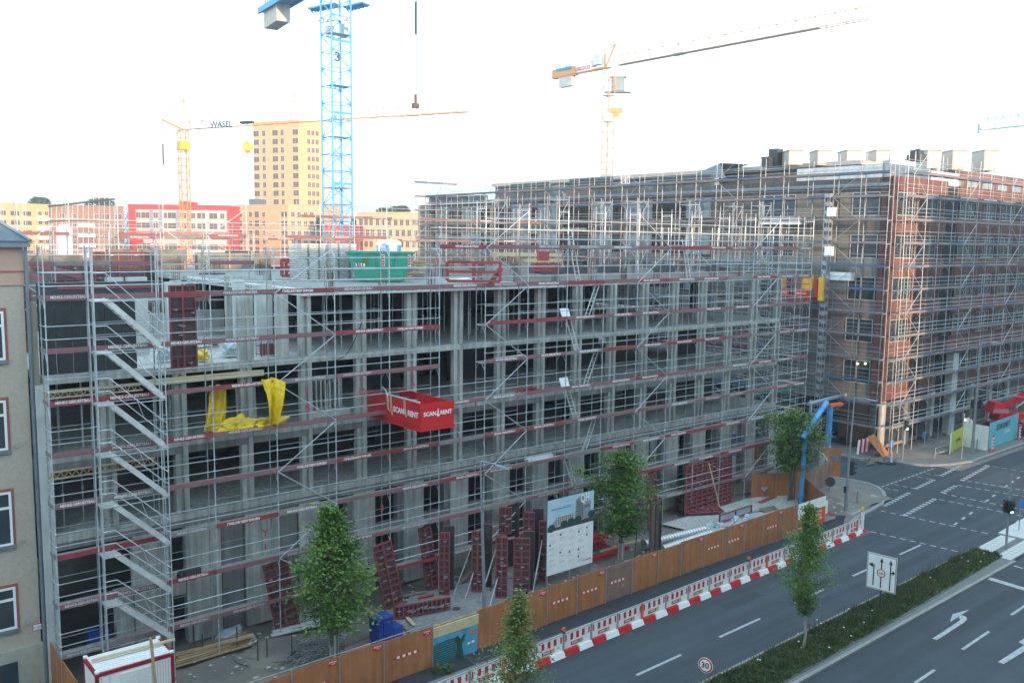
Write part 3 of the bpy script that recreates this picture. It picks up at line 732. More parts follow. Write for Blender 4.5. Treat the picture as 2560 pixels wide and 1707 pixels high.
# fence pieces round the corner: rear of hoarding, white gate, end panel
cg = empty('corner_hoarding', 'plywood hoarding with a white double gate turning round the street corner', 'site fence')
def wallpiece(name, m, a, c, z0, z1, parent, t=.03):
    q = B(); d = (Vector((c[0], c[1], 0))-Vector((a[0], a[1], 0))); n_ = Vector((-d.y, d.x, 0)).normalized()*t/2
    q.obox(((a[0]+c[0])/2, (a[1]+c[1])/2, (z0+z1)/2), d/2, n_, (0, 0, (z1-z0)/2)); return q.build(name, m, parent)
wallpiece('panel', 'ply', (52.35, 30.35), (55.4, 33.9), .12, 2.0, cg)
wallpiece('panel', 'ply', (52.7, 36.3), (56.9, 34.3), .12, 2.05, cg)
wallpiece('panel', 'ply_faded', (56.95, 34.3), (60.4, 34.9), .12, 2.1, cg)
wallpiece('gate_leaf', 'white', (60.45, 34.95), (61.8, 36.1), .2, 2.15, cg); wallpiece('gate_leaf', 'white', (61.85, 36.15), (63.1, 37.3), .2, 2.15, cg)
wallpiece('panel', 'ply', (63.1, 37.2), (63.9, 35.9), .12, 2.4, cg)
wallpiece('panel', 'ply', (60.8, 42.0), (63.1, 38.4), .12, 2.2, cg)
Pbox('notice_plate', 'signblue', 63.6, 36.0, 1.45, 63.75, 36.3, 1.7, cg)

# red and white street barriers on the carriageway edge
BJ = [24.3+1.77*(k-8) for k in range(24)]
bars = [x for x in BJ if x < 52.2]
def barrier_meshes():
    L = 1.77; out_ = {}
    q = B(); q.box(.04, -.02, .28, L-.06, .02, .98); out_['board'] = tmp(q, 'board', 'white')
    q = B()
    for k in range(5):
        c = .12+k*(L-.3)/4; w = .09 if k in (0, 4) else .17; q.box(c-w/2+.02, -.026, .62, c+w/2+.02, -.021, .92)
    out_['stripes'] = tmp(q, 'stripes', 'red')
    q = B(); q.box(.02, -.03, .98, L-.02, .03, 1.03); out_['top_rail'] = tmp(q, 'top_rail', 'galv')
    q = B(); q.box(-.05, -.04, .1, .05, .04, 1.0); out_['post'] = tmp(q, 'post', 'galv_old')
    return out_
bm_ = barrier_meshes()
def by(x): return 27.42+(x-26)*.018
for k, x in enumerate(bars):
    nfe = len(bars)-1-k
    t = empty('street_barrier', 'red striped white street barrier panel, %s counting back from the white post at the crossing' % (ORD[nfe] if nfe < 20 else 'twenty-%s' % ORD[nfe-20]),
              'barrier', 'street barriers along the carriageway', (x, by(x), 0))
    t.rotation_euler.z = .018
    for nm in ('board', 'stripes', 'top_rail', 'post'): Pmesh(nm, bm_[nm], (0, 0, 0), t)
    Pbox('name_plate', 'red_dark', .45, -.03, .36, 1.2, -.0255, .52, t)
    Pbox('name_plate', 'yellow', 1.0, -.036, .38, 1.18, -.031, .5, t)
    text('ZEPPELIN', .1, 'white', (.72, -.034, .44), t, bold=.02)
    for j in range(2):
        q = shared(('foot', (k+j) % 2), lambda: (lambda z: (z.hexa([(0, -.17, 0), (.87, -.17, 0), (.87, .17, 0), (0, .17, 0), (.05, -.1, .26), (.82, -.1, .26), (.82, .1, .26), (.05, .1, .26)]), tmp(z, 'foot', 'red' if (k+j) % 2 else 'white'))[1])(B()))
    for j, m in ((0, 'red'), (1, 'white')):
        q = shared(('ft', m), lambda: (lambda z: (z.hexa([(0, -.17, 0), (.875, -.17, 0), (.875, .17, 0), (0, .17, 0), (.05, -.09, .25), (.825, -.09, .25), (.825, .09, .25), (.05, .09, .25)]), tmp(z, 'base_block', m))[1])(B()))
        Pmesh('base_block', q, (j*.885, -.03, .004), t)
def small_lamp(x, y, z, lab):
    t = empty('warning_lamp', lab, 'lamp', None, (x, y, z)); q = B(); q.box(-.05, -.04, 0, .05, .04, .12); q.build('lamp_body', 'dark', t)
    q = B(); q.tube((0, -.05, .2), (0, .05, .2), .09, 12); q.build('lens', 'orange', t)
small_lamp(bars[9]+.02, by(bars[9]), 1.02, 'small orange warning lamp on the barrier row below the faded fence panel')
small_lamp(bars[17]+.02, by(bars[17]), 1.02, 'small orange warning lamp on the barrier row left of the slim median tree')
for x, lab in ((bars[12]-.05, 'orange upright marker strip between barriers in the middle of the row'), (bars[17]+1.7, 'orange upright marker strip between barriers near the slim tree'), (52.0, 'orange upright marker strip beside the white end post'), (bars[7], 'orange marker strip seen through the lower left tree')):
    tag(Pbox('marker_strip', 'orange', x-.06, by(x)-.09, .28, x+.06, by(x)-.04, 1.02, None), lab, 'marker')
t = empty('end_post', 'tall white reflective post with a round yellow lamp ending the barrier row', 'marker post', None, (52.75, by(52.7), 0))
Pbox('blade', 'white', -.14, -.03, .2, .16, .03, 1.38, t)
q = B(); q.box(-.1, -.15, .02, .1, .15, .1); q.hexa([(-.6, -.3, 0), (.6, -.3, 0), (.6, .3, 0), (-.6, .3, 0), (-.5, -.2, .1), (.5, -.2, .1), (.5, .2, .1), (-.5, .2, .1)]); q.build('foot', 'red_dark', t)
q = B(); q.tube((0, -.05, 1.55), (0, .05, 1.55), .14, 14); q.box(-.08, -.04, 1.38, .08, .04, 1.46); q.build('lamp', 'yellow', t)
t = empty('traffic_marker', 'white barrier blade with a yellow lamp leaning at the end of the orange banner', 'marker post', None, (53.3, 31.0, .12))
Pbox('blade', 'white', -.3, -.03, .2, .5, .03, 1.1, t); Pbox('foot', 'red_dark', .3, -.3, 0, 1.0, .2, .1, t)
q = B(); q.tube((0, -.05, 1.4), (0, .05, 1.4), .12, 12); q.tube((0, 0, 1.1), (0, 0, 1.3), .02); q.build('lamp', 'yellow', t)

# ================================================================== POLES, SIGNS, SIGNALS
def signal(root, x, y, z, rz, face_m='black', lit=False, sc_=1.):
    q = B(); q.box(-.14, -.12, 0, .14, .1, .95); h = q.build('signal_head', 'black', root); h.location = (x, y, z); h.rotation_euler.z = rz; h.scale = (sc_,)*3
    for k in range(3):
        q = B()
        for t in range(8):
            a = math.pi*t/7; a2 = math.pi*(t+1)/7
            if t < 7: q.quad((.1*math.cos(a), -.12, .1*math.sin(a)), (.1*math.cos(a2), -.12, .1*math.sin(a2)), (.1*math.cos(a2), -.3, .1*math.sin(a2)-.02), (.1*math.cos(a), -.3, .1*math.sin(a)-.02))
        v = q.build('visor', 'black', h); v.location = (0, 0, .17+k*.3)
        q = B(); q.tube((0, -.118, 0), (0, -.135, 0), .095, 14); l = q.build('lens', 'green_glow' if (lit and k == 0) else 'dark', h); l.location = (0, 0, .17+k*.3)
    return h
t = empty('traffic_light', 'green lit traffic light on a grey pole at the white paved crossing', 'traffic light', None, (56.85, 20.8, .1))
q = B(); q.tube((0, 0, 0), (0, 0, 3.2), .07, 10); q.tube((0, 0, 3.2), (0, 0, 4.6), .035, 8); q.build('pole', 'grey_pole', t)
az = math.atan2(20.8, 56.85)-math.pi/2   # facing back along the road
signal(t, -.05, -.16, 2.2, -.86, lit=True, sc_=.85); signal(t, .12, .22, 2.2, 2.6, sc_=.8); signal(t, -.2, .1, 2.25, -2.1, sc_=.75); signal(t, .25, -.1, 2.2, .9, sc_=.7)
q = B(); q.tube((-.3, 0, 3.55), (.3, 0, 3.55), .02, 6); q.build('bracket', 'grey_pole', t)
t = empty('blue_sign', 'round blue road sign on a short post at the right edge of the picture', 'road sign', None, (61.2, 21.7, .1))
q = B(); q.tube((0, 0, 0), (0, 0, 2.1), .03, 8); q.build('post', 'grey_pole', t)
q = B(); q.tube((-.01, -.04, 1.75), (-.015, -.06, 1.75), .26, 20); q.build('disc', 'signblue', t)
# tall street lamps
def lamp(name, lab, base, top, arm, head_m='grey_blue', r=.09, band=None):
    base, top, arm = Vector(base), Vector(top), Vector(arm); t = empty(name, lab, 'street lamp', None, base)
    q = B(); h = top.z-base.z; q.tube((0, 0, 0), (0, 0, h*.3), r, 10, r*.95); q.tube((0, 0, h*.3), top-base, r*.95, 10, r*.5); q.tube((0, 0, .0), (0, 0, 1.2), r*1.35, 10); q.build('pole', 'grey_pole', t)
    a = top-base; c = arm-base; q = B(); q.tube(a, a.lerp(c, .55)+Vector((0, 0, .05)), r*.42, 8); q.build('arm', 'grey_pole', t)
    d = (c-a).normalized(); s_ = Vector((-d.y, d.x, 0)).normalized(); q = B(); m_ = a.lerp(c, .5)
    e = c; up = Vector((0, 0, 1)); w1, w2 = .09, .2; mid = m_.lerp(e, .6)
    q.hexa([m_-s_*w1-up*.03, m_+s_*w1-up*.03, mid+s_*w2-up*.06, mid-s_*w2-up*.06, m_-s_*w1+up*.05, m_+s_*w1+up*.05, mid+s_*w2+up*.06, mid-s_*w2+up*.06])
    q.hexa([mid-s_*w2-up*.06, mid+s_*w2-up*.06, e+s_*.08-up*.02, e-s_*.08-up*.02, mid-s_*w2+up*.06, mid+s_*w2+up*.06, e+s_*.08+up*.02, e-s_*.08+up*.02])
    q.build('lamp_head', head_m, t)
    return t
Yl = 31.0; tl = yp(1201, 1153, Yl)
lamp('street_lamp', 'grey street lamp with a flat head rising behind the brown fence', (24.35, Yl, .2), (tl.x, Yl, tl.z), yp(1272, 1172, Yl-.4))
l2 = zp(2114, 1282); tl2 = yp(2136, 994, l2.y+.05)
t = lamp('street_lamp', 'grey street lamp with traffic signals standing at the rounded street corner', (l2.x, l2.y, .12), (tl2.x, l2.y+.05, tl2.z), yp(2192, 1002, l2.y-.2))
signal(t, .35, -.1, 2.55, .2); signal(t, .15, .05, 1.3, -1.2, sc_=.45); signal(t, -.2, .05, 1.35, 1.5, sc_=.45)
l3 = zp(2430, 1137); tl3 = yp(2456, 855, l3.y); t = lamp('street_lamp', 'tallest grey street lamp beside the pedestrian sign at the brick building', (l3.x, l3.y, .12), (l3.x+.2, l3.y, tl3.z), yp(2499, 857, l3.y-.5), r=.12)
signal(t, .1, -.35, 4.1, -.3, sc_=.9); signal(t, -.4, .1, 4.1, -1.8, sc_=.8); signal(t, .5, .1, 4.0, 1.4, sc_=.7)
w0 = yp(2445, 972, l3.y); w1_ = yp(2600, 1000, l3.y-1)
q = B(); q.tube(w0, w1_, .05, 6); o = q.build('cross_arm', 'grey_pole', t); o.location = -t.location
# signal mast in front of the brick corner
m1 = zp(2255, 1155); t = empty('traffic_light', 'slim traffic signal mast with a small green lamp at the brick corner', 'traffic light', None, (m1.x, m1.y, .1))
q = B(); q.tube((0, 0, 0), (0, 0, 3.6), .07, 8); q.build('pole', 'grey_pole', t); signal(t, 0, -.2, 2.7, -.7, lit=True, sc_=.9)
m1 = zp(2403, 1150); t = empty('sign_post', 'thin grey post carrying a white street name plate beside the lime board', 'sign post', None, (m1.x, m1.y, .1))
q = B(); q.tube((0, 0, 0), (0, 0, 4.0), .05, 8); q.build('post', 'grey_pole', t); Pbox('name_plate', 'white', -.1, -.06, 3.3, .9, -.03, 3.55, t)
# pedestrian prohibition sign
m1 = zp(2413, 1120); c = yp(2423.5, 1054, m1.y); t = empty('pedestrian_sign', 'round red and white no pedestrians sign with a plate below', 'road sign', None, (m1.x, m1.y, .1))
c = c-t.location
q = B(); q.tube((0, 0, 0), (c.x, 0, c.z+.3), .03, 8); q.build('post', 'galv_white', t)
vd = Vector((-.75, -.66, 0)).normalized()
def disc(name, c, n_, r, m, parent, off=0., k=24):
    q = B(); n_ = Vector(n_).normalized(); q.tube(Vector(c)+n_*off, Vector(c)+n_*(off+.012), r, k); return q.build(name, m, parent)
disc('rim', c, vd, .36, 'red', t, .04); disc('face', c, vd, .27, 'white', t, .054)
q = B(); s_ = Vector((-vd.y, vd.x, 0)); o_ = Vector(c)+vd*.07
for a, e in (((0, .12), (0, .02)), ((0, .02), (-.07, -.14)), ((0, .02), (.08, -.13)), ((0, .1), (-.08, .0)), ((0, .1), (.08, .03))): q.tube(o_+s_*a[0]+Vector((0, 0, a[1])), o_+s_*e[0]+Vector((0, 0, e[1])), .018, 5)
q.tube(o_+Vector((0, 0, .14)), o_+Vector((0, 0, .2)), .03, 8); q.build('walking_figure', 'black', t)
q = B(); q.obox(Vector(c)+vd*.05-Vector((0, 0, .52)), s_*.26, vd*.01, (0, 0, .11)); q.build('supplement_plate', 'white', t)
# 30 sign
t30 = yp(1764.5, 1661, 21.2); t = empty('speed_limit_sign', 'round red rimmed speed limit sign reading 30 above the carriageway', 'road sign', None, (t30.x, 21.2, 0))
vd = Vector((-.96, -.27, 0)).normalized(); z3 = t30.z
q = B(); q.tube((0, 0, 0), (0, 0, z3+.3), .032, 8); q.build('post', 'grey_pole', t)
disc('rim', (0, 0, z3), vd, .32, 'white', t, .035, 28); disc('rim', (0, 0, z3), vd, .30, 'red', t, .04, 28); disc('face', (0, 0, z3), vd, .235, 'white', t, .053, 28)
ang = math.atan2(vd.y, vd.x)+math.pi/2
text('30', .34, 'black', (vd.x*.075, vd.y*.075, z3), t, rot=(math.pi/2, 0, ang), name='numerals', bold=.02)
# lane guidance sign
ls = yp(2204, 1431, 20.6); t = empty('lane_sign', 'white rectangular lane sign with three black arrows and a red width limit ring', 'road sign', None, (ls.x, 20.6, .1))
vd = Vector((-.98, -.12, 0)).normalized(); s_ = Vector((-vd.y, vd.x, 0)); s_ = s_ if s_.y < 0 else -s_
zc = ls.z-.1; W, H = 1.0, .80
dist = (ls-Vector((0, 0, CAMZ))).length; Wp = 58/FOC*dist/2*1.13; Hp = 77.5/FOC*dist/2*1.06
cc = Vector((0, 0, zc))
q = B(); q.tube((.25, .1, 0), (.25, .1, zc+Hp*.9), .04, 8); q.build('post', 'dark', t)
q = B(); q.obox(cc, s_*Wp, vd*.02, (0, 0, Hp)); q.build('board', 'galv_white', t)
q = B(); q.obox(cc+vd*.024, s_*(Wp-.03), vd*.002, (0, 0, Hp-.03)); q.build('board_border', 'black', t)
q = B(); q.obox(cc+vd*.029, s_*(Wp-.05), vd*.002, (0, 0, Hp-.05)); q.build('board_face', 'white', t)
def LP(u, v, o=.036): return cc+vd*o+s_*(u*Wp)+Vector((0, 0, v*Hp))
def flat(pts, name, m, o=.036): q = B(); q.poly([LP(u, v, o) for u, v in pts]); return q.build(name, m, t)
for pts in ([(-.56, -.8), (-.48, -.8), (-.48, .38), (-.60, .38), (-.60, .30), (-.56, .30)], [(-.9, .34), (-.6, .22), (-.6, .46)],
            [(-.05, -.85), (.03, -.85), (.03, -.25), (-.05, -.25)], [(-.05, .2), (.03, .2), (.03, .62), (-.05, .62)], [(-.13, .6), (.11, .6), (-.01, .84)],
            [(.56, -.88), (.64, -.88), (.64, .6), (.56, .6)], [(.48, .58), (.72, .58), (.6, .84)], [(.64, .06), (.74, .1), (.74, .18), (.64, .14)], [(.74, .0), (.92, .16), (.74, .28)]):
    flat(pts, 'arrow', 'black')
q = B(); K = 24
for i in range(K):
    a, e = 2*math.pi*i/K, 2*math.pi*(i+1)/K
    def rp(r, t_): return cc+vd*.045+s_*(-.01*Wp+r*math.cos(t_))+Vector((0, 0, -.02*Hp+r*math.sin(t_)))
    q.quad(rp(.17, a), rp(.17, e), rp(.21, e), rp(.21, a))
q.build('ring', 'red', t)
q = B(); q.poly([cc+vd*.041+s_*(-.01*Wp+.18*math.cos(a*.3))+Vector((0, 0, -.02*Hp+.18*math.sin(a*.3))) for a in range(21)]); q.build('ring_face', 'white', t)
text('2,2m', .13, 'black', cc+vd*.05+s_*(-.01*Wp)-Vector((0, 0, .02*Hp)), t, rot=(math.pi/2, 0, math.atan2(vd.y, vd.x)+math.pi/2), name='numerals')
# back of a round sign by the corner fence, bollards
sb = zp(2074, 1232); c = yp(2074, 1204, sb.y); t = empty('round_sign_back', 'dark back of a round road sign on a post at the fence corner', 'road sign', None, (sb.x, sb.y, .1))
q = B(); q.tube((0, 0, 0), (0, 0, 2.6), .035, 8); q.build('post', 'grey_pole', t); disc('disc', (0, 0, c.z-.1), (-.8, -.6, 0), .36, 'dark', t, .03)
for (x, y), lab in (((2142, 1265), 'short grey bollard on the rounded street corner'), ((2441, 1127), 'short grey bollard in front of the white board at the brick building')):
    p = zp(x, y); q = B(); q.tube((p.x, p.y, .1), (p.x, p.y, 1.1), .05, 8); tag(q.build('bollard', 'grey_pole'), lab, 'bollard')
p = zp(2228, 1160); t = empty('direction_arrow_board', 'small white arrow guide board lying near the opposite kerb', 'guide board', None, (p.x, p.y, 0))
Pbox('blade', 'white_dirty', -.12, -.03, .15, .12, .03, 1.0, t); Pbox('foot', 'black', -.4, -.25, 0, .4, .25, .1, t)

# ================================================================== FORMWORK AND SITE GEAR
def formwork(label, x, y, w, h, rz=0., tilt=0., nx=2, rows=9, z=.36, dirty='form_red', back='form_ply', thick=.12, face=False, roll=0.):
    t = empty('formwork_panel', label, 'formwork panel', 'red formwork panels on the site', (x, y, z)); t.rotation_euler = (tilt, roll, rz)
    Pbox('facing', 'form_face' if face else back, -w/2+.03, -.02, .03, w/2-.03, .0, h-.03, t)
    q = B(); 
    def bar(x0, z0, x1, z1): q.box(x0, -thick, z0, x1, -.021, z1)
    bar(-w/2, 0, -w/2+.06, h); bar(w/2-.06, 0, w/2, h); bar(-w/2+.061, 0, w/2-.061, .06); bar(-w/2+.061, h-.06, w/2-.061, h)
    for i in range(1, nx): c = -w/2+w*i/nx; q.box(c-.045, -thick-.005, .061, c+.045, -.021, h-.061)
    t_ = q.build('frame', dirty, t)
    ribs = h/rows
    for j in range(1, rows):
        zz = j*ribs; Pbox('rib', dirty, -w/2+.062, -thick+.02, zz-.03, w/2-.062, -.022, zz+.03, t)
    if nx <= 3:
        for j in (0, rows-1):
            for i in range(nx*2): 
                if i % 2: c = -w/2+w*i/(nx*2); Pbox('rib', dirty, c-.02, -thick+.021, j*ribs+.05, c+.02, -.0225, (j+1)*ribs-.05, t)
    q = B()
    for _ in range(int(2+nx*2)):
        a, c = U(-w/2+.1, w/2-.1), U(.2, h-.2); q.box(a-.09, -thick-.05, c-.02, a+.09, -thick-.006, c+.02); q.box(a-.02, -thick-.09, c-.04, a+.02, -thick-.051, c+.04)
    kind(q.build('clamps', 'galv_old', t), 'stuff')
    return t
def prop_brace(a, c, lab='grey push pull brace propping the red formwork panels'):
    t = empty('push_pull_brace', lab, 'brace', 'braces propping the formwork', a); c = Vector(c)-Vector(a)
    q = B(); q.tube((0, 0, 0), c*.35, .022, 6); q.tube(c*.33, c*.8, .035, 6); q.tube(c*.8, c, .022, 6); q.build('tube', 'galv', t)
    Pbox('foot_plate', 'galv_old', -.1, -.06, -.02, .1, .06, .01, t)
def at_base(x, y): return zp(x, y, .36)
def top_h(px, py, P): return yp(px, py, P.y).z
# leaning panels, left to right
P = at_base(720, 1580)
formwork('tall red formwork panel leaning on the scaffold half hidden behind the big tree', P.x+.1, P.y+.2, 1.15, 3.45, rz=-.15, roll=-.17, rows=10)
P = at_base(980, 1515)
formwork('red formwork panel leaning to the left, right of the big tree', P.x+.15, P.y+.1, 1.0, 3.35, rz=-.15, roll=-.19, rows=10)
P = at_base(1083, 1470); formwork('narrow spattered red formwork panel leaning towards the upright pair', P.x+.0, P.y+.1, .7, 3.4, rz=-.2, roll=-.14, rows=11, z=.36)
P = at_base(1105, 1487)
formwork('upright red formwork panel with a black faced twin just behind it', P.x+.15, P.y, .55, 3.3, rz=-.72, rows=9)
Pb = formwork('black faced formwork panel standing behind the upright narrow one', P.x+.65, P.y+.35, .6, 3.4, rz=-.72+math.pi, rows=9, back='form_face')
P = at_base(1200, 1478); formwork('red formwork panel directly behind the street lamp pole', P.x-.1, P.y+.1, .62, 3.25, rz=-.72, rows=9)
formwork('black faced panel beside the one behind the street lamp pole', P.x+.6, P.y+.25, .6, 3.4, rz=-.72+math.pi, rows=9, back='form_face')
P = at_base(1255, 1492); formwork('red formwork panel propped by two long grey braces', P.x-.05, P.y, .62, 3.2, rz=-.72, rows=9)
P = at_base(1300, 1488); formwork('widest red formwork panel left of the white site board', P.x, P.y-.1, .85, 3.1, rz=-.72, rows=9)
formwork('black faced panel right behind the widest propped red panel', P.x+.8, P.y+.3, .6, 3.15, rz=-.72+math.pi, rows=9, back='form_face')
P = at_base(1270, 1440); formwork('short raised red panel in the back row above the propped ones', P.x+.35, P.y+.7, .7, 1.5, rz=-.72, rows=3, z=2.5)
formwork('black formwork panel at the top of the back row', P.x+1.1, P.y+.95, .7, 3.7, rz=-.72+math.pi, rows=9, back='form_face')
P = at_base(1325, 1450); formwork('second red panel in the back row beside the board', P.x+.3, P.y+.5, .62, 3.6, rz=-.72, rows=9)
formwork('dark edge-on panel at the rear beside the board', P.x+1.05, P.y+.6, .6, 3.6, rz=-.72+math.pi, rows=9, back='form_face')
P = at_base(1365, 1455); formwork('red formwork panel half covered by the white site board', P.x+.1, P.y+.3, .6, 3.3, rz=-.72, rows=9)
for (bx, by_), (tx_, ty_) in (((1135, 1484), (1182, 1357)), ((1163, 1495), (1207, 1358)), ((1200, 1500), (1240, 1370)), ((1225, 1512), (1262, 1380)), ((1330, 1490), (1355, 1352))):
    a = zp(bx, by_, .38); c = yp(tx_, ty_, a.y+1.1); prop_brace(a, c)
# lying panel and beams
P0, P1 = zp(983, 1545, .45), zp(1124, 1518, .45)
t = formwork('long low red formwork panel lying on its side on the ground', (P0.x+P1.x)/2, (P0.y+P1.y)/2, (P1-P0).length, .62, rz=math.atan2(P1.y-P0.y, P1.x-P0.x), rows=1, nx=12, z=.42)
# big clustered panel in the recess on the right
P0, P1 = zp(1712, 1290, .36), zp(1825, 1255, .36)
h = yp(1706, 1168, P0.y).z-.36
formwork('large square red formwork panel standing in the right recess of the facade', (P0.x+P1.x)/2, P0.y+.1, (P1-P0).length*1.02, h, rz=math.atan2(P1.y-P0.y, P1.x-P0.x), tilt=-.03, nx=9, rows=12, dirty='form_red', thick=.16)
q = B(); q.tube(zp(1800, 1272, .36), yp(1772, 1157, P0.y-.3), .045, 6); tag(q.build('timber_pole', 'wood_pale'), 'pale timber pole leaning on the large square red panel', 'pole')
t = formwork('red formwork panel lying flat in front of the large square one', 46.7, 35.6, 2.6, 3.4, rz=-.5, tilt=-math.pi/2+.04, nx=4, rows=8, z=.5)
P0, P1 = zp(1795, 1308, .4), zp(1876, 1282, .4)
t = formwork('dark stained panel standing low behind the fence on the right', (P0.x+P1.x)/2, P0.y, (P1-P0).length, .55, rz=math.atan2(P1.y-P0.y, P1.x-P0.x), nx=1, rows=1, back='film', z=.45)
formwork('narrow red formwork frame beside the middle tree trunk', yp(1628, 1300, 36).x, 35.9, .8, 3.6, rz=-.1, roll=-.08, rows=9, z=.4)
# upper storey panel hanging over the slab edge on the left
a = yp(430, 725, 37.9); c = yp(488, 918, 37.9)
formwork('red formwork panel hanging in front of the open upper storey on the left', (yp(425, 820, 37.9).x+yp(492, 820, 37.9).x)/2, 38.0, yp(492, 820, 37.9).x-yp(425, 820, 37.9).x, a.z-c.z+.2, z=c.z, nx=2, rows=7, dirty='form_red')

# dark pit beam by the tree (steel sheet pile)
t = empty('steel_piles', 'upright rusty steel sheet pile pair rising behind the fence near the middle tree', 'steel piles', None, (0, 0, 0))
pl = yp(1640, 1300, 32.2); 
for k, (px, m) in enumerate(((1629, 'rebar'), (1641, 'rust_ply'), (1650, 'black'))):
    P_ = yp(px, 1350, 32.2); zt = yp(px, 1258, 32.2).z; Pbox('pile', m, P_.x-.13, 32.1+.06*k, .3, P_.x+.13, 32.3+.06*k, zt, t)

# white corrugated duct pipes lying behind the fence
def duct(a, c, r, lab):
    a, c = Vector(a), Vector(c); t = empty('spiral_duct', lab, 'duct pipe', 'spiral duct pipes behind the fence', a); d = c-a
    q = B(); q.tube((0, 0, 0), d, r, 14, cap=False); q.tube((0, 0, 0), d*.999, r*.93, 14, cap=False); q.build('pipe', 'pipe_cream', t, smooth=True)
    nr = int(d.length/.22); e = B()
    for i in range(nr+1): p = d*(i/nr); e.tube(p-d.normalized()*.012, p+d.normalized()*.012, r*1.07, 14)
    kind(e.build('seam', 'galv_old', t), 'stuff')
a, c = zp(1610, 1360, .7), zp(1760, 1323, .7)
duct(a, c, .26, 'rearmost pale spiral duct pipe with an open end by the middle tree')
a, c = zp(1655, 1372, .62), zp(1775, 1332, .62); duct(a, c, .24, 'middle pale spiral duct pipe lying behind the fence')
a, c = zp(1655, 1386, .6), zp(1783, 1340, .6); duct(a, c, .23, 'front pale spiral duct pipe lying close behind the fence')

# site information board
bd = empty('site_board', 'large white and blue site information board printed with a building picture', 'site board')
Yb = 33.0; cTL, cTR, cBR, cBL = yp(1370, 1252, Yb), yp(1485, 1226, Yb), yp(1480, 1403, Yb), yp(1366, 1443, Yb)
x0, x1, z1, z0 = cTL.x, cTR.x, (cTL.z+cTR.z)/2, (cBL.z+cBR.z)/2; zm = yp(1370, 1331, Yb).z
Pbox('sheet', 'white', x0, Yb, z0, x1, Yb+.03, zm, bd)
Pbox('picture', mat('board_sky', (.30, .52, .62), .6, c2=(.50, .62, .66), scale=.5), x0, Yb-.002, zm+.001, x1, Yb+.028, z1, bd)
W_ = x1-x0; H_ = z1-zm
def bf(pts, m, nm='print', o=.006): 
    q = B(); q.poly([(x0+u*W_, Yb-o, zm+v*H_) for u, v in pts]); return q.build(nm, m, bd)
bf([(0, 0), (1, 0), (1, .16), (0, .1)], 'dark', o=.005)
bf([(.03, .1), (.2, .42), (.2, .1)], 'text_grey'); bf([(.2, .1), (.2, .42), (.5, .42), (.58, .48), (.58, .12)], 'cream', o=.0055)
bf([(.58, .12), (.6, .82), (.78, 1.0), (.78, .12)], 'grey_pole', o=.0065); bf([(.78, .15), (.78, .98), (.93, .7), (.93, .18)], 'text_grey', o=.0068)
for i in range(8):
    for j in range(4): bf([(.22+i*.042, .16+j*.065), (.245+i*.042, .16+j*.065), (.245+i*.042, .2+j*.065), (.22+i*.042, .2+j*.065)], 'dark', 'printed_window', .0075)
for i in range(5):
    for j in range(8): bf([(.62+i*.03, .2+j*.075), (.635+i*.03, .2+j*.075), (.635+i*.03, .235+j*.075), (.62+i*.03, .235+j*.075)], 'black', 'printed_window', .0078)
for c in ((.08, .1), (.35, .14), (.5, .16), (.65, .18), (.95, .25)): bf([(c[0]+.08*math.cos(k*.7), c[1]+.13*math.sin(k*.7)) for k in range(9)], 'green_dark', 'printed_tree', .0085)
text('QH', .62, 'white', (x0+.80*W_, Yb-.012, zm+.82*H_), bd, bold=.02, sx=.7); text('spring', .2, 'form_red', (x0+.85*W_, Yb-.012, zm+.56*H_), bd)
text('VIELFALT', .15, 'white', (x0+.16*W_, Yb-.012, zm+.86*H_), bd); text('IN EINEM STARKEN ENSEMBLE', .12, 'white', (x0+.3*W_, Yb-.012, zm+.77*H_), bd)
text('WOHNEN  HOTEL  BÜRO  RETAIL', .09, 'signblue', (x0+.28*W_, Yb-.012, zm+.68*H_), bd)
q = B(); q2 = B()
for cx, col_ in ((.04, 0), (.26, 0), (.46, 0), (.66, 0), (.84, 0)):
    v = .93
    while v > .12 and not (cx > .8 and v < .75):
        for k in range(random.choice((2, 3, 4))): 
            w = U(.06, .15); zz = z0+v*(zm-z0); q.poly([(x0+cx*W_, Yb-.006, zz), (x0+(cx+w)*W_, Yb-.006, zz), (x0+(cx+w)*W_, Yb-.006, zz+.01), (x0+cx*W_, Yb-.006, zz+.01)]); v -= .022
        if R() < .35: zz = z0+(v-.03)*(zm-z0); q2.poly([(x0+cx*W_, Yb-.006, zz), (x0+(cx+.035)*W_, Yb-.006, zz), (x0+(cx+.035)*W_, Yb-.006, zz+.1), (x0+cx*W_, Yb-.006, zz+.1)])
        v -= .08
q.build('printed_text', 'text_grey', bd); q2.build('printed_logo', 'dark', bd)
text('CITY QUARTIER', .09, 'form_red', (x0+.87*W_, Yb-.008, z0+.28), bd)
for x in (x0+.08, (x0+x1)/2, x1-.08): Pbox('post', 'grey_pole', x-.05, Yb+.04, .3, x+.05, Yb+.14, z1-.1, bd)
for x in (x0+.6, x1-.5): q = B(); q.tube((x, Yb+.1, z0+1.2), (x+.1, Yb+1.6, .35), .03, 6); q.build('strut', 'grey_pole', bd)

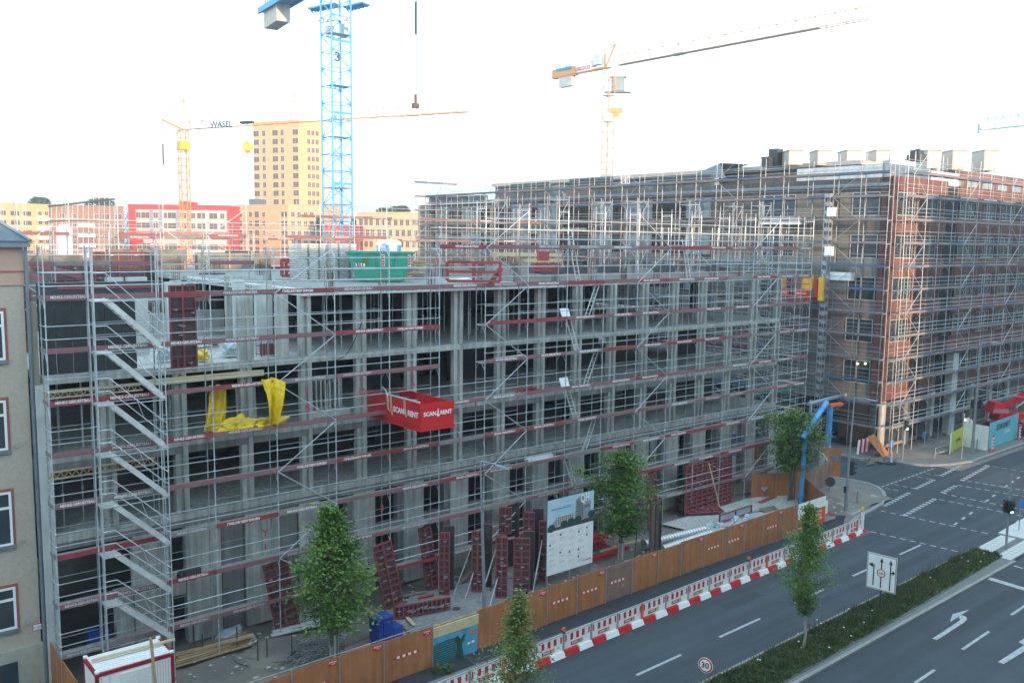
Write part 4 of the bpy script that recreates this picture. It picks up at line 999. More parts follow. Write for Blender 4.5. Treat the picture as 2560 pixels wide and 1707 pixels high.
# red waste baskets / piles
def pile(name, lab, c, s, n, m, L=1.2, r=.03, flatz=.25, ms=None, rect=False):
    q = B(); c = Vector(c)
    for _ in range(n):
        p = c+Vector((random.gauss(0, s[0]), random.gauss(0, s[1]), abs(random.gauss(0, s[2])))); a = U(0, math.pi)
        d = Vector((math.cos(a), math.sin(a), U(-flatz, flatz)))*L*U(.4, .6)
        (q.beam(p-d, p+d, r*2.6, r) if rect else q.tube(p-d, p+d, r, 5))
    o = q.build(name, m); o['kind'] = 'stuff'; o['label'] = lab; return o
P = zp(1500, 1370, .4); pile('clamp_heap', 'heap of red formwork clamps behind the site board', P+Vector((.2, .6, 0)), (.45, .3, .35), 90, 'red', .7, .03)
q = B(); q.beam(zp(1480, 1398, .45), zp(1570, 1366, .45), .2, .2); tag(q.build('red_beam', 'red'), 'long bright red steel beam on the ground behind the white board', 'steel beam')
q = B(); q.beam(zp(1500, 1378, .6), zp(1600, 1350, .6), .12, .1); tag(q.build('timber_beam', 'wood_pale'), 'pale timber beam lying next to the bright red steel beam', 'timber beam')
P = zp(780, 1600, .3); pile('rebar_heap', 'tangle of grey steel mesh and wire offcuts under the big tree', P+Vector((-.6, -.9, 0)), (.7, .4, .15), 120, 'galv_old', .8, .014)
P = zp(760, 1555, .4)
for k in range(5):
    q = B(); a = zp(690-k*3, 1552+k*9, .45+.09*(k % 2)); c = zp(800, 1515+k*11, .45+.09*(k % 2)); q.beam(a, c, .25, .06)
    tag(q.build('aluminium_plank', 'galv_white'), 'pale aluminium scaffold plank in the stack left of the big tree trunk', 'plank', 'aluminium planks by the tree')
for k in range(6):
    q = B(); a = zp(862, 1612+k*6, .5+.05*k); c = zp(925, 1585+k*6, .5+.05*k); q.beam(a, c, .2, .04)
    tag(q.build('toe_board_plank', 'toe_faded' if k % 2 else 'toe_grey'), 'spare scaffold board stacked between the big tree and the blue box', 'plank', 'spare scaffold boards by the blue box')
# timber stack lower left
sx0 = zp(440, 1640, .3); n = 0
for j in range(5):
    for k in range(4):
        a = zp(438+U(-8, 8)+k*4, 1665-j*7-k*3, .35+.09*j); d = zp(625+U(-18, 12), 1608-j*5-k*3, .35+.09*j)
        q = B(); q.beam(a, d, .16, .06); tag(q.build('timber_plank', random.choice(['wood', 'wood_pale', 'wood_old', 'wood'])), 'sawn timber plank in the strapped pile right of the office container', 'plank', 'timber planks in the strapped pile'); n += 1
for px, py in ((507, 1640), (593, 1620), (485, 1612), (645, 1655), (668, 1650), (730, 1640)):
    p = zp(px, py, .3); q = B(); q.tube(p, p+Vector((0, 0, 1.0)), .03, 6); tag(q.build('steel_stake', 'dark'), 'dark upright steel stake among the stored timber', 'stake', 'steel stakes around the stored timber')
# loose boards in front of panels
for (a, c), m in ((((912, 1518), (965, 1560)), 'wood'), (((935, 1520), (985, 1562)), 'wood_old'), (((960, 1555), (1030, 1600)), 'wood'), (((990, 1550), (1040, 1590)), 'wood_old'), (((1000, 1490), (1065, 1478)), 'wood_old'), (((985, 1475), (1010, 1450)), 'wood_old'), (((1015, 1540), (1035, 1562)), 'wood_pale'), (((1150, 1455), (1180, 1420)), 'wood_old'), (((1045, 1495), (1085, 1485)), 'form_light'), (((1130, 1470), (1170, 1440)), 'wood_old')):
    q = B(); q.beam(zp(*a, .42), zp(*c, .46), .16, .05); tag(q.build('loose_board', m), 'loose timber board on the ground between the leaning panels', 'board', 'loose boards between the formwork panels')
p = zp(1028, 1521, .37); q = B(); q.tube((1, 1, 0), (1, 1, .01), .2, 12); q = B(); p = zp(1141, 1521, .365); q.tube(p, p+Vector((0, 0, .02)), .2, 14); tag(q.build('manhole', 'dark'), 'small dark round manhole on the concrete pad', 'manhole')

# white plastic bag, pink sheet, bundles
def blob(name, lab, c, s, m, cat, sub=3, amp=.25, group=None, seedn=0):
    bm_o = bpy.data.meshes.new(name); import bmesh as bmm
    bm = bmm.new(); bmm.ops.create_icosphere(bm, subdivisions=sub, radius=1)
    from mathutils import noise
    for v in bm.verts:
        n_ = noise.noise(v.co*1.7+Vector((seedn*3.1, 0, 0)))*amp+noise.noise(v.co*4+Vector((seedn, 5, 0)))*amp*.5
        v.co = v.co*(1+n_); v.co.x *= s[0]; v.co.y *= s[1]; v.co.z = max(v.co.z, -.55)*s[2]
    bm.to_mesh(bm_o); bm.free(); bm_o.materials.append(MT[m]); o = bpy.data.objects.new(name, bm_o); col.objects.link(o); o.location = c
    if lab: tag(o, lab, cat, group)
    return o
p = zp(583, 1595, .5); blob('plastic_bag', 'crumpled white plastic sheet on the ground behind the timber pile', p+Vector((0, .2, .1)), (.6, .4, .35), 'film', 'plastic sheet', amp=.5)
p = zp(625, 1600, .4); blob('plastic_bag', 'smaller white plastic heap right of the crumpled sheet', p, (.3, .25, .18), 'film', 'plastic sheet', amp=.5, seedn=2)
p = zp(1577, 1404, .35); blob('pink_sheet', 'pink plastic sheet lying right of the middle tree trunk', p, (.42, .3, .08), 'pink', 'plastic sheet', amp=.4)
p = zp(1725, 1335, .4); 
for k, px in enumerate((1705, 1735, 1770, 1800, 1840, 1870)): p = zp(px, 1338-k*10+(k % 2)*4, .45); blob('film_scrap', 'crumpled bluish plastic film heap behind the fence', p, (.4, .2, .2), 'film', 'plastic film', amp=.6, group='plastic film heaps behind the fence', seedn=k)
# office container
ct = empty('office_container', 'white site container with red edges and ribbed roof at the lower left corner', 'container')
A = zp(202, 1645, 2.85); Bq = zp(236, 1683, 2.85); C_ = zp(432, 1628, 2.85)
x0, x1, y0, y1, zt, zb = 7.93, 10.7, 32.45, 34.1, 2.85, .3
for nm, bx in (('side_wall', (x0+.05, y0+.03, zb+.12, x1-.05, y0+.06, zt-.14)), ('end_wall', (x0+.02, y0+.08, zb+.12, x0+.05, y1-.08, zt-.14)), ('end_wall', (x1-.05, y0+.08, zb+.12, x1-.02, y1-.08, zt-.14)), ('side_wall', (x0+.05, y1-.06, zb+.12, x1-.05, y1-.03, zt-.14))): Pbox(nm, 'white', *bx, ct)
for x in (x0, x1-.12):
    for y in (y0, y1-.12): Pbox('corner_post', 'red_dark', x, y, zb, x+.12, y+.12, zt, ct)
for y in (y0, y1-.1):
    Pbox('edge_rail', 'red_dark', x0+.121, y, zt-.13, x1-.121, y+.1, zt-.01, ct); Pbox('edge_rail', 'red_dark', x0+.121, y, zb, x1-.121, y+.1, zb+.12, ct)
for x in (x0, x1-.1): Pbox('edge_rail', 'red_dark', x, y0+.121, zt-.13, x+.1, y1-.121, zt-.01, ct)
q = B(); y = y0+.1
while y < y1-.15: q.box(x0+.1, y, zt-.06, x1-.1, y+.09, zt+.02); q.box(x0+.1, y+.09, zt-.06, x1-.1, y+.17, zt-.035); y += .17
q.build('ribbed_roof', 'white', ct)
for x in (x0, x1-.14):
    for y in (y0, y1-.14): Pbox('corner_casting', 'white', x, y, zt+.001, x+.14, y+.14, zt+.07, ct)
for k in range(20): Pbox('shutter_slat', 'white', x0+.85, y0-.012, 2.55-k*.085, x0+1.9, y0+.028, 2.62-k*.085, ct)
q = B()
for k in range(9): q.box(x0+.2+k*.28 if k < 2 else x0+1.95+(k-2)*.1, y0+.02, zb+.15, x0+.21+k*.28 if k < 2 else x0+1.96+(k-2)*.1, y0+.031, zt-.2)
q.build('panel_seam', 'galv_old', ct)
Pbox('warning_label', 'yellow', x0+.015, y0+.5, 1.9, x0+.019, y0+.65, 2.2, ct)
q = B(); q.beam(zp(229, 1650, 3.0), zp(437, 1597, 3.0), .1, .07); tag(q.build('timber_beam', 'wood_pale'), 'yellowish timber lying on the ribbed container roof', 'timber beam')
q = B(); q.beam(yp(388, 1707, 32.0), yp(377, 1595, 32.2)+Vector((0, 0, 0)), .24, .05); o = q.build('plank', 'wood'); tag(o, 'upright grey brown plank leaning in front of the container', 'plank')
p = zp(245, 1630, 1.0); Pb_ = Pbox('blue_bin', 'blue', p.x-.3, p.y, 1.2, p.x+.5, p.y+.5, 1.9, None); tag(Pb_, 'blue bin behind the white container at the scaffold foot', 'bin')
# blue cabinet behind the hoarding
p = zp(940, 1600, .3); t = empty('blue_cabinet', 'dark blue metal cabinet standing behind the brown fence left of the mural', 'cabinet', None, (p.x, p.y-.6, .3)); t.rotation_euler.z = .1
Pbox('body', 'blue', -.45, -.3, 0, .35, .4, 1.3, t); Pbox('lid', 'blue', -.48, -.33, 1.301, .38, .43, 1.37, t); Pbox('door', 'blue', -.2, -.33, .3, .25, -.305, 1.2, t); text('601', .18, 'black', (.0, -.34, .55), t)
Pbox('side_box', 'blue', .42, -.25, 0, .95, .3, .7, t)
# wheelbarrow
p = zp(1908, 1238, .36); t = empty('wheelbarrow', 'grey wheelbarrow standing on the pale yard before the scaffold end', 'wheelbarrow', None, p); t.rotation_euler.z = .3
q = B(); q.hexa([(-.3, -.2, .35), (.3, -.2, .35), (.3, .2, .35), (-.3, .2, .35), (-.5, -.35, .7), (.5, -.35, .72), (.5, .35, .72), (-.5, .35, .7)]); q.build('tub', 'galv', t)
q = B(); q.tube((.55, -.05, .2), (.55, .05, .2), .2, 14); q.build('wheel', 'black', t)
for y in (-.25, .25): q = B(); q.path([(-1.0, y, .6), (-.3, y*.8, .33), (.55, y*.3, .2)], .02); q.path([(-.2, y*.8, .34), (-.3, y, 0), (0, y*.8, .3)], .018); q.build('handle', 'dark', t)
P0, P1 = zp(1900, 1256, .38), zp(1938, 1240, .38); q = B(); q.beam(P0, P1, .35, .05); tag(q.build('red_board', 'form_red'), 'dark red board lying right of the wheelbarrow', 'board')
P0, P1 = zp(1908, 1280, .4), zp(1945, 1272, .4)
for k in range(4): q = B(); q.beam(P0+Vector((0, k*.12, .05*k)), P1+Vector((0, k*.1, .05*k)), .12, .04); tag(q.build('short_board', 'wood_old'), 'short old board in the small stack behind the fence', 'board', 'short boards near the wheelbarrow')
p = zp(1870, 1240, .3); o = blob('sand_heap', None, (p.x+2, 38.3, .2), (2.6, 1.2, .55), 'sand', None, amp=.25); o['kind'] = 'stuff'
p = zp(700, 1600, .3); o = blob('soil_heap', None, (p.x-.6, 35.2, .2), (1.7, 1.2, .35), 'dirt', None, amp=.25, seedn=4); o['kind'] = 'stuff'

# loading platform basket
bk = empty('loading_platform', 'bright red steel loading platform lettered in white jutting out from the third storey', 'loading platform')
bx0, bx1, by0, by1 = 22.45, 24.35, 33.4, 38.1; bz0, bz1 = 18.4-8.72, 18.4-7.5
Pbox('floor', 'red_dark', bx0, by0, bz0-.04, bx1, by1, bz0+.06, bk)
q = B(); q.box(bx0, by0, bz0+.061, bx0+.04, by1, bz1); q.build('side_wall', 'red', bk); q = B(); q.box(bx1-.04, by0+.02, bz0+.061, bx1, by1, bz1-.1); q.build('side_wall', 'red', bk)
Pbox('front_wall', 'red', bx0+.041, by0, bz0+.061, bx1, by0+.04, bz1-.04, bk)
Pbox('edge_channel', 'red', bx0-.05, by0-.04, bz0-.1, bx0-.001, by1, bz0+.02, bk); Pbox('edge_channel', 'red', bx0-.05, by0-.05, bz0-.1, bx1+.04, by0-.001, bz0+.02, bk)
for y in (by0+.8, by0+1.6, by0+2.4, by0+3.2): Pbox('stiffener', 'red', bx1-.08, y, bz0+.07, bx1-.041, y+.06, bz1-.12, bk)
Pbox('top_tube', 'galv_white', bx0-.02, by0+.1, bz1+.01, bx0+.06, by0+3.0, bz1+.07, bk)
text('SCAN   RENT', .27, 'white', ((bx0+bx1)/2+.02, by0-.006, bz0+.68), bk, bold=.03)
text('SCAN   RENT', .36, 'white', (bx0-.006, by0+1.25, bz0+.62), bk, rot=(math.pi/2, 0, -math.pi/2), bold=.03)
for X_, Y_, r_ in (((bx0+bx1)/2+.03, by0-.008, (math.pi/2, 0, 0)), (bx0-.008, by0+1.25, (math.pi/2, 0, -math.pi/2))):
    q = B(); q.tube((0, -.04, 0), (0, -.04, .006), .08, 12); q.box(-.04, .05, 0, .04, .16, .006); q.box(-.02, .17, 0, .02, .25, .006); o = q.build('emblem', 'white', bk); o.location = (X_, Y_, bz0+.64); o.rotation_euler = r_
for px, L_ in ((by0+2.8, .75), (by0+2.5, .9), (by0+1.3, .8)):
    q = B(); q.path([(bx0-.01, px, bz1+.05), (bx0-.06, px-.1, bz1-.3), (bx0-.03, px-.16, bz1-L_), (bx0-.07, px-.05, bz1-L_+.2), (bx0, px+.1, bz1+.03)], .018, 5); q.build('sling', 'wood_pale', bk)
q = B(); q.path([(bx0+.1, by0+3.6, bz1), (bx0, by0+3.3, bz1+.35), (bx0-.05, by0+2.9, bz1+.2), (bx0-.02, by0+2.7, bz1-.3)], .03, 6); q.build('sling', 'film', bk)

# yellow tarpaulins on the scaffold
def tarp(lab, pts_top, pts_bot, bulge=.12, n=14, mrow=16, parent=None):
    q = B(); g = {}
    def lerpp(ps, t):
        k = min(int(t*(len(ps)-1)), len(ps)-2); return Vector(ps[k]).lerp(Vector(ps[k+1]), t*(len(ps)-1)-k)
    for i in range(n+1):
        for j in range(mrow+1):
            u, v = i/n, j/mrow; p = lerpp(pts_top, u).lerp(lerpp(pts_bot, u), v)
            g[i, j] = p+Vector((U(-.015, .015), -bulge*math.sin(u*9+v*2)-.05*math.sin(u*23+v*5)-bulge*math.sin(v*3.1), U(-.02, .02)))
    for i in range(n):
        for j in range(mrow): q.quad(g[i, j], g[i, j+1], g[i+1, j+1], g[i+1, j])
    o = q.build('yellow_tarpaulin', 'tarp', smooth=True); tag(o, lab, 'tarpaulin', None); return o
ty = 37.3
def yy(px, py, Y=ty): return yp(px, py, Y)
tarp('yellow tarpaulin curtain hanging left of the concrete column', [yy(522, 963), yy(545, 962), yy(566, 966)], [yy(508, 1076), yy(535, 1080), yy(562, 1076)])
tarp('twisted yellow tarpaulin draped down over the red scaffold board', [yy(652, 948, 36.2), yy(685, 944, 36.2), yy(714, 955, 36.2)], [yy(672, 1058, 36.3), yy(685, 1060, 36.3), yy(698, 1060, 36.3)], bulge=.18)
p = yy(590, 1062, 36.75); blob('yellow_tarpaulin', 'crumpled yellow tarpaulin heap on the deck beneath the hanging curtains', (p.x, p.y, DZ(3)+.18), (.85, .3, .42), 'tarp', 'tarpaulin', sub=4, amp=.9, seedn=6)
p = yy(655, 1055, 36.75); blob('yellow_tarpaulin', 'smaller crumpled yellow tarpaulin at the foot of the twisted one', (p.x, p.y, DZ(3)+.15), (.75, .3, .28), 'tarp', 'tarpaulin', sub=4, amp=.9, seedn=9)
p = yy(507, 880, 39.2); blob('yellow_sack', 'yellow sack on the open slab beside the hanging red panel', (p.x, p.y, 13.05), (.32, .3, .3), 'tarp', 'sack', amp=.4)
p = yy(577, 880, 40); blob('film_bundle', 'ball of clear plastic film on the open slab left of a column', (p.x, p.y, 13.15), (.42, .4, .4), 'film', 'film bundle', amp=.5, seedn=3)
p = yy(412, 885, 40); blob('film_bundle', 'white sack behind the hanging red panel on the open slab', (p.x, p.y, 13.1), (.3, .3, .35), 'film', 'sack', amp=.4, seedn=5)
p = yy(472, 1432, 36.8); t = empty('black_bundle', 'black wrapped bundle on the lower left scaffold deck', 'bundle', None, (p.x, 36.8, DZ(6)))
Pbox('block', 'dark', -.3, -.12, .0, .5, .2, .28, t); o = blob('wrapping', None, (-.3, 0, .12), (.18, .2, .2), 'black', None, amp=.3); o.parent = t
# panels stacked on the third storey behind yellow tarps
k = 0
for x in (16.4, 16.7, 17.1, 20.2, 20.45, 20.7, 20.95, 21.2, 21.45, 21.7):
    t = empty('slab_formwork_panel', 'pale perforated slab panel leaning in the storey behind the %s' % ('yellow tarpaulins' if x < 18 else 'row left of the red platform'), 'panel', 'pale panels leaning inside the storey', (x, 39.6, 9.62)); t.rotation_euler = (0, U(-.12, -.05), .9)
    Pbox('sheet', 'concrete_light', -.35, -.02, 0, .35, .0, 1.9, t)
    q = B(); q.box(-.37, -.08, 0, -.3, -.021, 1.92); q.box(.3, -.08, 0, .37, -.021, 1.92)
    for j in range(6): q.box(-.3, -.06, j*.37, .3, -.022, j*.37+.05)
    q.build('frame', 'white_dirty', t)
for k in range(4): Pbx = Pbox('flat_slab_element', 'white_dirty', 19.75, 38.9+.0*k, 9.63+.08*k, 21.9, 39.7, 9.69+.08*k, None); tag(Pbx, 'pale slab panel lying flat in the low stack left of the red platform', 'panel', 'flat pale panels left of the red platform')
# things lying on decks
def deckthing(name, m, lab, cat, px0, px1, lv, w=.3, h=.05, y=36.8, z=0., n=1, group=None):
    Zd = DZ(lv)+z; a = yp(px0, 900, y).x; c = yp(px1, 900, y).x
    for i in range(n):
        q = B(); q.beam((a, y+i*.09-.1, Zd+h/2+.02), (c, y+i*.09-.07, Zd+h/2+.02+U(0, .05)), w, h); tag(q.build(name, m), lab, cat, group)
deckthing('long_plank', 'wood_pale', 'long yellow plank lying on the third deck at mid facade', 'plank', 1320, 1570, 2, .2)
deckthing('long_plank', 'wood_pale', 'second yellow plank further right on the third deck', 'plank', 1655, 1735, 2, .2)
deckthing('aluminium_plank', 'galv_white', 'pale aluminium planks stacked on the third deck left of the yellow plank', 'plank', 1240, 1310, 2, .2, n=3, z=.04, group='aluminium planks on the third deck')
deckthing('aluminium_tube', 'galv', 'bundle tube on the second deck left of the white plate', 'tube', 1295, 1400, 1, .04, n=5, group='tube bundle on the second deck')
deckthing('aluminium_tube', 'galv', 'tube in the bundle on the fourth deck beside the red nets', 'tube', 1190, 1300, 3, .04, n=5, group='tube bundle on the fourth deck')
deckthing('short_plank', 'wood', 'short plank askew on the lower deck above the big tree', 'plank', 698, 770, 5, .12, z=.02)
deckthing('short_plank', 'wood_pale', 'second short plank lying crosswise on the lower deck above the big tree', 'plank', 752, 785, 5, .1, y=37.0)
p = yp(1320, 975, 36.8); pile('strap_heap', 'heap of red straps on the fourth deck', (p.x, 36.8, DZ(3)+.03), (.45, .12, .1), 50, 'form_light', .6, .02)
p = yp(1350, 1130, 36.8)
for k in range(12): q = B(); q.tube((p.x-1.0, 36.6+.04*k, DZ(5)+.05+.05*(k % 4)), (p.x+1.0+U(-.2, .2), 36.62+.04*k, DZ(5)+.05+.05*(k % 4)), .03, 6); tag(q.build('steel_tube', 'galv'), 'steel scaffold tube in the bright bundle on the sixth deck', 'tube', 'steel tubes bundled on the sixth deck')
for px, py, lv, lab in ((1413, 787, 1, 'white access hatch raised at the ladder on the second deck'), (1411, 962, 3, 'white access hatch raised at the ladder on the fourth deck')):
    p = yp(px, py, 36.8); q = B(); q.obox((p.x, 36.8, DZ(lv)+.3), (.33, 0, 0), (0, .12, .28), (0, .01, -.006)); tag(q.build('access_hatch', 'white'), lab, 'hatch')
# storage inside upper storey on the left: gas cage, bags, boards
for k, (px, lab) in enumerate(((665, 'dark wire cage of red cylinders on the open slab, left one'), (695, 'dark wire cage of red cylinders on the open slab, right one'))):
    p = yp(px, 890, 39.3); t = empty('wire_cage', lab, 'cage', None, (p.x, 39.3, 12.82)); q = B()
    for x in (-.35, .35):
        for y in (-.3, .3): q.tube((x, y, 0), (x, y, .95), .02, 5)
    for z in (.1, .5, .95): q.path([(-.35, -.3, z), (.35, -.3, z), (.35, .3, z), (-.35, .3, z), (-.35, -.3, z)], .012, 4)
    q.build('cage_frame', 'rebar', t)
    for i in range(4): q = B(); q.tube((-.24+.16*i, 0, .05), (-.24+.16*i, 0, .6), .07, 8); q.build('cylinder', 'form_red', t)

# ================================================================== OLD HOUSE AT THE LEFT
hs = empty('old_rendered_house', 'old grey rendered house with white windows and slate roof at the left edge', 'house')
HX, HY = 7.42, 38.45
Pbox('wall', 'render_w', -14, HY, 2.0, HX, 52, 16.45, hs); Pbox('cornice_band', 'render_p', -14, HY-.06, 16.451, HX+.04, 52, 17.9, hs)
Pbox('cornice_moulding', 'win_trim', -14, HY-.09, 16.95, HX+.07, HY-.061, 17.0, hs)
Pbox('plinth', 'plinth', -14, HY-.12, 0, HX+.06, 52, 1.999, hs); Pbox('gutter', 'zinc', -14, HY-.35, 17.9, HX+.25, HY-.02, 18.05, hs); Pbox('eaves', 'zinc', -14, HY-.3, 18.051, HX+.2, 52, 18.13, hs)
q = B(); r0 = Vector((HX+.25, HY-.4, 18.14)); q.poly([(-14, HY-.4, 18.14), (HX+.25, HY-.4, 18.14), (HX-5.2, HY+5.2, 22.6), (-14, HY+5.2, 22.6)]); q.poly([(HX+.25, HY-.4, 18.14), (HX+.25, 52, 18.14), (HX-5.2, 48, 22.6), (HX-5.2, HY+5.2, 22.6)]); q.build('roof', 'slate', hs)
q = B(); q.tube((HX+.25, HY-.4, 18.16), (HX-5.2, HY+5.2, 22.63), .07, 6); q.build('ridge_roll', 'zinc', hs)
q = B(); q.tube((HX+.1, HY-.16, 0), (HX+.1, HY-.16, 17.9), .07, 8); q.build('downpipe', 'zinc', hs)
Pbox('insulation_edge', 'beige', HX+.2, HY-.1, 2.5, HX+.4, HY+.1, 15.8, hs)
def old_window(zc, h, xr, w=1.5):
    wn = Pbox('window', 'glass', xr-w, HY-.02, zc-h/2, xr, HY-.004, zc+h/2, hs)
    root = empty('window_frame'); root.parent = hs
    for a in ((xr-w, zc-h/2, xr, zc-h/2+.09), (xr-w, zc+h/2-.09, xr, zc+h/2), (xr-.09, zc-h/2+.091, xr, zc+h/2-.091), (xr-w, zc-h/2+.091, xr-w+.09, zc+h/2-.091), (xr-w+.091, zc+h*.18, xr-.091, zc+h*.18+.1), (xr-w/2-.05, zc-h/2+.091, xr-w/2+.05, zc+h*.18-.001)):
        Pbox('casement', 'white', a[0], HY-.05, a[1], a[2], HY-.021, a[3], root)
    for a in ((xr+.001, zc-h/2-.12, xr+.1, zc+h/2+.12), (xr-w-.1, zc+h/2+.001, xr, zc+h/2+.12)): Pbox('window_trim', 'win_trim', a[0], HY-.03, a[1], a[2], HY-.003, a[3], hs)
    Pbox('window_sill', 'zinc', xr-w-.1, HY-.12, zc-h/2-.14, xr+.08, HY-.005, zc-h/2-.02, hs)
for (pxr, pyt, pyb) in ((8, 778, 900), (14, 1000, 1125), (27, 1228, 1362), (38, 1465, 1570)):
    T = yp(pxr, pyt, HY-.03); Bo = yp(pxr, pyb, HY-.03); old_window((T.z+Bo.z)/2, T.z-Bo.z, T.x)
T = yp(44, 1652, HY-.12); Pbox('cellar_window', 'glass', T.x-1.6, HY-.15, .55, T.x, HY-.125, T.z, hs); Pbox('cellar_grille', 'win_trim', T.x-.75, HY-.17, .55, T.x-.65, HY-.151, T.z, hs)
for px, py in ((43, 1113), (56, 1352), (69, 1555)):
    p = yp(px, py, HY-.05); q = B(); q.tube((p.x, HY-.001, p.z), (p.x, HY-.08, p.z), .09, 12); q.build('anchor_cap', 'plinth', hs)
p = yp(93, 1566, HY); Pbox('wall_sign', 'red', p.x-.17, HY-.02, p.z-.13, p.x+.17, HY-.004, p.z+.13, hs); Pbox('wall_sign', 'white', p.x-.15, HY-.026, p.z-.11, p.x+.15, HY-.0205, p.z+.11, hs); text('H 200', .12, 'text_grey', (p.x, HY-.03, p.z), hs)

# ================================================================== ON THE ROOF SLAB
Z0 = 16.0
def rp(px, py, z=Z0): return zp(px, py, z)
# edge formwork tables (white perforated) at the left end of the roof
et = empty('slab_edge_table', 'white perforated formwork table edge along the left end of the roof slab', 'formwork table')
for i in range(10):
    Pbox('edge_panel', 'white_dirty', 19.0-.0*i, 38.0+i*1.52, 15.68, 19.28, 39.49+i*1.52, 15.98, et)
    for k in range(5): Pbox('slot', 'dark', 18.985, 38.12+i*1.52+k*.28, 15.8, 18.9995, 38.24+i*1.52+k*.28, 15.87, et)
for i in range(11):
    Pbox('edge_panel', 'white_dirty', 19.3+i*1.5, 38.0, 15.69, 20.78+i*1.5, 38.24, 15.99, et)
    if i % 2: Pbox('slot', 'dark', 19.6+i*1.5, 37.985, 15.85, 19.85+i*1.5, 37.9995, 15.92, et)
q = text_mesh('PERI SKYDECK', .16, 'text_grey'); o = Pmesh('lettering', q, (24.6, 37.99, 15.84), et, rot=(math.pi/2, 0, 0))
# big white stack of slab panels
sp_ = empty('panel_stack', 'tall stack of white perforated slab panels left of the green skip', 'panel stack')
a, c, e = rp(789, 693), rp(897, 693), rp(835, 697)
for k in range(19):
    z = Z0+.1+k*.105
    jx = U(-.03, .03)
    for (xa, ya, xb, yb_) in ((22.4, 45.0, 23.9, 46.5), (24.0, 44.6, 25.6, 46.1)):
        Pbox('slab_panel', 'white_dirty', xa+jx, ya, z, xb+jx, yb_, z+.072, sp_)
    for s_x in (22.75, 23.4, 24.4, 25.1): Pbox('slot', 'black', s_x+jx, 44.585 if s_x > 24 else 44.985, z+.02, s_x+.12+jx, 44.599 if s_x > 24 else 44.999, z+.055, sp_)
Pbox('pallet', 'wood_old', 22.4, 44.9, Z0+.003, 25.6, 46.1, Z0+.095, sp_)
# green skip
sk = empty('green_skip', 'large green waste skip with red white corner strips on the roof slab', 'skip')
Pc = rp(945, 706); d_ = Pc.y/ray(945, 706).y
L0 = fp(893, 706, d_); L1 = fp(1003, 706, d_); hd = (L1-L0); hd.z = 0; wv = hd.length; hx = hd.normalized(); hy = Vector((-hx.y, hx.x, 0))
if hy.dot(FW) < 0: hy = -hy
cB = (L0+L1)/2; cB.z = Z0+.02
def skp(u, v, w): return cB+hx*u+hy*v+Vector((0, 0, w))
bw = wv/2*1.02; tw = bw*1.42; Hh = 1.62
m0 = .05
q = B()
def ring(hw, y0, y1, z): return [skp(-hw, y0, z), skp(hw, y0, z), skp(hw, y1, z), skp(-hw, y1, z)]
lo, mi_, hi = ring(bw, 0, 1.5, .05), ring(bw*1.2, -.12, 1.62, .8), ring(tw, -.22, 1.75, Hh)
for A_, C2 in ((lo, mi_), (mi_, hi)):
    for i in range(4): j = (i+1) % 4; q.quad(A_[i], A_[j], C2[j], C2[i])
q.poly(lo[::-1])
hi2 = ring(tw-.1, -.14, 1.67, Hh-.02); lo2 = ring(bw-.05, .05, 1.4, .1)
for i in range(4): j = (i+1) % 4; q.quad(hi2[j], hi2[i], lo2[i], lo2[j]); q.quad(hi[i], hi[j], hi2[j], hi2[i])
q.poly(lo2); q.build('body', 'green', sk)
q = B()
for i in range(4): q.beam(hi[i], hi[(i+1) % 4], .12, .1); q.beam(mi_[i], mi_[(i+1) % 4], .07, .07)
q.build('rim', 'green', sk)
q = B()
for u in (-.75, -.1, .5): q.beam(skp(u*bw*1.2, -.14, .8), skp(u*tw, -.25, Hh-.05), .12, .05)
q.build('rib', 'green', sk)
q = B()
for j in range(4): 
    for u in (.12, .93): q.quad(skp(tw*(u-.01+.0*j), -.235-.012+.0*j, 1.45-.14*j), skp(tw*(u+.075), -.247, 1.45-.14*j+.05), skp(tw*(u+.07), -.235, 1.40-.14*j+.0), skp(tw*(u-.015), -.235, 1.36-.14*j))
    q.quad(skp(-tw*.75+j*.14, -.19, .85), skp(-tw*.75+j*.14+.07, -.19, .85), skp(-tw*.75+j*.14+.04, -.2, 1.0), skp(-tw*.75+j*.14-.03, -.2, 1.0))
q.build('warning_stripes', 'red', sk)
q = B()
for u in (.12, .93): q.quad(skp(tw*(u-.02), -.21, .88), skp(tw*(u+.08), -.21, .88), skp(tw*(u+.085), -.243, 1.52), skp(tw*(u-.015), -.243, 1.52))
q.quad(skp(-tw*.76, -.165, .83), skp(-tw*.76+.6, -.165, .83), skp(-tw*.76+.58, -.19, 1.02), skp(-tw*.76-.02, -.19, 1.02)); q.build('strip_backing', 'white', sk)
q = B(); q.quad(skp(-tw*.5, -.18, .95), skp(-tw*.32, -.18, .95), skp(-tw*.32, -.225, 1.35), skp(-tw*.5, -.225, 1.35)); q.build('logo_plate', 'leaf_light', sk)
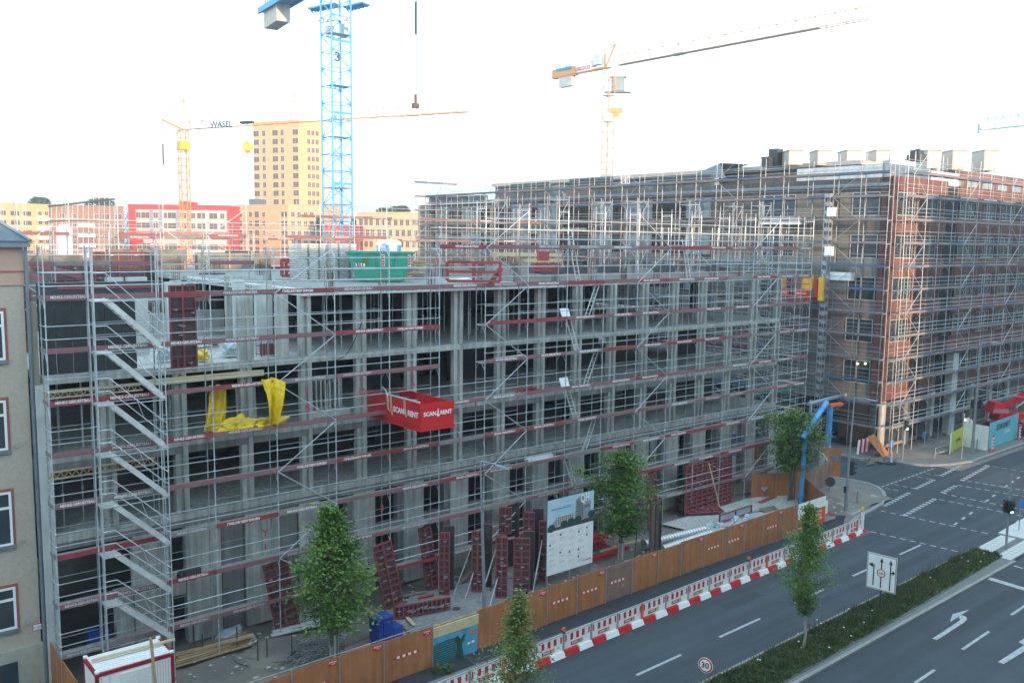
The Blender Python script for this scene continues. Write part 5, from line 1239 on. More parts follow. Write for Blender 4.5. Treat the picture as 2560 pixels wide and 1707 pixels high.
# portable toilets
for (px0, px1, lab) in ((951, 983, 'white and teal portable toilet with a domed roof, left of the pair on the roof'), (978, 1010, 'white and teal portable toilet, right of the pair behind the green skip')):
    dd = 56 if px0 < 960 else 55
    a, c = fp(px0, 640, dd), fp(px1, 640, dd); hx_ = (c-a); hx_.z = 0; w = hx_.length; zt = fp(px0, 600, dd).z
    t = empty('portable_toilet', lab, 'portable toilet', 'portable toilets on the roof', ((a.x+c.x)/2, (a.y+c.y)/2+.4, Z0)); t.rotation_euler.z = math.atan2(hx_.y, hx_.x)
    h = zt-Z0-.3; Pbox('cabin', 'blue_crane', -w/2+.03, -.45, 0, w/2-.03, .45, h, t); Pbox('door', 'white', -w/2+.16, -.48, .08, w/2-.16, -.451, h-.02, t)
    q = B(); N = 10
    for i in range(N):
        a1, a2 = math.pi*i/N, math.pi*(i+1)/N
        q.quad((-w/2*math.cos(a1), -.5, h+.32*math.sin(a1)), (-w/2*math.cos(a2), -.5, h+.32*math.sin(a2)), (-w/2*math.cos(a2), .5, h+.32*math.sin(a2)), (-w/2*math.cos(a1), .5, h+.32*math.sin(a1)))
        q.poly([(-w/2*math.cos(a1), -.5, h+.32*math.sin(a1)), (0, -.5, h), (-w/2*math.cos(a2), -.5, h+.32*math.sin(a2))])
    q.build('roof', 'white', t); text('TOI', .22, 'dark', (0, -.485, h*.5), t, rot=(math.pi/2, math.pi/2, 0))
# red formwork frames
def red_frame(lab, px0, px1, py0, py1, dd, m='form_light', nx=3, cross=True):
    a, c = fp(px0, py1, dd), fp(px1, py1, dd); zt = fp(px0, py0, dd).z; zb = a.z; hx_ = c-a; hx_.z = 0; w = hx_.length
    t = empty('red_steel_frame', lab, 'steel frame', 'red steel frames on the roof', (a.x, a.y, zb)); t.rotation_euler.z = math.atan2(hx_.y, hx_.x); h = zt-zb
    for z in (0, h/2, h): Pbox('rail', m, 0, -.06, z-.07, w, .06, z+.07, t)
    for i in range(nx+1): Pbox('upright', m, i*w/nx-.08, -.08, -.001, i*w/nx+.08, .08, h+.001, t)
    if cross:
        q = B()
        for i in range(nx): q.beam((i*w/nx, .02, h/2), ((i+1)*w/nx, .02, 0), .1, .08); q.beam((i*w/nx, .02, h), ((i+1)*w/nx, .02, h/2), .1, .08)
        q.build('brace', m, t)
    return t
red_frame('red lattice frame stack left of the white panel stack', 705, 782, 648, 690, 50, nx=2)
red_frame('second red lattice frame just behind the first', 716, 790, 650, 688, 51, nx=2)
red_frame('long low red frame in the middle of the roof beside the lumber pile', 1118, 1250, 655, 702, 46, nx=2, cross=False)
red_frame('small red frame further right on the roof slab', 1330, 1398, 660, 675, 58, nx=2)
q = B(); q.beam(rp(1225, 708), rp(1252, 672, 16.9), .25, .12); tag(q.build('red_strut', 'form_light'), 'slanting red strut at the right end of the long low frame', 'strut')
# brown formwork deck and rebar starters
Pbox('formwork_deck', 'rust_ply', 33, 38.6, 16.003, 57.8, 70, 16.03, shell)
Pbox('formwork_deck', 'concrete_dark', 19.5, 38.4, 16.003, 32.9, 70, 16.02, shell)
rb = B()
for _ in range(900):
    x, y = U(20, 57), U(40, 70)
    gx = round(x/2.98)*2.98+U(-.25, .25); gy = random.choice((38.9, 46.2, 53.5, 60, 68))+U(-.25, .25); rb.tube((gx, gy, 16.03), (gx+U(-.03, .03), gy, 16.03+U(.6, 1.1)), .014, 3, cap=False)
for k in range(260): x = 35+k*.085; rb.tube((x, 66.5, 16.03), (x, 66.5, 16.9), .012, 3, cap=False)
o = rb.build('rebar_starters', 'rebar'); o['kind'] = 'stuff'
for k in range(2):
    for j in range(3):
        a = fp(1243+k*70, 636+j*0+k*15, 58); c = fp(1404, 638+k*13, 58); q = B(); q.beam(a+Vector((0, j*.25, 0)), c+Vector((0, j*.25, 0)), .2, .22)
        tag(q.build('yellow_girder', 'wood_pale'), 'long pale yellow formwork girder stored on the middle of the roof', 'girder', 'pale yellow girders on the roof')
# lumber pile
for k in range(40):
    p = rp(1022+U(-14, 32), 700-U(0, 6)); h = U(0, 1.1); q = B(); a = U(-.3, .3); q.beam(p+Vector((-.3, a*.2, h)), p+Vector((.3+U(0, .3), a, h)), .12, .08)
    tag(q.build('lumber', random.choice(['wood', 'wood_pale', 'wood_old'])), 'short lumber piece in the ragged pile right of the green skip', 'lumber', 'lumber pile right of the skip')
for k in range(12):
    p = rp(1095+U(-20, 60), 700+U(-8, 6)); q = B(); q.beam(p, p+Vector((U(1, 2.6), U(-.3, .6), U(0, .08))), .35, .03); tag(q.build('loose_sheet', random.choice(['white_dirty', 'wood_pale', 'dark', 'galv_white'])), 'flat sheet scattered near the roof edge', 'sheet', 'scattered sheets on the roof')
# black corrugated sheets standing up
for (px, py, lab) in ((1135, 640, 'black corrugated sheet tilted up at the back of the roof, left one'), (1170, 650, 'black corrugated sheet tilted up at the back of the roof, middle one'), (1190, 688, 'black sheet lying before the red frame on the roof')):
    p = fp(px, py, 50); q = B()
    for i in range(6): q.obox(p+Vector((.18*i, -.12*i, -.16*i+.05*(i % 2))), (.13, -.02, -.08), (.3, .3, .0), (0, .004, .012))
    tag(q.build('black_sheet', 'black'), lab, 'sheet')
for k, (px, py) in enumerate(((1352, 684), (1380, 686), (1440, 684), (1520, 682), (1660, 684), (1790, 680))):
    p = rp(px, py); q = B(); q.obox(p+Vector((0, 0, .25)), (.9, 0, 0), (0, .3, 0), (0, 0, .25)); q.obox(p+Vector((.1, 0, .6)), (.5, 0, 0), (0, .2, 0), (0, 0, .1)); tag(q.build('black_box', 'dark'), 'low black crate on the far roof slab, %s from the left' % ORD[k], 'crate', 'black crates on the roof')
p = fp(1358, 640, 56); q = B(); q.tube(p+Vector((0, 0, -.3)), p+Vector((0, 0, .3)), .4, 12); tag(q.build('red_bucket', 'form_light'), 'round dark red bucket hanging above the roof crates', 'bucket')

# ================================================================== LEFT UPPER STOREY AND REAR WING
rw = empty('rear_wing_shell', 'unfinished concrete walls and columns of the rear wing behind the left scaffold', 'building shell')
def wall_px(name, m, px0, px1, pyt, z0, Y, th=.3, parent=rw, z1=None):
    a, c = yp(px0, pyt, Y), yp(px1, pyt, Y); return Pbox(name, m, a.x, Y, z0, c.x, Y+th, z1 if z1 else (a.z+c.z)/2, parent)
# columns and walls standing on the open slab (z 12.8)
for px0, px1, pyt, Y, m in ((318, 368, 693, 43, 'concrete_light'), (415, 432, 706, 42, 'concrete_light'), (585, 612, 700, 44, 'concrete_light'), (640, 680, 712, 41, 'concrete_light'), (565, 612, 690, 47, 'concrete'), (493, 560, 775, 50, 'concrete_light'), (680, 730, 710, 46, 'concrete_dark'), (375, 412, 784, 50, 'concrete_light')):
    wall_px('column' if px1-px0 < 60 else 'wall_panel', m, px0, px1, pyt, 12.803, Y)
for px0, px1 in ((602, 632), (692, 720)): wall_px('column', 'concrete', px0, px1, 735, 12.803, 38.3, z1=15.8)
for px0, px1, z0, z1, Y, m in ((500, 600, 12.81, 13.9, 56, 'concrete_light'), (620, 760, 12.81, 14.8, 58, 'concrete')): wall_px('wall_panel', m, px0, px1, 800, z0, Y, z1=z1)
# rear block with black and stained formwork and door openings
Pbox('wall_panel', 'stained', 16.5, 60, 12.803, 21.5, 60.5, 17.5, rw); Pbox('wall_panel', 'charcoal', 18.3, 59.8, 14.6, 19.5, 59.99, 17.3, rw)
Pbox('wall_panel', 'stained', 22.2, 60, 12.803, 27.5, 60.5, 17.3, rw); Pbox('wall_panel', 'stained', 9.5, 58, 12.803, 14.5, 58.5, 17.2, rw)
Pbox('floor_slab', 'concrete', 5, 62.001, 12.5, 19.2, 90, 12.8, rw); Pbox('wall_panel', 'concrete_light', 6, 66, 12.803, 13, 66.3, 17.9, rw); Pbox('wall_panel', 'charcoal', 14, 64, 12.803, 30, 64.3, 16.0, rw)
for x in (16.6, 18.1, 19.6, 21.1, 22.6, 24.2, 25.8): q = B(); q.beam((x, 59.7, 12.85), (x+.1, 59.65, U(16.5, 18)), .12, .1); q.build('timber_waler', 'wood', rw)
for k, (x, y, z, w, h, rows) in enumerate(((9.3, 52, 12.9, 1.6, 3.4, 7), (11.6, 50, 12.9, 1.4, 3.2, 7), (13.4, 55, 13.2, 2.2, 3.6, 7), (10.5, 60, 14.2, 2.4, 3.2, 5), (24.6, 57, 12.9, 1.6, 3.0, 6), (16.4, 57.5, 15.2, 3.0, 2.2, 4), (27.0, 60.0, 13.5, 2.6, 2.8, 5), (8.6, 46, 12.9, 1.2, 2.9, 6))):
    formwork('distant red formwork panel on the left upper storey, %s by depth' % ORD[k], x, y, w, h, rz=U(-.4, .3), rows=rows, z=z, nx=2, tilt=U(-.1, .06))
for k, (x, y, w, h, m) in enumerate(((10.5, 57.0, 1.5, 2.4, 'stained'), (13.0, 53.5, 1.2, 2.9, 'form_face'), (15.2, 56, 1.0, 3.1, 'concrete_light'), (18.0, 53.0, .6, 3.0, 'concrete_light'), (20.5, 55.0, 1.6, 3.3, 'form_face'), (23.0, 52.5, .6, 3.2, 'concrete'), (24.6, 60.9, 2.4, 4.6, 'form_face'), (12.2, 61.5, 1.6, 4.4, 'stained'))):
    Pbox('wall_panel', m, x, y, 12.803, x+w, y+.25, 12.8+h, rw)
    for j in range(5): Ptube('rebar_starter', 'rebar', (x+.1+j*w/5.5, y+.1, 12.8+h), (x+.1+j*w/5.5, y+.1, 13.6+h+U(0, .3)), .016, rw, 5)
for k in range(9):
    x = 10+U(0, 16); y = 50+U(0, 10); o = Pmesh('steel_prop', prop_me, (x, y, 12.805), None); tag(o, 'slim grey steel prop standing free on the open left storey', 'prop', 'free standing props on the left storey')
for k, (x, y, l, a_, m) in enumerate(((12, 45, 2.4, .3, 'wood'), (13, 46.2, 3.0, -.2, 'wood_pale'), (14.5, 43.4, 2.6, .1, 'wood_old'), (16, 47, 2.2, .8, 'wood_pale'), (10.5, 43.2, 2.0, -.4, 'wood_old'), (17.2, 44.4, 1.8, 1.2, 'dark'))):
    q = B(); q.beam((x, y, 12.88), (x+l*math.cos(a_), y+l*math.sin(a_), 12.9), .25, .06); tag(q.build('loose_board', m), 'loose board on the open left storey slab', 'board', 'loose boards on the open left storey')
# distant guard boards (red) at left
for k, (a, c) in enumerate(((fp(72, 662, 52), fp(205, 690, 46)), (fp(75, 690, 50), fp(110, 700, 48)), (fp(100, 730, 47), fp(270, 716, 47)))):
    q = B(); q.beam(a, c, .05, .3); tag(q.build('red_board', 'form_red'), 'red edge board on the left upper storey, %s from the top' % ORD[k], 'board')
# rear scaffolds
def toe_rear(li, i): return ('toe_faded', 'toe_grey', 'toe_faded', None)[(li*3+i) % 4]
scaffold('rear_scaffold', 'tall thin scaffold behind the open storey at the upper left', (6, 63, 0), (1, 0, 0), (0, 1, 0), [3.0*k for k in range(0, 12)],
    [18.4, 16.4, 14.4], lambda s: 20.6+.4*math.sin(s), 12.8, .75, toe_rear, lett=lambda li, i: (li+i) % 3 == 0, braces=(1, 6), mt='galv_white', r=.03)
scaffold('rear_scaffold', 'nearer thin scaffold standing on the left open slab', (8.2, 48.5, 0), (1, 0, 0), (0, 1, 0), [2.6*k for k in range(0, 6)],
    [16.9, 14.9], lambda s: 18.6, 12.8, .75, toe_rear, braces=(0, 3), mt='galv')
# scaffold towers with forks at the back of the roof
for k, (px, dd, lab) in enumerate(((1235, 66, 'first'), (1390, 64, 'second'), (1500, 68, 'third'), (1590, 66, 'fourth'), (1720, 70, 'fifth'), (1830, 72, 'sixth'), (1900, 70, 'seventh'))):
    p = fp(px, 640, dd); t = empty('frame_tower', 'pale scaffold frame tower at the back of the roof, %s from the left' % lab, 'frame tower', 'frame towers on the roof', (p.x, p.y, 16.03)); q = B()
    H2 = 5.6
    for x in (0, 1.2):
        for y in (0, 1.0): q.tube((x, y, 0), (x, y, H2), .035, 5)
    for z in (1.8, 3.6, 5.3): q.path([(0, 0, z), (1.2, 0, z), (1.2, 1, z), (0, 1, z), (0, 0, z)], .03, 5)
    q.tube((0, 0, 0), (1.2, 0, 1.8), .02, 4); q.tube((0, 0, 3.6), (1.2, 0, 5.3), .02, 4)
    for x in (0, 1.2): q.tube((x, 0, 4.9), (x+(.35 if x == 0 else -.35), 0, 5.3), .02, 4)
    q.build('frame', 'galv_old', t)
scaffold('roof_scaffold', 'scaffold run along the back edge of the roof slab in front of the brick building', (20, 71, 0), (1, 0, 0), (0, 1, 0), [3.07*k for k in range(0, 15)],
    [18.2, 20.2], lambda s: 21.6 if s > 14 else 19.4, 16.03, .75, toe_rear, lett=lambda li, i: (li+i) % 4 == 0, braces=(2, 7, 11), mt='galv_old', r=.024)

# ================================================================== BRICK BUILDING (right), two faces
bb = empty('brick_building', 'big scaffolded brick and grey block at the street corner on the right', 'building')
BX, BY, BT = 74.6, 38.6, 24.3
q = B(); q.box(BX+.3, BY+.3, 0, 150, 112, 23.4); q.build('core', 'greywall', bb)
def face(o, ud, nd):   # returns placer on a facade plane
    o, ud, nd = Vector(o), Vector(ud), Vector(nd)
    def pl(name, m, s0, s1, z0, z1, d0, d1, parent=bb):
        c = o+ud*((s0+s1)/2)+nd*((d0+d1)/2)+Vector((0, 0, (z0+z1)/2)); w = abs(s1-s0); t = abs(d1-d0)
        b_ = bpy.data.objects.new(name, unit_box(m)); col.objects.link(b_); b_.parent = parent
        b_.location = c; b_.scale = ((w, t, z1-z0) if abs(ud.x) > .5 else (t, w, z1-z0)); return b_
    return pl
FL = [5.0+3.72*k for k in range(6)]   # floor lines
# street face (normal -Y)
pf = face((BX, BY, 0), (1, 0, 0), (0, -1, 0))
def window(pl, s0, s1, z0, z1, n, frame='white', glass='glass', d=.08):
    w = pl('window', glass, s0, s1, z0, z1, d-.02, d)
    fr = 0
    t = .07
    for (a, c, e, g) in [(s0, s1, z0, z0+t), (s0, s1, z1-t, z1)]+[(s0+(s1-s0)*i/n-(0 if i == 0 else t/2 if i < n else t), s0+(s1-s0)*i/n+(t if i == 0 else t/2 if i < n else 0), z0+t+.001, z1-t-.001) for i in range(n+1)]:
        pl('window_frame', frame, a, c, e, g, d+.001, d+.05)
SW = [(.9, 4.2), (5.4, 8.6), (13.2, 16.8), (18.2, 21.4), (22.8, 26), (28, 31.6), (33, 36.4)]
for k in range(5):
    z = FL[k]
    pf('brick_band', 'brick', .0, 10.2, z-.55 if k else z-.4, z+1.05, 0, .22); pf('brick_band', 'brick', 12.6, 75, z-.55 if k else z-.4, z+1.05, 0, .22)
    for i, (a, c) in enumerate(SW):
        window(pf, a, c, z+1.06, z+3.1, 3, frame='cream' if i % 3 else 'galv_white', glass='glass')
        pf('brick_pier', 'brick_dark', c+.01, (SW[i+1][0]-.01 if i+1 < len(SW) and not (c < 12 < SW[i+1][0]) else c+1.1), z+1.051, z+3.169, 0, .2)
pf('brick_band', 'brick', 0, 10.2, FL[5]-.54, 24.3, 0, .22); pf('brick_band', 'brick', 12.6, 75, FL[5]-.54, 24.0, 0, .22)
pf('shaft_shade_sheet', 'charcoal', 10.25, 12.55, 0.2, 23.9, .0, .05)  # flat dark sheet painting the shade of a deep shaft
pf('corner_pillar', 'brick_dark', -.3, .75, 4.6, 24.2, .0, .25)
for s in (0.1, 4.6, 9.4, 13.2, 18.0, 22.5, 27): pf('ground_pillar', 'concrete', s, s+.75, .1, 4.55, .0, .3)
for a, c in ((.9, 4.5), (5.4, 9.3), (14, 17.9), (18.9, 22.4), (23.4, 26.9)):
    pf('shop_window', 'glass', a, c, .6, 4.1, .02, .06); pf('shop_sill', 'beige', a, c, .3, .58, .02, .2)
pf('entrance_column', 'concrete_light', 12.0, 13.1, .1, 8.2, .3, 1.0); pf('entrance_lintel', 'brick', 10.0, 14.8, 8.2, 9.2, .25, 1.2)
# side face (normal -X), running back along the side street
ps = face((BX, BY, 0), (0, 1, 0), (-1, 0, 0))
ps('corner_pillar', 'brick_dark', -.05, .72, 4.6, 24.2, .0, .25)
YW = [(.9, 3.5), (9.2, 12.8), (19.0, 22.3), (27.0, 31.2), (33.0, 36.2), (42.3, 46.0), (47.4, 51.2), (57.6, 62.0), (65.0, 68.4)]
for k in range(5):
    z = FL[k]; up = k >= 3
    for a, c in ((0.75, 18.6), (22.8, 31.6), (31.6, 36.6), (41.5, 51.6), (57.0, 69.5)):
        ps('spandrel', 'greywall' if (k+int(a)) % 3 else 'concrete_dark', a, c, z-.6, z+1.0, 0, .12)
    ps('beige_panel', 'beige' if up or k == 2 else 'greywall', 3.6, 9.1, z+1.001, z+3.11, 0, .1)
    ps('beige_panel', 'greywall', 12.9, 18.9, z+1.001, z+3.11, 0, .1)
    for i, (a, c) in enumerate(YW):
        window(ps, a, c, z+1.01, z+3.1, 3 if c-a > 2.8 else 2, frame='galv_white' if i < 2 else 'toe_grey', glass='glass_pale' if i > 1 else 'glass')
        if i > 1: ps('reveal_shade_strip', 'charcoal', a-.55, a-.02, z+1.0, z+3.1, .01, .05); ps('reveal_shade_strip', 'charcoal', c+.02, c+.5, z+1.0, z+3.1, .01, .05)  # flat dark strips paint the shade of the window reveals
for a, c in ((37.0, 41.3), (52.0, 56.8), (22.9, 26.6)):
    ps('shaft_shade_sheet', 'charcoal', a, c, 2, 22.6, .0, .06)  # depth is shallow, the shaft's shade is painted as a dark sheet
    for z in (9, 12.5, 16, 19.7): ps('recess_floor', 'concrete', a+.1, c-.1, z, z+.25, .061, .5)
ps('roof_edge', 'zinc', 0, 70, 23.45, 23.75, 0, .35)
ps('ground_shade_sheet', 'charcoal', .8, 69, .2, 4.3, .0, .06)  # dark sheet standing in for the shaded ground floor
ps('parapet', 'greywall', 0, 18.6, 23.76, 24.2, 0, .2); ps('parapet', 'concrete_dark', 18.7, 36.5, 23.76, 25.0, -.6, .1); ps('parapet', 'concrete_dark', 41.5, 51.5, 23.76, 25.2, -.6, .1); ps('parapet', 'concrete_dark', 57, 70, 23.76, 24.4, -.6, .1)
# step up: rear part is a little higher, staggered roofline
for a, c, h in ((19, 27, 25.6), (28.5, 33, 24.9), (33, 40, 26.0), (43.5, 51, 25.8), (53, 59, 25.0), (60, 69.5, 24.7)): ps('roof_upstand', 'dark', a, c-.15, 24.6, h-.25, .11, .5)
# penthouse storey set back with cream boxes
pe = empty('penthouse_storey', 'set back top storey with flat roof above the brick building', 'penthouse')
z1_ = 25.6
q = B(); q.box(80, 44.8, 23.5, 140, 100, 25.9); q.build('wall', 'greywall', pe)
Pbox('roof_slab', 'cream', 79.3, 44.2, 25.9, 140, 100, 26.3, pe)
for i, px in enumerate((1990, 2062, 2135, 2208, 2336, 2399, 2478)):
    dd = 86 if i < 4 else 84+i
    a, c = fp(px-18, 402, dd), fp(px+17, 402, dd); zt = fp(px, 377, dd).z; zb = 26.0
    t = empty('rooftop_box', 'cream louvred rooftop plant box, %s from the left on the skyline' % ORD[i], 'rooftop box', 'cream boxes along the brick building roof', ((a.x+c.x)/2, (a.y+c.y)/2, zb)); hx_ = c-a; w = Vector((hx_.x, hx_.y)).length
    t.rotation_euler.z = math.atan2(hx_.y, hx_.x)+(.0)
    Pbox('casing', 'cream', -w/2, 0, 0, w/2, 2.5, zt-zb, t); Pbox('rim', 'beige', -w/2-.05, -.05, zt-zb, w/2+.05, 2.55, zt-zb+.08, t)
    for j in range(5): Pbox('louvre', 'white_dirty', -w/2+.12, -.04, .25+j*(zt-zb-.4)/5, w/2-.12, -.005, .25+(j+.7)*(zt-zb-.4)/5, t)
p = fp(2290, 400, 84)
for dx, dz, s in ((0, .5, .5), (.9, .3, .4), (-.7, .1, .4), (.3, 1.0, .15), (-1.3, -.2, .3)): Pbx = Pbox('machine_block', 'dark', p.x+dx-s, p.y-s, 26.3, p.x+dx+s, p.y+s, 26.3+dz+s, pe)
for px, w, h in ((1935, .8, .5), (1950, .5, 1.3)): a = fp(px, 400, 88); Pbox('chimney_box', 'dark', a.x-w, a.y, 25.9, a.x+w, a.y+1, 26.4+h, pe)
# sloped metal roof part, white/steel wraps at the corner
q = B(); a, c, d2, e = xp(1715, 445, 75.5), xp(1800, 408, 75.5), xp(1820, 410, 75.5), xp(1815, 448, 75.5); off = Vector((5, 0, .2))
q.poly([a, c, c+off, a+off]); q.poly([a, xp(1815, 446, 75.5), c]); q.build('sloped_roof', 'zinc', pe)
Pbox('metal_parapet', 'zinc', 76.3, 40.2, 24.3, 85, 40.4, 25.6, pe); Pbox('metal_parapet', 'galv_white', 76.3, 40.41, 24.3, 76.5, 49, 25.5, pe); Pbox('white_sheeting', 'white', 85.2, 40.2, 23.9, 91, 40.4, 25.4, pe)
for s in range(10): Pbox('railing', 'galv', 92+s*2, 40.2, 24.0, 92.05+s*2, 40.25, 25.2, pe)
# right rear storey of the brick block at far right skyline
Pbox('wall', 'brick', 96, 44.0, 23.5, 140, 44.3, 26.5, pe)
for k in range(6): Pbox('window', 'glass_pale', 97.5+k*4, 43.9, 24.0, 100+k*4, 43.99, 25.8, pe)

# scaffolds on the brick block
def toe_bb(li, i): return ('toe_blue', 'toe_grey', 'toe_grey', 'toe_blue', 'toe_grey')[(li*2+i*3+li*i) % 5]
BL = [24.5-2.0*k for k in range(12)]
scaffold('corner_scaffold', 'blue and grey boarded scaffold along the street face of the brick building', (74.2, 37.0, 0), (1, 0, 0), (0, 1, 0), [0]+[1.1+2.57*k for k in range(17)],
    BL, lambda s: 26.3, .1, .8, toe_bb, rail_h=(.35, .7, 1.05), braces=(1, 5, 9, 13), mt='galv', r=.027)
scaffold('side_scaffold', 'blue and grey boarded scaffold along the side face of the brick building', (73.1, 38.0, 0), (0, 1, 0), (1, 0, 0), [2.57*k for k in range(28)],
    BL, lambda s: 26.2+(.9 if s > 15 else 0)+.3*math.sin(s*3), .1, .8, toe_bb, rail_h=(.35, .7, 1.05), braces=(1, 6, 11, 16, 21, 25), mt='galv_old', r=.028)
# left end return of that scaffold
scaffold('end_scaffold', 'narrow scaffold bay closing the far left end of the brick building', (73.1, 108.2, 0), (1, 0, 0), (0, 1, 0), [-1.5, 1.0, 3.6, 6.2], [26.5-2*k for k in range(6)], lambda s: 28.0, 8, .8, toe_bb, braces=(0,), mt='galv_white', r=.035)
# hoist mast with cage
hm = empty('hoist_mast', 'white ladder like hoist mast climbing the side face of the brick building', 'hoist')
mx = 72.9; m0_ = xp(2062, 700, mx); my = m0_.y; zt = xp(2078, 490, mx).z
q = B()
for x in (-.25, .25):
    for y in (-.25, .25): q.tube((mx+x, my+y, 1), (mx+x, my+y, zt), .035, 5)
q.build('mast', 'galv_old', hm)
q = B(); z = 1.5
while z < zt: q.box(mx-.27, my-.27, z, mx+.27, my+.27, z+.35); z += .75
kind(q.build('mast_section', 'galv_old', hm), 'stuff')
q = B(); z = 1.0
while z < zt-.8: q.tube((mx-.27, my-.28, z), (mx-.27, my+.28, z+.75), .02, 4); z += .75
kind(q.build('mast_brace', 'dark', hm), 'stuff')
a = xp(2060, 705, mx-.6)
hc = empty('hoist_platform', 'red and yellow hoist platform at the side of the brick building', 'hoist platform', None, (0, 0, 0))
ya, yb2, zc_ = my+.6, my+4.4, a.z
Pbox('platform_floor', 'red_dark', mx-1.4, ya, zc_-1.6, mx-.3, yb2, zc_-1.45, hc)
for y in (ya, (ya+yb2)/2+.1): Pbox('rail_panel', 'red', mx-1.42, y+.1, zc_-1.44, mx-1.38, y+1.6, zc_-.7, hc); text('HEKRATEC', .22, 'white', (mx-1.43, y+.85, zc_-1.1), hc, rot=(math.pi/2, 0, -math.pi/2))
for y in (ya+.2, yb2-.8): Pbox('motor', 'yellow', mx-1.2, y, zc_-.69, mx-.5, y+.7, zc_+.6, hc)
Pbox('motor', 'red', mx-.7, my+.3, zc_-1.4, mx-.4, my+.58, zc_+.2, hc); Pbox('motor', 'yellow', mx-.7, my-.25, zc_-1.7, mx-.4, my+.2, zc_+.4, hc)
for x in (-1.4, -.4):
    for z in (-.2, .3): Ptube('railing', 'red', (mx+x, ya, zc_+z), (mx+x, yb2, zc_+z), .03, hc)
# boxes and clutter on the brick block
p = xp(2095, 710, 73.6); t = Pbox('white_parcel', 'white', 73.2, p.y-1.4, 15.2, 73.9, p.y+1.4, 15.9, None); tag(t, 'white wrapped parcel on the brick scaffold right of the hoist', 'parcel')
for px, py in ((2082, 530), (2076, 628)): p = xp(px, py, 73.0); t = Pbox('air_unit', 'white', 72.6, p.y-.35, p.z-.4, 73.0, p.y+.35, p.z+.4, None); tag(t, 'small white boxed unit beside the hoist mast, %s one' % ('upper' if py < 600 else 'lower'), 'unit')
p = xp(2080, 512, 74.4); ps('brown_board', 'rust_ply', p.y-BY-.7, p.y-BY+.7, p.z-.9, p.z+1.4, .13, .18)
for px, py in ((2144, 909), (2163, 909)): p = xp(px, py, 74.45); o = blob('site_lamp', 'small glowing site lamp behind a window of the brick block, %s' % ('left' if px < 2150 else 'right'), p, (.07, .07, .07), 'lamp_warm', 'lamp', amp=0)

# red pallets of brick on the roof level of the brick block left
for px in (1925, 1960, 1990): p = xp(px, 548, 73.6); t = Pbox('white_parcel', 'white', 73.2, p.y-.8, p.z-.5, 74, p.y+.8, p.z+.1, None); tag(t, 'white wrapped pallet on the side scaffold above the hoist platform', 'parcel', 'white pallets above the hoist')

# ================================================================== STREET CORNER BEYOND
p1, p2 = zp(2026, 1200), None
gy = 41.5; G0 = yp(2026, 1007, gy); G1 = yp(2190, 968, gy+.5)
pg = empty('pipe_gantry', 'pale grey horizontal pipe gantry carried on two posts over the side street', 'pipe gantry')
q = B(); q.tube((G0.x-.3, gy, G0.z-.05), (G1.x, gy+.5, G1.z), .17, 12); q.build('pipe', 'grey_blue', pg)
for px in (2028, 2176): a = yp(px, 1000, gy); q = B(); q.tube((a.x, gy, .1), (a.x, gy, a.z), .12, 8); q.build('post', 'grey_blue', pg)
bp_ = empty('blue_pipe', 'thick bright blue pipe rising upright from the corner with an orange flange', 'blue pipe')
a = zp(2065, 1176, .2); tq = yp(2076, 1016, a.y)
q = B(); q.tube((a.x, a.y, .0), (tq.x, a.y, tq.z), .23, 16); q.build('pipe', 'blue_pipe', bp_, smooth=False)
for z in (2.0, tq.z*.55): q = B(); x_ = a.x+(tq.x-a.x)*z/tq.z; q.tube((x_, a.y, z), (x_+.01, a.y, z+.14), .31, 16); q.build('collar', 'blue_pipe', bp_)
text('BRUNNEN', .32, 'white', (a.x-.05, a.y-.27, 1.6), bp_, rot=(math.pi/2, -math.pi/2, -.3))
fl = yp(2090, 1016, a.y); q = B(); q.beam((tq.x-.3, a.y-.1, tq.z+.12), (fl.x+.5, a.y-.2, tq.z+.12), .3, .22); q.build('flange', 'orange', bp_)
bp2 = empty('blue_pipe', 'thick blue pipe slanting down with an open dark end beside the corner tree', 'blue pipe')
A1 = yp(2066, 1006, 33.6); A2 = yp(2004, 1098, 32.6); q = B(); q.tube(A1, A2, .2, 16, cap=False); q.tube(A1, A2+(A1-A2)*.001, .17, 16, cap=False); q.build('pipe', 'blue_pipe', bp2)
q = B(); d_n = (A1-A2).normalized(); q.tube(A2+d_n*.02, A2+d_n*.1, .225, 16, cap=False); q.tube(A2+(A1-A2)*.8, A2+(A1-A2)*.8+d_n*.1, .235, 16); q.build('collar', 'blue_pipe', bp2); q = B(); q.tube(A2-d_n*.005, A2-d_n*.007, .165, 14); q.build('pipe_mouth_shade', 'black', bp2)  # black disc paints the shaded inside of the open pipe
bp3 = empty('blue_pipe', 'blue upright pipe standing behind the corner tree trunks', 'blue pipe')
a3 = zp(2001, 1262, .3); t3 = yp(2012, 1102, a3.y); q = B(); q.tube((a3.x, a3.y, 0), (t3.x, a3.y, t3.z), .15, 14); q.build('pipe', 'blue_pipe', bp3); q = B(); q.tube((a3.x, a3.y, .9), (a3.x, a3.y, 1.1), .22, 14); q.build('collar', 'blue_pipe', bp3)
# green netted site entrance between the buildings
gn = empty('green_site_gate', 'dark green mesh gate closing the side street between the two buildings', 'gate')
for i in range(6): wallpiece('mesh_panel', 'green_dark', (66.2+i*1.35, 46.5), (67.5+i*1.35, 46.5), .3, 4.2, gn)
q = B(); q.tube((66, 46.3, 5.0), (74, 46.3, 4.7), .09, 6); q.build('beam', 'green', gn)
q = B()
for i in range(34): q.tube((66+i*.24, 46.2, .2), (66+i*.24, 46.2, 2.4), .025, 4)
q.tube((66, 46.2, 2.4), (74, 46.2, 2.4), .03, 5); kind(q.build('bars', 'green_dark', gn), 'stuff')
t = Pbox('white_tube_lamp', 'white', 69.2, 45.6, 2.6, 69.4, 45.7, 4.0, None); tag(t, 'white hanging tube in front of the green mesh gate', 'tube')
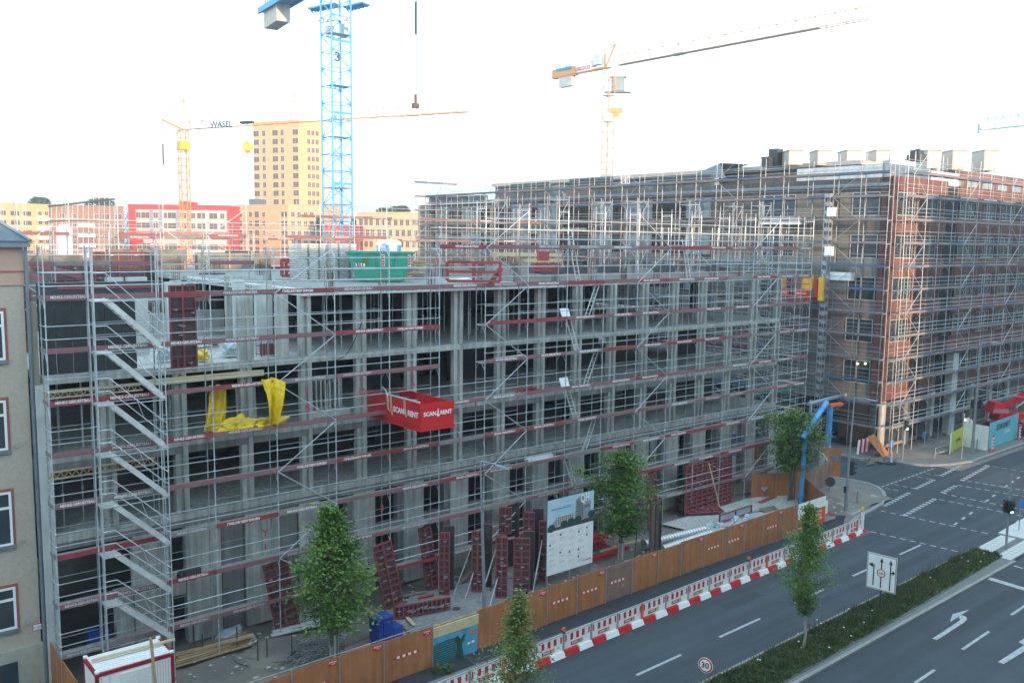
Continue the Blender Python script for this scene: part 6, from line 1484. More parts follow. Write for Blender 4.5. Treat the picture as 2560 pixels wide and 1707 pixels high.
# second unfinished block visible through the side street
nb = empty('dark_site_block', 'dark unfinished structure deep in the side street between the buildings', 'building shell')
for z in (3.5, 7, 10.5, 14): Pbox('floor_slab', 'concrete_dark', 59.8, 66, z, 73, 90, z+.3, nb)
for x in (60, 63, 66, 69, 72): Pbox('column', 'concrete_dark', x, 66.1, 0.1, x+.5, 66.6, 3.49, nb)
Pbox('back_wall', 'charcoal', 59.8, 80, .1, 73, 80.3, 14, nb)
Pbox('yellow_girder', 'wood_pale', 64, 52, 7.1, 68, 52.3, 7.3, None)['kind'] = 'structure'
# leaning plywood board, chevron barrier, debris
tb = zp(2225, 1145); t = empty('leaning_board', 'large plywood board leaning askew at the brick corner', 'board', None, (0, 0, 0))
c1, c2, c3, c4 = yp(2168, 1094, 38.0), yp(2187, 1085, 38.0), zp(2225, 1137), zp(2211, 1148)
q = B(); nrm = Vector((.03, .06, .02)); q.hexa([c1, c4, c3, c2, c1+nrm, c4+nrm, c3+nrm, c2+nrm]); q.build('board', 'ply', t)
q = B(); 
for _ in range(12): p = c1.lerp(c3, U(.25, .8))-nrm*.3; q.tube(p, p+Vector((U(-.3, .3), 0, U(-.3, .3))), .02, 4)
q.build('scrawl', 'dark', t)
t = empty('chevron_board', 'red and white chevron warning board leaning in rubble left of the plywood', 'warning board', None, (0, 0, 0))
p = zp(2160, 1133); 
for k in range(6): q = B(); q.beam((p.x-1.1+k*.36, p.y, .1), (p.x-.75+k*.36, p.y+.1, 1.3), .2, .03); q.build('stripe', 'red' if k % 2 else 'white', t)
pile('rubble_boards', 'broken boards lying in front of the leaning plywood', zp(2195, 1150, .15), (.9, .3, .06), 22, 'wood_old', 1.2, .05, .05, rect=True)
pile('rubble_boards', 'rubble and planks along the brick building foot', zp(2420, 1085, .2)+Vector((-3, 2, 0)), (2.5, .5, .15), 60, 'wood_old', 1.5, .05, .08, rect=True)
pile('rubble_stones', 'grey kerb stones stacked before the lime board', zp(2360, 1130, .15), (.5, .3, .15), 16, 'kerb', .7, .09, .05, rect=True)
for px, py, lab in ((2310, 1092, 'small light blue sign at the scaffold foot, right one'), (2229, 1115, 'small light blue sign at the scaffold foot, left one')): p = zp(px, py, .6); t = Pbox('info_plate', 'signblue', p.x-.35, p.y, .5, p.x+.35, p.y+.04, 1.1, None); tag(t, lab, 'sign'); text('Tor', .3, 'white', (p.x, p.y-.01, .8), t) if False else None
# boards along the far pavement
lb = empty('lime_board', 'lime green advertising board on the far pavement', 'advertising board')
a, c = zp(2375, 1137), zp(2410, 1115); zt = yp(2378, 1082, a.y).z; wallpiece('board', 'lime', (a.x, a.y), (c.x, c.y), .15, zt, lb)
d = c-a; rz = math.atan2(d.y, d.x); wallpiece('edge', 'white', (a.x-.35, a.y-.1), (a.x-.02, a.y-.02), .15, zt, lb, .05)
text('BCON.', .5, 'dark', ((a.x+c.x)/2, (a.y+c.y)/2-.05, zt*.5), lb, rot=(math.pi/2, 0, rz))
wb = empty('white_board', 'plain white board fence piece behind the lamp post on the far pavement', 'advertising board')
a2, c2_ = zp(2408, 1118), zp(2468, 1130); wallpiece('board', 'white', (a2.x, a2.y), (c2_.x, c2_.y), .12, 2.35, wb)
tq_ = empty('turquoise_board', 'long turquoise advertising board in front of the red boom lift', 'advertising board')
a4, c4_ = zp(2470, 1125), zp(2542, 1097); wallpiece('board', 'turq', (a4.x, a4.y), (c4_.x, c4_.y), .12, 2.5, tq_)
d = c4_-a4; rz = math.atan2(d.y, d.x); m_ = (a4+c4_)/2; text('ZUKUNFT', .75, 'dark', (m_.x-.3, m_.y-.06, 1.85), tq_, rot=(math.pi/2, 0, rz)); text('LEBEN', .5, 'white', (m_.x+.6, m_.y-.06, 1.2), tq_, rot=(math.pi/2, 0, rz))
q = B(); o5 = m_+Vector((-2.4, -.07, 1.0))
for a_, b_ in (((0, 0, 0), (.2, 0, .6)), ((.2, 0, .6), (.35, 0, .1)), ((.2, 0, .6), (.3, 0, .95)), ((.25, 0, .8), (.5, 0, .7))): q.tube(o5+Vector(a_), o5+Vector(b_), .03, 5)
q.build('printed_figure', 'yellow', tq_)
for (px, py, lab) in ((2473, 1127, 'striped red and white marker blade with an orange lamp left of the turquoise board'), (2541, 1098, 'striped red and white marker blade right of the turquoise board')):
    p = zp(px, py); t = empty('striped_marker', lab, 'marker post', None, (p.x-.2, p.y-.35, .02)); Pbox('blade', 'white', -.2, -.02, .12, .2, .02, 1.3, t)
    q = B()
    for k in range(4): q.poly([(-.2, -.025, .2+k*.3), (.2, -.025, .05+k*.3), (.2, -.025, .2+k*.3), (-.2, -.025, .35+k*.3)])
    q.build('stripes', 'red', t); Pbox('foot', 'red_dark', -.6, -.3, 0, .6, .3, .1, t); q = B(); q.tube((0, -.05, 1.45), (0, .05, 1.45), .13, 10); q.build('lamp', 'orange', t)
# red boom lift
bl = empty('boom_lift', 'red telescopic boom lift parked behind the turquoise board', 'boom lift'); b0 = fp(2505, 1075, 97)
def bq(px, py, dd=97): return fp(px, py, dd)
q = B(); ax = (bq(2540, 1080)-bq(2470, 1080)).normalized(); ax.z = 0; ax.normalize(); ay = Vector((-ax.y, ax.x, 0))
b0 = zp(2512, 1092); cbl = Vector((b0.x, b0.y+1.2, 0))+ax*1.4
def BL3(u, v, w): return cbl+ax*u+ay*v+Vector((0, 0, w))
def bbox(nm, m, u0, u1, v0, v1, w0, w1, tap=0): 
    q = B(); q.hexa([BL3(u0, v0, w0), BL3(u1, v0, w0), BL3(u1, v1, w0), BL3(u0, v1, w0), BL3(u0+tap, v0+tap*.5, w1), BL3(u1-tap, v0+tap*.5, w1), BL3(u1-tap, v1-tap*.5, w1), BL3(u0+tap, v1-tap*.5, w1)]); return q.build(nm, m, bl)
bbox('chassis', 'red_dark', -1.6, 1.7, -1.0, 1.0, .5, 1.2)
for u in (-1.3, 1.4):
    for v in (-1.1, 1.1): q = B(); q.tube(BL3(u, v-.18, .55), BL3(u, v+.18, .55), .52, 16); q.build('wheel', 'black', bl); q = B(); q.tube(BL3(u, v-.2, .55), BL3(u, v-.19, .55), .25, 12); q.build('hub', 'red', bl)
bbox('turntable', 'red', -1.4, .9, -.9, .9, 1.5, 2.3, .2); bbox('counterweight', 'red', -2.0, -.5, -.85, .85, 2.3, 3.3, .35); bbox('name_band', 'pink', -1.9, -.4, -.88, -.86, 2.32, 2.7)
bbox('hood', 'red', .2, 2.6, -.7, .7, 1.7, 2.2, .15)
q = B(); q.beam(BL3(-.4, 0, 2.8), BL3(3.2, 0, 5.2), .45, .5); q.build('boom', 'red', bl); q = B(); q.beam(BL3(2.6, 0, 4.8), BL3(5.5, 0, 6.7), .35, .4); q.build('boom', 'red', bl)
q = B(); q.beam(BL3(.6, -.32, 2.8), BL3(2.2, -.32, 4.1), .1, .12); q.build('cylinder', 'galv_white', bl)
q = B(); q.hexa([BL3(-2.2, -1.8, .1), BL3(-1.0, -1.8, .1), BL3(-1.0, -1.2, .1), BL3(-2.2, -1.2, .1), BL3(-2.2, -1.8, .8), BL3(-1.0, -1.8, .8), BL3(-1.0, -1.2, .8), BL3(-2.2, -1.2, .8)]); tag(q.build('red_crate', 'red'), 'red crate standing between white board and boom lift', 'crate')
q = B(); 
for px in range(8): x = 76+px*4.2; q.tube((x, 34.0+px*.03, .1), (x, 34.0+px*.03, 1.1), .02, 4)
for h in (.5, 1.05): q.tube((76, 34, h), (88, 34.1, h+.03), .012, 4)
kind(q.build('wire_fence', 'galv_old'), 'stuff')

# ================================================================== BACKGROUND BUILDINGS
def far_block(name, lab, px0, px1, pyt0, pyt1, d0, d1, wm, rows, cols, side=None, sm=None, win_w=.45, win_h=.55, storey=3.0, frame='palewall', glass='far_glass', depth=14, bottom=0, skip=(), cat='apartment block'):
    """front face from pixel px0 to px1 at depth d0,d1"""
    a, c = fp(px0, pyt0, d0), fp(px1, pyt1, d1); zt = (a.z+c.z)/2
    u = Vector((c.x-a.x, c.y-a.y, 0)); W = u.length; u.normalize(); n = Vector((-u.y, u.x, 0)); n = n if n.dot(FW) > 0 else -n
    t = empty(name, lab, cat, None, (a.x, a.y, 0)); rz = math.atan2(u.y, u.x); t.rotation_euler.z = rz
    # local frame: x along facade, y into depth
    q = B(); q.box(0, .0, bottom, W, depth, zt); q.build('wall', wm, t)
    q = B(); q.box(-.15, -.12, zt-.35, W+.15, depth+.1, zt+.12); q.build('roof_edge', sm or wm, t)
    def wmesh(w, h, nm):
        q = B(); q.box(-w/2, -.05, -h/2, w/2, -.005, h/2, 0); g = .12
        q.box(-w/2+g, -.07, -h/2+g, -.05, -.051, h/2-g, 1); q.box(.05, -.07, -h/2+g, w/2-g, -.051, h/2-g, 1)
        o = q.build('window', [frame, glass]); me = o.data; bpy.data.objects.remove(o); return me
    return t, W, zt, wmesh
def place_windows(t, me, xs_, zs, y=0):
    for z in zs:
        for x in xs_: Pmesh('window', me, (x, y, z), t)
# yellow block far left
t, W, zt, wf = far_block('yellow_apartment_block', 'ochre yellow apartment block at the far left behind the old house roof', -30, 122, 503, 515, 285, 300, 'ochre', 0, 0)
m3 = wf(3.0, 1.7, 0); place_windows(t, m3, [W*.2, W*.42, W*.62], [zt-3.2-3.1*k for k in range(6)]); m1 = wf(1.3, 1.5, 0); place_windows(t, m1, [W*.84, W*.95], [zt-3.0-3.1*k for k in range(6)])
for k in range(4): Pbox('balcony', 'white', W*.78, -1.5, zt-5.6-3.1*k, W*.97, -.1, zt-4.5-3.1*k, t)
# brown block with scaffold
t, W, zt, wf = far_block('brown_brick_block', 'pinkish brown brick block with a sloping scaffold frame above its roof', 128, 308, 510, 518, 270, 280, 'brownwall', 0, 0)
mm = wf(2.4, 1.8, 0); place_windows(t, mm, [W*.75, W*.92], [zt-3.3-3.1*k for k in range(6)]); place_windows(t, wf(1.4, 1.6, 0), [W*.14, W*.3, W*.62], [zt-3.3-3.1*k for k in range(6)])
for k in range(5): Pbox('balcony', 'white', W*.35, -1.4, zt-6.6-3.1*k, W*.58, -.08, zt-5.5-3.1*k, t)
# red framed block
t, W, zt, wf = far_block('red_apartment_block', 'red framed apartment block with pale grey walls and white windows', 320, 573, 513, 513, 290, 292, 'redwall', 0, 0)
Pbox('pale_front', 'palewall', W*.075, -.12, zt-8.6, W*.975, -.002, zt-1.6, t)
Pbox('pale_front', 'palewall', W*.14, -.12, zt-13.2, W*.975, -.002, zt-9.9, t); Pbox('pale_front', 'palewall', W*.34, -.12, zt-17.6, W*.975, -.002, zt-14.3, t); Pbox('pale_front', 'palewall', W*.34, -.12, 0, W*.975, -.002, zt-18.6, t)
a_ = wf(1.6, 2.0, 0); b2_ = wf(2.8, 2.1, 0); 
place_windows(t, b2_, [W*.17, W*.43, W*.72, W*.84], [zt-3.4-3.4*k for k in range(8)], -.12); place_windows(t, a_, [W*.1, W*.27, W*.36, W*.55, W*.64, W*.93], [zt-3.4-3.4*k for k in range(8)], -.12)
for x in (.23, .32, .49, .60): Pbox('grey_panel', 'text_grey', W*x-.8, -.16, zt-8.5, W*x+.5, -.121, zt-1.8, t)
Pbox('stair_head', 'redwall', W*.48, 2, zt, W*.62, 8, zt+1.2, t)
# golden tower and podium
t, W, zt, wf = far_block('golden_tower', 'tall golden tiled residential tower with small dark windows', 632, 746, 303, 304, 330, 322, 'tower', 0, 0, depth=.1, cat='tower block')
q = B(); D = 12; q.hexa([(0, .1, 0), (W, .1, 0), (W+5.2, D-3, 0), (2, D, 0), (0, .1, zt), (W, .1, zt), (W+5.2, D-3, zt), (2, D, zt)]); q.build('side_wall', 'tower_side', t)
w1 = wf(1.5, 2.2, 0); w2 = wf(2.6, 2.2, 0); zs = [zt-4.2-3.14*k for k in range(19)]
place_windows(t, w2, [W*.07, W*.49, W*.93], zs); place_windows(t, w1, [W*.24, W*.645], zs)
for z in zs:
    for k in range(3): s_ = .25+k*.16; wob = Pmesh('window', w1, (W+5.2*(s_+.12), .1+(D-3.1)*(s_+.12), z), t); wob.rotation_euler.z = math.atan2(D-3.1, 5.2); wob.scale = (.9, 1, .9)
Pbox('joint', 'tower_side', 0, -.02, zt-16, W, -.001, zt-15.85, t)
t, W, zt, wf = far_block('golden_podium_block', 'lower golden tiled block in front of the tower', 587, 720, 511, 514, 315, 305, 'tower', 0, 0, depth=3, cat='apartment block')
q = B(); q.hexa([(W, .0, 0), (W+8, 7, 0), (W+7, 20, 0), (0, 20, 0), (W, .0, zt), (W+8, 7, zt), (W+7, 20, zt), (0, 20, zt)]); q.build('side_wall', 'tower_side', t)
w1 = wf(1.4, 1.9, 0); w2 = wf(2.8, 2.0, 0); zs = [zt-3.3-3.1*k for k in range(9)]
place_windows(t, w2, [W*.09, W*.93], zs); place_windows(t, w1, [W*.3, W*.55], zs); place_windows(t, wf(2.0, 2.3, 0), [W*.42], zs)
for z in zs:
    for k in range(4): o = Pmesh('window', w1, (W+8*(.15+k*.2), 7*(.15+k*.2), z), t); o.rotation_euler.z = math.atan2(7, 8)
Pbox('plant_box', 'slate', W*.2, 2, zt, W*.35, 6, zt+2.2, t)
# red and orange block behind the blue crane
t, W, zt, wf = far_block('orange_red_block', 'orange and dark red low building seen through the blue crane mast', 806, 862, 562, 562, 240, 240, 'redwall', 0, 0, cat='building')
Pbox('dark_side', 'form_red', W+.01, 0, 0, W+4.2, 12, zt+.01, t)
place_windows(t, wf(1.6, 2.0, 0), [W*.3, W*.75], [zt-2.5-3*k for k in range(3)])
# yellow block right of the crane
t, W, zt, wf = far_block('yellow_row_block', 'yellow rendered block with many small windows left of the brick building scaffold', 892, 1075, 528, 535, 245, 238, 'ochre2', 0, 0)
w1 = wf(1.2, 2.0, 0)
for k in range(8): place_windows(t, w1, [W*x+(k % 2)*.5 for x in (.06, .13, .2, .29, .36, .45, .54, .62, .7, .79, .86, .94)], [zt-2.6-2.95*k])
# roof scaffold screen over the brown block
scr = empty('roof_scaffold_frame', 'light scaffold screen standing above the brown block roof at upper left', 'scaffold')
q = B()
for k in range(13):
    px = 128+k*13.3; a = fp(px, 476-k*1.2, 200); c = fp(px, 640, 200); q.tube(c, a, .07, 4)
for py in (476, 492, 505): q.tube(fp(128, py+4, 200), fp(288, py-14, 200), .06, 4)
q.build('frame', 'galv_white', scr)
q = B(); q.beam(fp(122, 516, 198), fp(285, 498, 198), 1.2, .3); q.build('deck', 'dark', scr); q = B(); q.beam(fp(120, 553, 198), fp(265, 550, 198), 1.2, .2); q.build('deck', 'dark', scr)
for px, py in ((2, 475), (58, 476)):
    q = B(); 
    for dx in (0, 6): q.tube(fp(px+dx, 700, 90), fp(px+dx, py, 90), .03, 4)
    q.tube(fp(px, py+3, 90), fp(px+6, py+3, 90), .03, 4); q.tube(fp(px, py+25, 90), fp(px+6, py+25, 90), .03, 4); tag(q.build('frame_post', 'galv_white'), 'thin pale scaffold frame post against the sky at far left, %s one' % ('first' if px < 20 else 'second'), 'scaffold frame')
# grey X braced truss slots between blocks
for px0, px1, lab in ((114, 129, 'between yellow and brown blocks'), (307, 320, 'between brown and red blocks'), (573, 588, 'between red and golden blocks')):
    q = B(); dd = 310
    for k in range(6):
        y0_ = 515+k*22; q.tube(fp(px0, y0_, dd), fp(px1, y0_+22, dd), .18, 4); q.tube(fp(px1, y0_, dd), fp(px0, y0_+22, dd), .18, 4); q.tube(fp(px0, y0_, dd), fp(px1, y0_, dd), .12, 4)
    q.tube(fp(px0, 515, dd), fp(px0, 650, dd), .2, 4); q.tube(fp(px1, 515, dd), fp(px1, 650, dd), .2, 4)
    tag(q.build('lattice_bridge', 'grey_blue'), 'pale cross braced lattice screen ' + lab, 'lattice screen')
# portable toilet far left
p = fp(163, 640, 95); t = empty('portable_toilet', 'white portable toilet far off on the rear wing at the upper left', 'portable toilet', None, (p.x, p.y, 15.0)); a = fp(163, 562, 95)
Pbox('cabin', 'white', -.6, -.5, 0, .6, .5, a.z-15-.3, t); Pbox('door', 'blue_crane', .05, -.53, .3, .25, -.501, a.z-15.5, t); q = B(); q.tube((0, 0, a.z-15-.299), (0, 0, a.z-15), .62, 12, .45); q.build('roof', 'white', t)

# ================================================================== CRANES
def lattice(q, p0, p1, wid, nsec, r, rb, up=None, tri=False, hgt=None):
    p0, p1 = Vector(p0), Vector(p1); d = p1-p0; u = up or (Vector((1, 0, 0)) if abs(d.normalized().z) > .9 else Vector((0, 0, 1)))
    if abs(d.normalized().z) > .9: e1, e2 = Vector((1, 0, 0)), Vector((0, 1, 0)); co = [(-wid/2, -wid/2), (wid/2, -wid/2), (wid/2, wid/2), (-wid/2, wid/2)]
    else: e1 = d.cross(u).normalized(); e2 = u; co = [(-wid/2, 0), (wid/2, 0), (0, hgt or wid)]
    ch = [[p0+d*(i/nsec)+e1*a+e2*c for i in range(nsec+1)] for a, c in co]
    for c in ch: q.tube(c[0], c[-1], r, 6)
    m = len(ch)
    for i in range(nsec):
        for k in range(m):
            a, c = ch[k], ch[(k+1) % m]; q.tube(a[i], c[i], rb, 4, cap=False)
            if (i+k) % 2: q.tube(a[i], c[i+1], rb, 4, cap=False)
            else: q.tube(c[i], a[i+1], rb, 4, cap=False)
    for k in range(m): q.tube(ch[k][-1], ch[(k+1) % m][-1], rb, 4)
# blue crane
dC = 82.0; base = fp(845, 600, dC); cb_ = empty('blue_tower_crane', 'tall sky blue lattice tower crane numbered 3 with grey counterweights', 'tower crane')
BXc, BYc = base.x, base.y
q = B(); nS = 30; lattice(q, (BXc, BYc, .3), (BXc, BYc, 45.6), 1.95, nS, .085, .04); q.build('mast', 'blue_crane', cb_)
q = B()
for k in range(0, nS, 3): z = .3+45.3*k/nS; q.box(BXc-.9, BYc-.9, z, BXc+.9, BYc+.2, z+.06)
q.build('platform', 'galv_white', cb_)
q = B()
for s in (-.22, .22): q.tube((BXc+.2+s, BYc+.3, 1), (BXc+.2+s, BYc+.3, 45), .03, 4)
z = 1
while z < 45: q.tube((BXc-.02, BYc+.3, z), (BXc+.42, BYc+.3, z), .018, 4, cap=False); z += .35
q.build('ladder', 'text_grey', cb_)
for z in (16.9+6.3*k for k in range(5)): 
    q = B(); q.box(BXc-1.0, BYc-1.02, z, BXc+1.0, BYc-.98, z+.2); q.build('collar', 'blue_crane', cb_)
p = fp(829, 153, 80.7); text('3', 1.15, 'dark', (BXc-.45, BYc-1.08, p.z), cb_, bold=.02)
q = B()
for px, py, rr_ in ((815, 52, .6), (870, 48, .7), (890, 60, .4)):
    p = fp(px, py, 81); q.obox(p, (rr_, -rr_*.4, .15), (.2, .3, .05), (-.1, .05, .12))
q.build('floodlight', 'pipe_cream', cb_)
q = B(); p = fp(825, 80, 82); q.obox(p, (.3, 0, 0), (0, .3, 0), (0, 0, .5)); p = fp(862, 78, 82); q.obox(p, (.25, 0, 0), (0, .25, 0), (0, 0, .6)); q.build('cable_box', 'galv_white', cb_)
zj = 43.3
for px0, px1, py, w in ((778, 845, 25, 1.0), (868, 915, 22, 1.0)):
    a, c = fp(px0, py, 81.5), fp(px1, py-12, 80.5); q = B(); q.beam(a, c, 1.2, .15)
    for k in range(6): q.beam(a.lerp(c, k/5)+Vector((0, 0, -.1)), a.lerp(c, k/5)+Vector((.5, .6, -.1)), .1, .1)
    q.build('service_platform', 'blue_crane', cb_); q = B()
    for k in range(6): q.tube(a.lerp(c, k/5), a.lerp(c, k/5)+Vector((0, 0, 1.1)), .025, 4)
    q.tube(a+Vector((0, 0, 1.1)), c+Vector((0, 0, 1.1)), .025, 4); q.build('railing', 'galv_white', cb_)
c_end = fp(667, 32, 94.0); c_root = Vector((BXc, BYc, c_end.z))
q = B(); dd_ = (c_root-c_end); sd = Vector((-dd_.y, dd_.x, 0)).normalized()
for s in (-.9, .9): q.beam(c_end+sd*s, c_root+sd*s, .25, .55)
for k in range(12): p = c_end.lerp(c_root, k/12); q.beam(p-sd*.9, p+sd*.9, .12, .2)
q.build('counter_jib', 'blue_crane', cb_)
q = B(); p = c_end.lerp(c_root, .05); e = c_end.lerp(c_root, .62); q.obox((p+e)/2+Vector((0, 0, -.1)), (e-p)/2, sd*.8, (0, 0, .03)); q.build('jib_floor', 'blue_pipe', cb_)
for k in range(7):
    p = c_end.lerp(c_root, .07+.032*k)+Vector((0, 0, -.9)); q = B(); q.obox(p, dd_.normalized()*.19, sd*.72, (0, 0, 1.05-.02*k)); q.build('counterweight_block', 'concrete_light', cb_)
for k in range(5):
    p = c_end.lerp(c_root, .075+.032*k)+Vector((0, 0, 1.3)); q = B(); q.obox(p, dd_.normalized()*.19, sd*.7, (0, 0, .9)); q.build('counterweight_block', 'galv_white', cb_)
jd = dd_.normalized(); q = B(); lattice(q, c_root+jd*1, c_root+jd*40+Vector((0, 0, .4)), 1.3, 22, .06, .03, hgt=1.4); q.build('jib', 'blue_crane', cb_)
ht = fp(1039, 265, 72.6); q = B(); q.tube((ht.x-.05, ht.y, ht.z+.3), (ht.x-.1, ht.y, c_root.z), .03, 4); q.tube((ht.x+.1, ht.y, ht.z+.3), (ht.x+.1, ht.y, c_root.z), .03, 4); q.build('hoist_rope', 'dark', cb_)
q = B(); a = fp(1040, 5, 72.6); q.beam(a, a-Vector((0, 0, 2.6)), .12, .12); q.build('chain', 'dark', cb_); q = B(); q.obox(ht, (.28, 0, 0), (0, .15, 0), (0, 0, .2)); q.tube(ht+Vector((0, 0, .2)), ht+Vector((0, 0, .9)), .12, 8); q.build('hook_block', 'rebar', cb_)
# yellow crane right (behind the brick building)
dP = 178.0; pb = fp(1513, 600, dP); yc = empty('yellow_tower_crane', 'large yellow flat top tower crane with a long jib rising to the right', 'tower crane')
zt = fp(1513, 190, dP).z
q = B(); lattice(q, (pb.x, pb.y, 2), (pb.x, pb.y, zt), 1.62, 34, .11, .05); q.build('mast', 'crane_yel', yc)
for z in (zt-4.6, zt-9.6, zt-20): Pbox('platform', 'blue_pipe', pb.x-.75, pb.y-.75, z, pb.x+.75, pb.y+.75, z+.12, yc)
je = zp(2165, 49, zt+1.0); j0 = Vector((pb.x, pb.y, zt+1.0)); jdir = (je-j0).normalized(); cj = j0-jdir*15.5
q = B(); lattice(q, j0+jdir*1.5, je, 1.3, 30, .075, .035, hgt=1.9); q.build('jib', 'crane_yel', yc)
q = B(); q.beam(j0+jdir*3+Vector((0, 0, .0)), j0+jdir*45, .7, .12); q.build('jib_walkway', 'text_grey', yc)
q = B(); sd = Vector((-jdir.y, jdir.x, 0)).normalized()
for s in (-.6, .6): q.beam(cj+sd*s, j0+sd*s, .18, .35)
q.build('counter_jib', 'crane_yel', yc)
q = B(); q.obox(cj+jdir*3.2+Vector((0, 0, .5)), jdir*3.4, sd*.6, (0, 0, .9)); q.build('ballast_frame', 'crane_yel', yc)
for k in range(5): q = B(); q.obox(cj+jdir*(2.2+.75*k)+Vector((0, 0, -1.4)), jdir*.36, sd*.55, (0, 0, 1.0)); q.build('counterweight_block', 'concrete_light', yc)
rzc = math.atan2(jdir.y, jdir.x)
nside = -1 if sd.dot(FW) > 0 else 1
q = B(); q.obox(cj+jdir*3.6+sd*nside*.75+Vector((0, 0, 1.2)), jdir*2.2, sd*.05, (0, 0, .22)); q.build('sign_board', 'blue_crane', yc)
p = cj+jdir*3.6+sd*nside*.85+Vector((0, 0, 1.5)); flipx = rzc if nside < 0 else rzc+math.pi
text('POTAIN', 1.3, 'signblue', p, yc, rot=(math.pi/2, 0, rzc+(math.pi if jdir.dot(RT) < 0 else 0)))
p = cj+jdir*9.3+sd*nside*.85+Vector((0, 0, .5)); q = B(); q.obox(cj+jdir*9.3+sd*nside*.75+Vector((0, 0, .5)), jdir*2.0, sd*.04, (0, 0, .6)); q.build('sign_board', 'white', yc); text('SILOCO', 1.05, 'red', p, yc, rot=(math.pi/2, 0, rzc), bold=.02)
q = B(); q.obox(cj+jdir*12.5+Vector((0, 0, 1.9)), jdir*.9, sd*.6, (0, 0, 1.1)); q.obox(cj+jdir*11.1+Vector((0, 0, 1.2)), jdir*.5, sd*.5, (0, 0, .6)); q.build('winch_cabinet', 'galv_white', yc)
q = B(); q.beam(j0+jdir*-1, j0+jdir*1.5+Vector((0, 0, 4.2)), .25); q.beam(j0+jdir*1.5+Vector((0, 0, 4.2)), j0+jdir*5+Vector((0, 0, 2.0)), .15); q.beam(j0+jdir*-1.2, j0+jdir*-1.2+Vector((0, 0, 2.8)), .3); q.beam(j0+jdir*-1.2+Vector((0, 0, 2.8)), j0+jdir*1.5+Vector((0, 0, 4.2)), .15); q.build('head_frame', 'crane_yel', yc)
pc = fp(1545, 212, dP-2); q = B(); q.obox(pc, (.95, -.9, 0), (.5, .5, 0), (0, 0, 1.3)); q.build('cab', 'glass_pale', yc); q = B(); q.obox(pc-Vector((0, 0, 1.5)), (1.9, -1.7, 0), (.6, .6, 0), (0, 0, .08)); q.obox(pc+Vector((0, 0, 1.4)), (1.2, -1.1, 0), (.6, .6, 0), (0, 0, .06)); q.build('cab_frame', 'text_grey', yc)
tr_ = j0+jdir*17; q = B(); q.beam(tr_-jdir*1.2, tr_+jdir*1.2, .6, .5); q.tube(tr_, tr_+Vector((0, 0, 3)), .08, 4); q.build('trolley', 'text_grey', yc)
h_ = fp(1540, 277, dP-10); q = B(); q.tube((h_.x, h_.y, h_.z+.6), (h_.x, h_.y, zt+1), .02, 4, cap=False); q.build('hoist_rope', 'galv_white', yc); q = B(); q.obox(h_, (.9, -.8, 0), (.1, .1, 0), (0, 0, .5)); q.obox(h_-Vector((0, 0, .8)), (.45, -.4, 0), (.1, .1, 0), (0, 0, .4)); q.tube(h_-Vector((0, 0, 1.0)), h_-Vector((0, 0, 2.0)), .1, 5); q.build('hook_block', 'crane_yel', yc)
# yellow crane left
dW = 140.0; pb = fp(465, 590, dW); wc = empty('yellow_tower_crane', 'smaller yellow crane with a peaked head and level jib at the upper left', 'tower crane')
zt = fp(465, 330, dW).z; q = B(); lattice(q, (pb.x, pb.y, 2), (pb.x, pb.y, zt), 1.25, 30, .085, .042); q.build('mast', 'crane_yel', wc)
j0 = Vector((pb.x, pb.y, zt+.1)); je = zp(1170, 279, zt+1.6); jdir = (je-j0).normalized()
q = B(); lattice(q, j0, je, .9, 40, .05, .025, hgt=1.2); q.build('jib', 'crane_yel', wc)
pk = fp(460, 248, dW); tl_ = fp(406, 300, dW); q = B(); q.tube(j0+jdir*1.5, pk, .09, 5); q.tube(j0-jdir*.6, pk, .09, 5); q.build('head_frame', 'crane_yel', wc)
q = B(); q.tube(pk, tl_, .07, 4); q.tube(pk, j0+jdir*26+Vector((0, 0, 1.3)), .04, 4); q.tube(tl_, tl_-Vector((0, 0, 5)), .06, 4); q.build('stay', 'grey_pole', wc)
q = B(); q.beam(j0, tl_, .25, .3); q.tube(fp(450, 326, dW), fp(417, 358, dW), .07, 5); q.build('counter_jib', 'crane_yel', wc)
q = B(); a = fp(407, 360, dW); q.beam(a, a-Vector((0, 0, 3.3)), .2, .2); q.build('counterweight', 'rebar', wc)
Pbox('cab', 'yellow', pb.x-.8, pb.y-.9, zt-3.0, pb.x+.8, pb.y+.7, zt-1.7, wc)
rzc = math.atan2(jdir.y, jdir.x); text('WASEL', 1.2, 'dark', fp(553, 312, dW-8), wc, rot=(math.pi/2, 0, rzc), bold=.02)
hk = fp(619, 368, 128); q = B(); q.obox(hk, (.7, -.2, 0), (.1, .2, 0), (0, 0, .5)); q.tube(hk+Vector((0, 0, .4)), hk+Vector((0, 0, .9)), .45, 10, .1); q.tube(hk-Vector((0, 0, .5)), hk-Vector((0, 0, .9)), .5, 10, .1); q.build('hook_block', 'yellow', wc)
q = B(); q.tube(hk, (hk.x, hk.y, zt), .035, 4); q.tube(hk, hk-Vector((0, 0, 5)), .035, 4); q.obox((hk.x, hk.y, zt), jdir*1.0, (.3, .3, 0), (0, 0, .15)); q.build('hoist_rope', 'dark', wc)
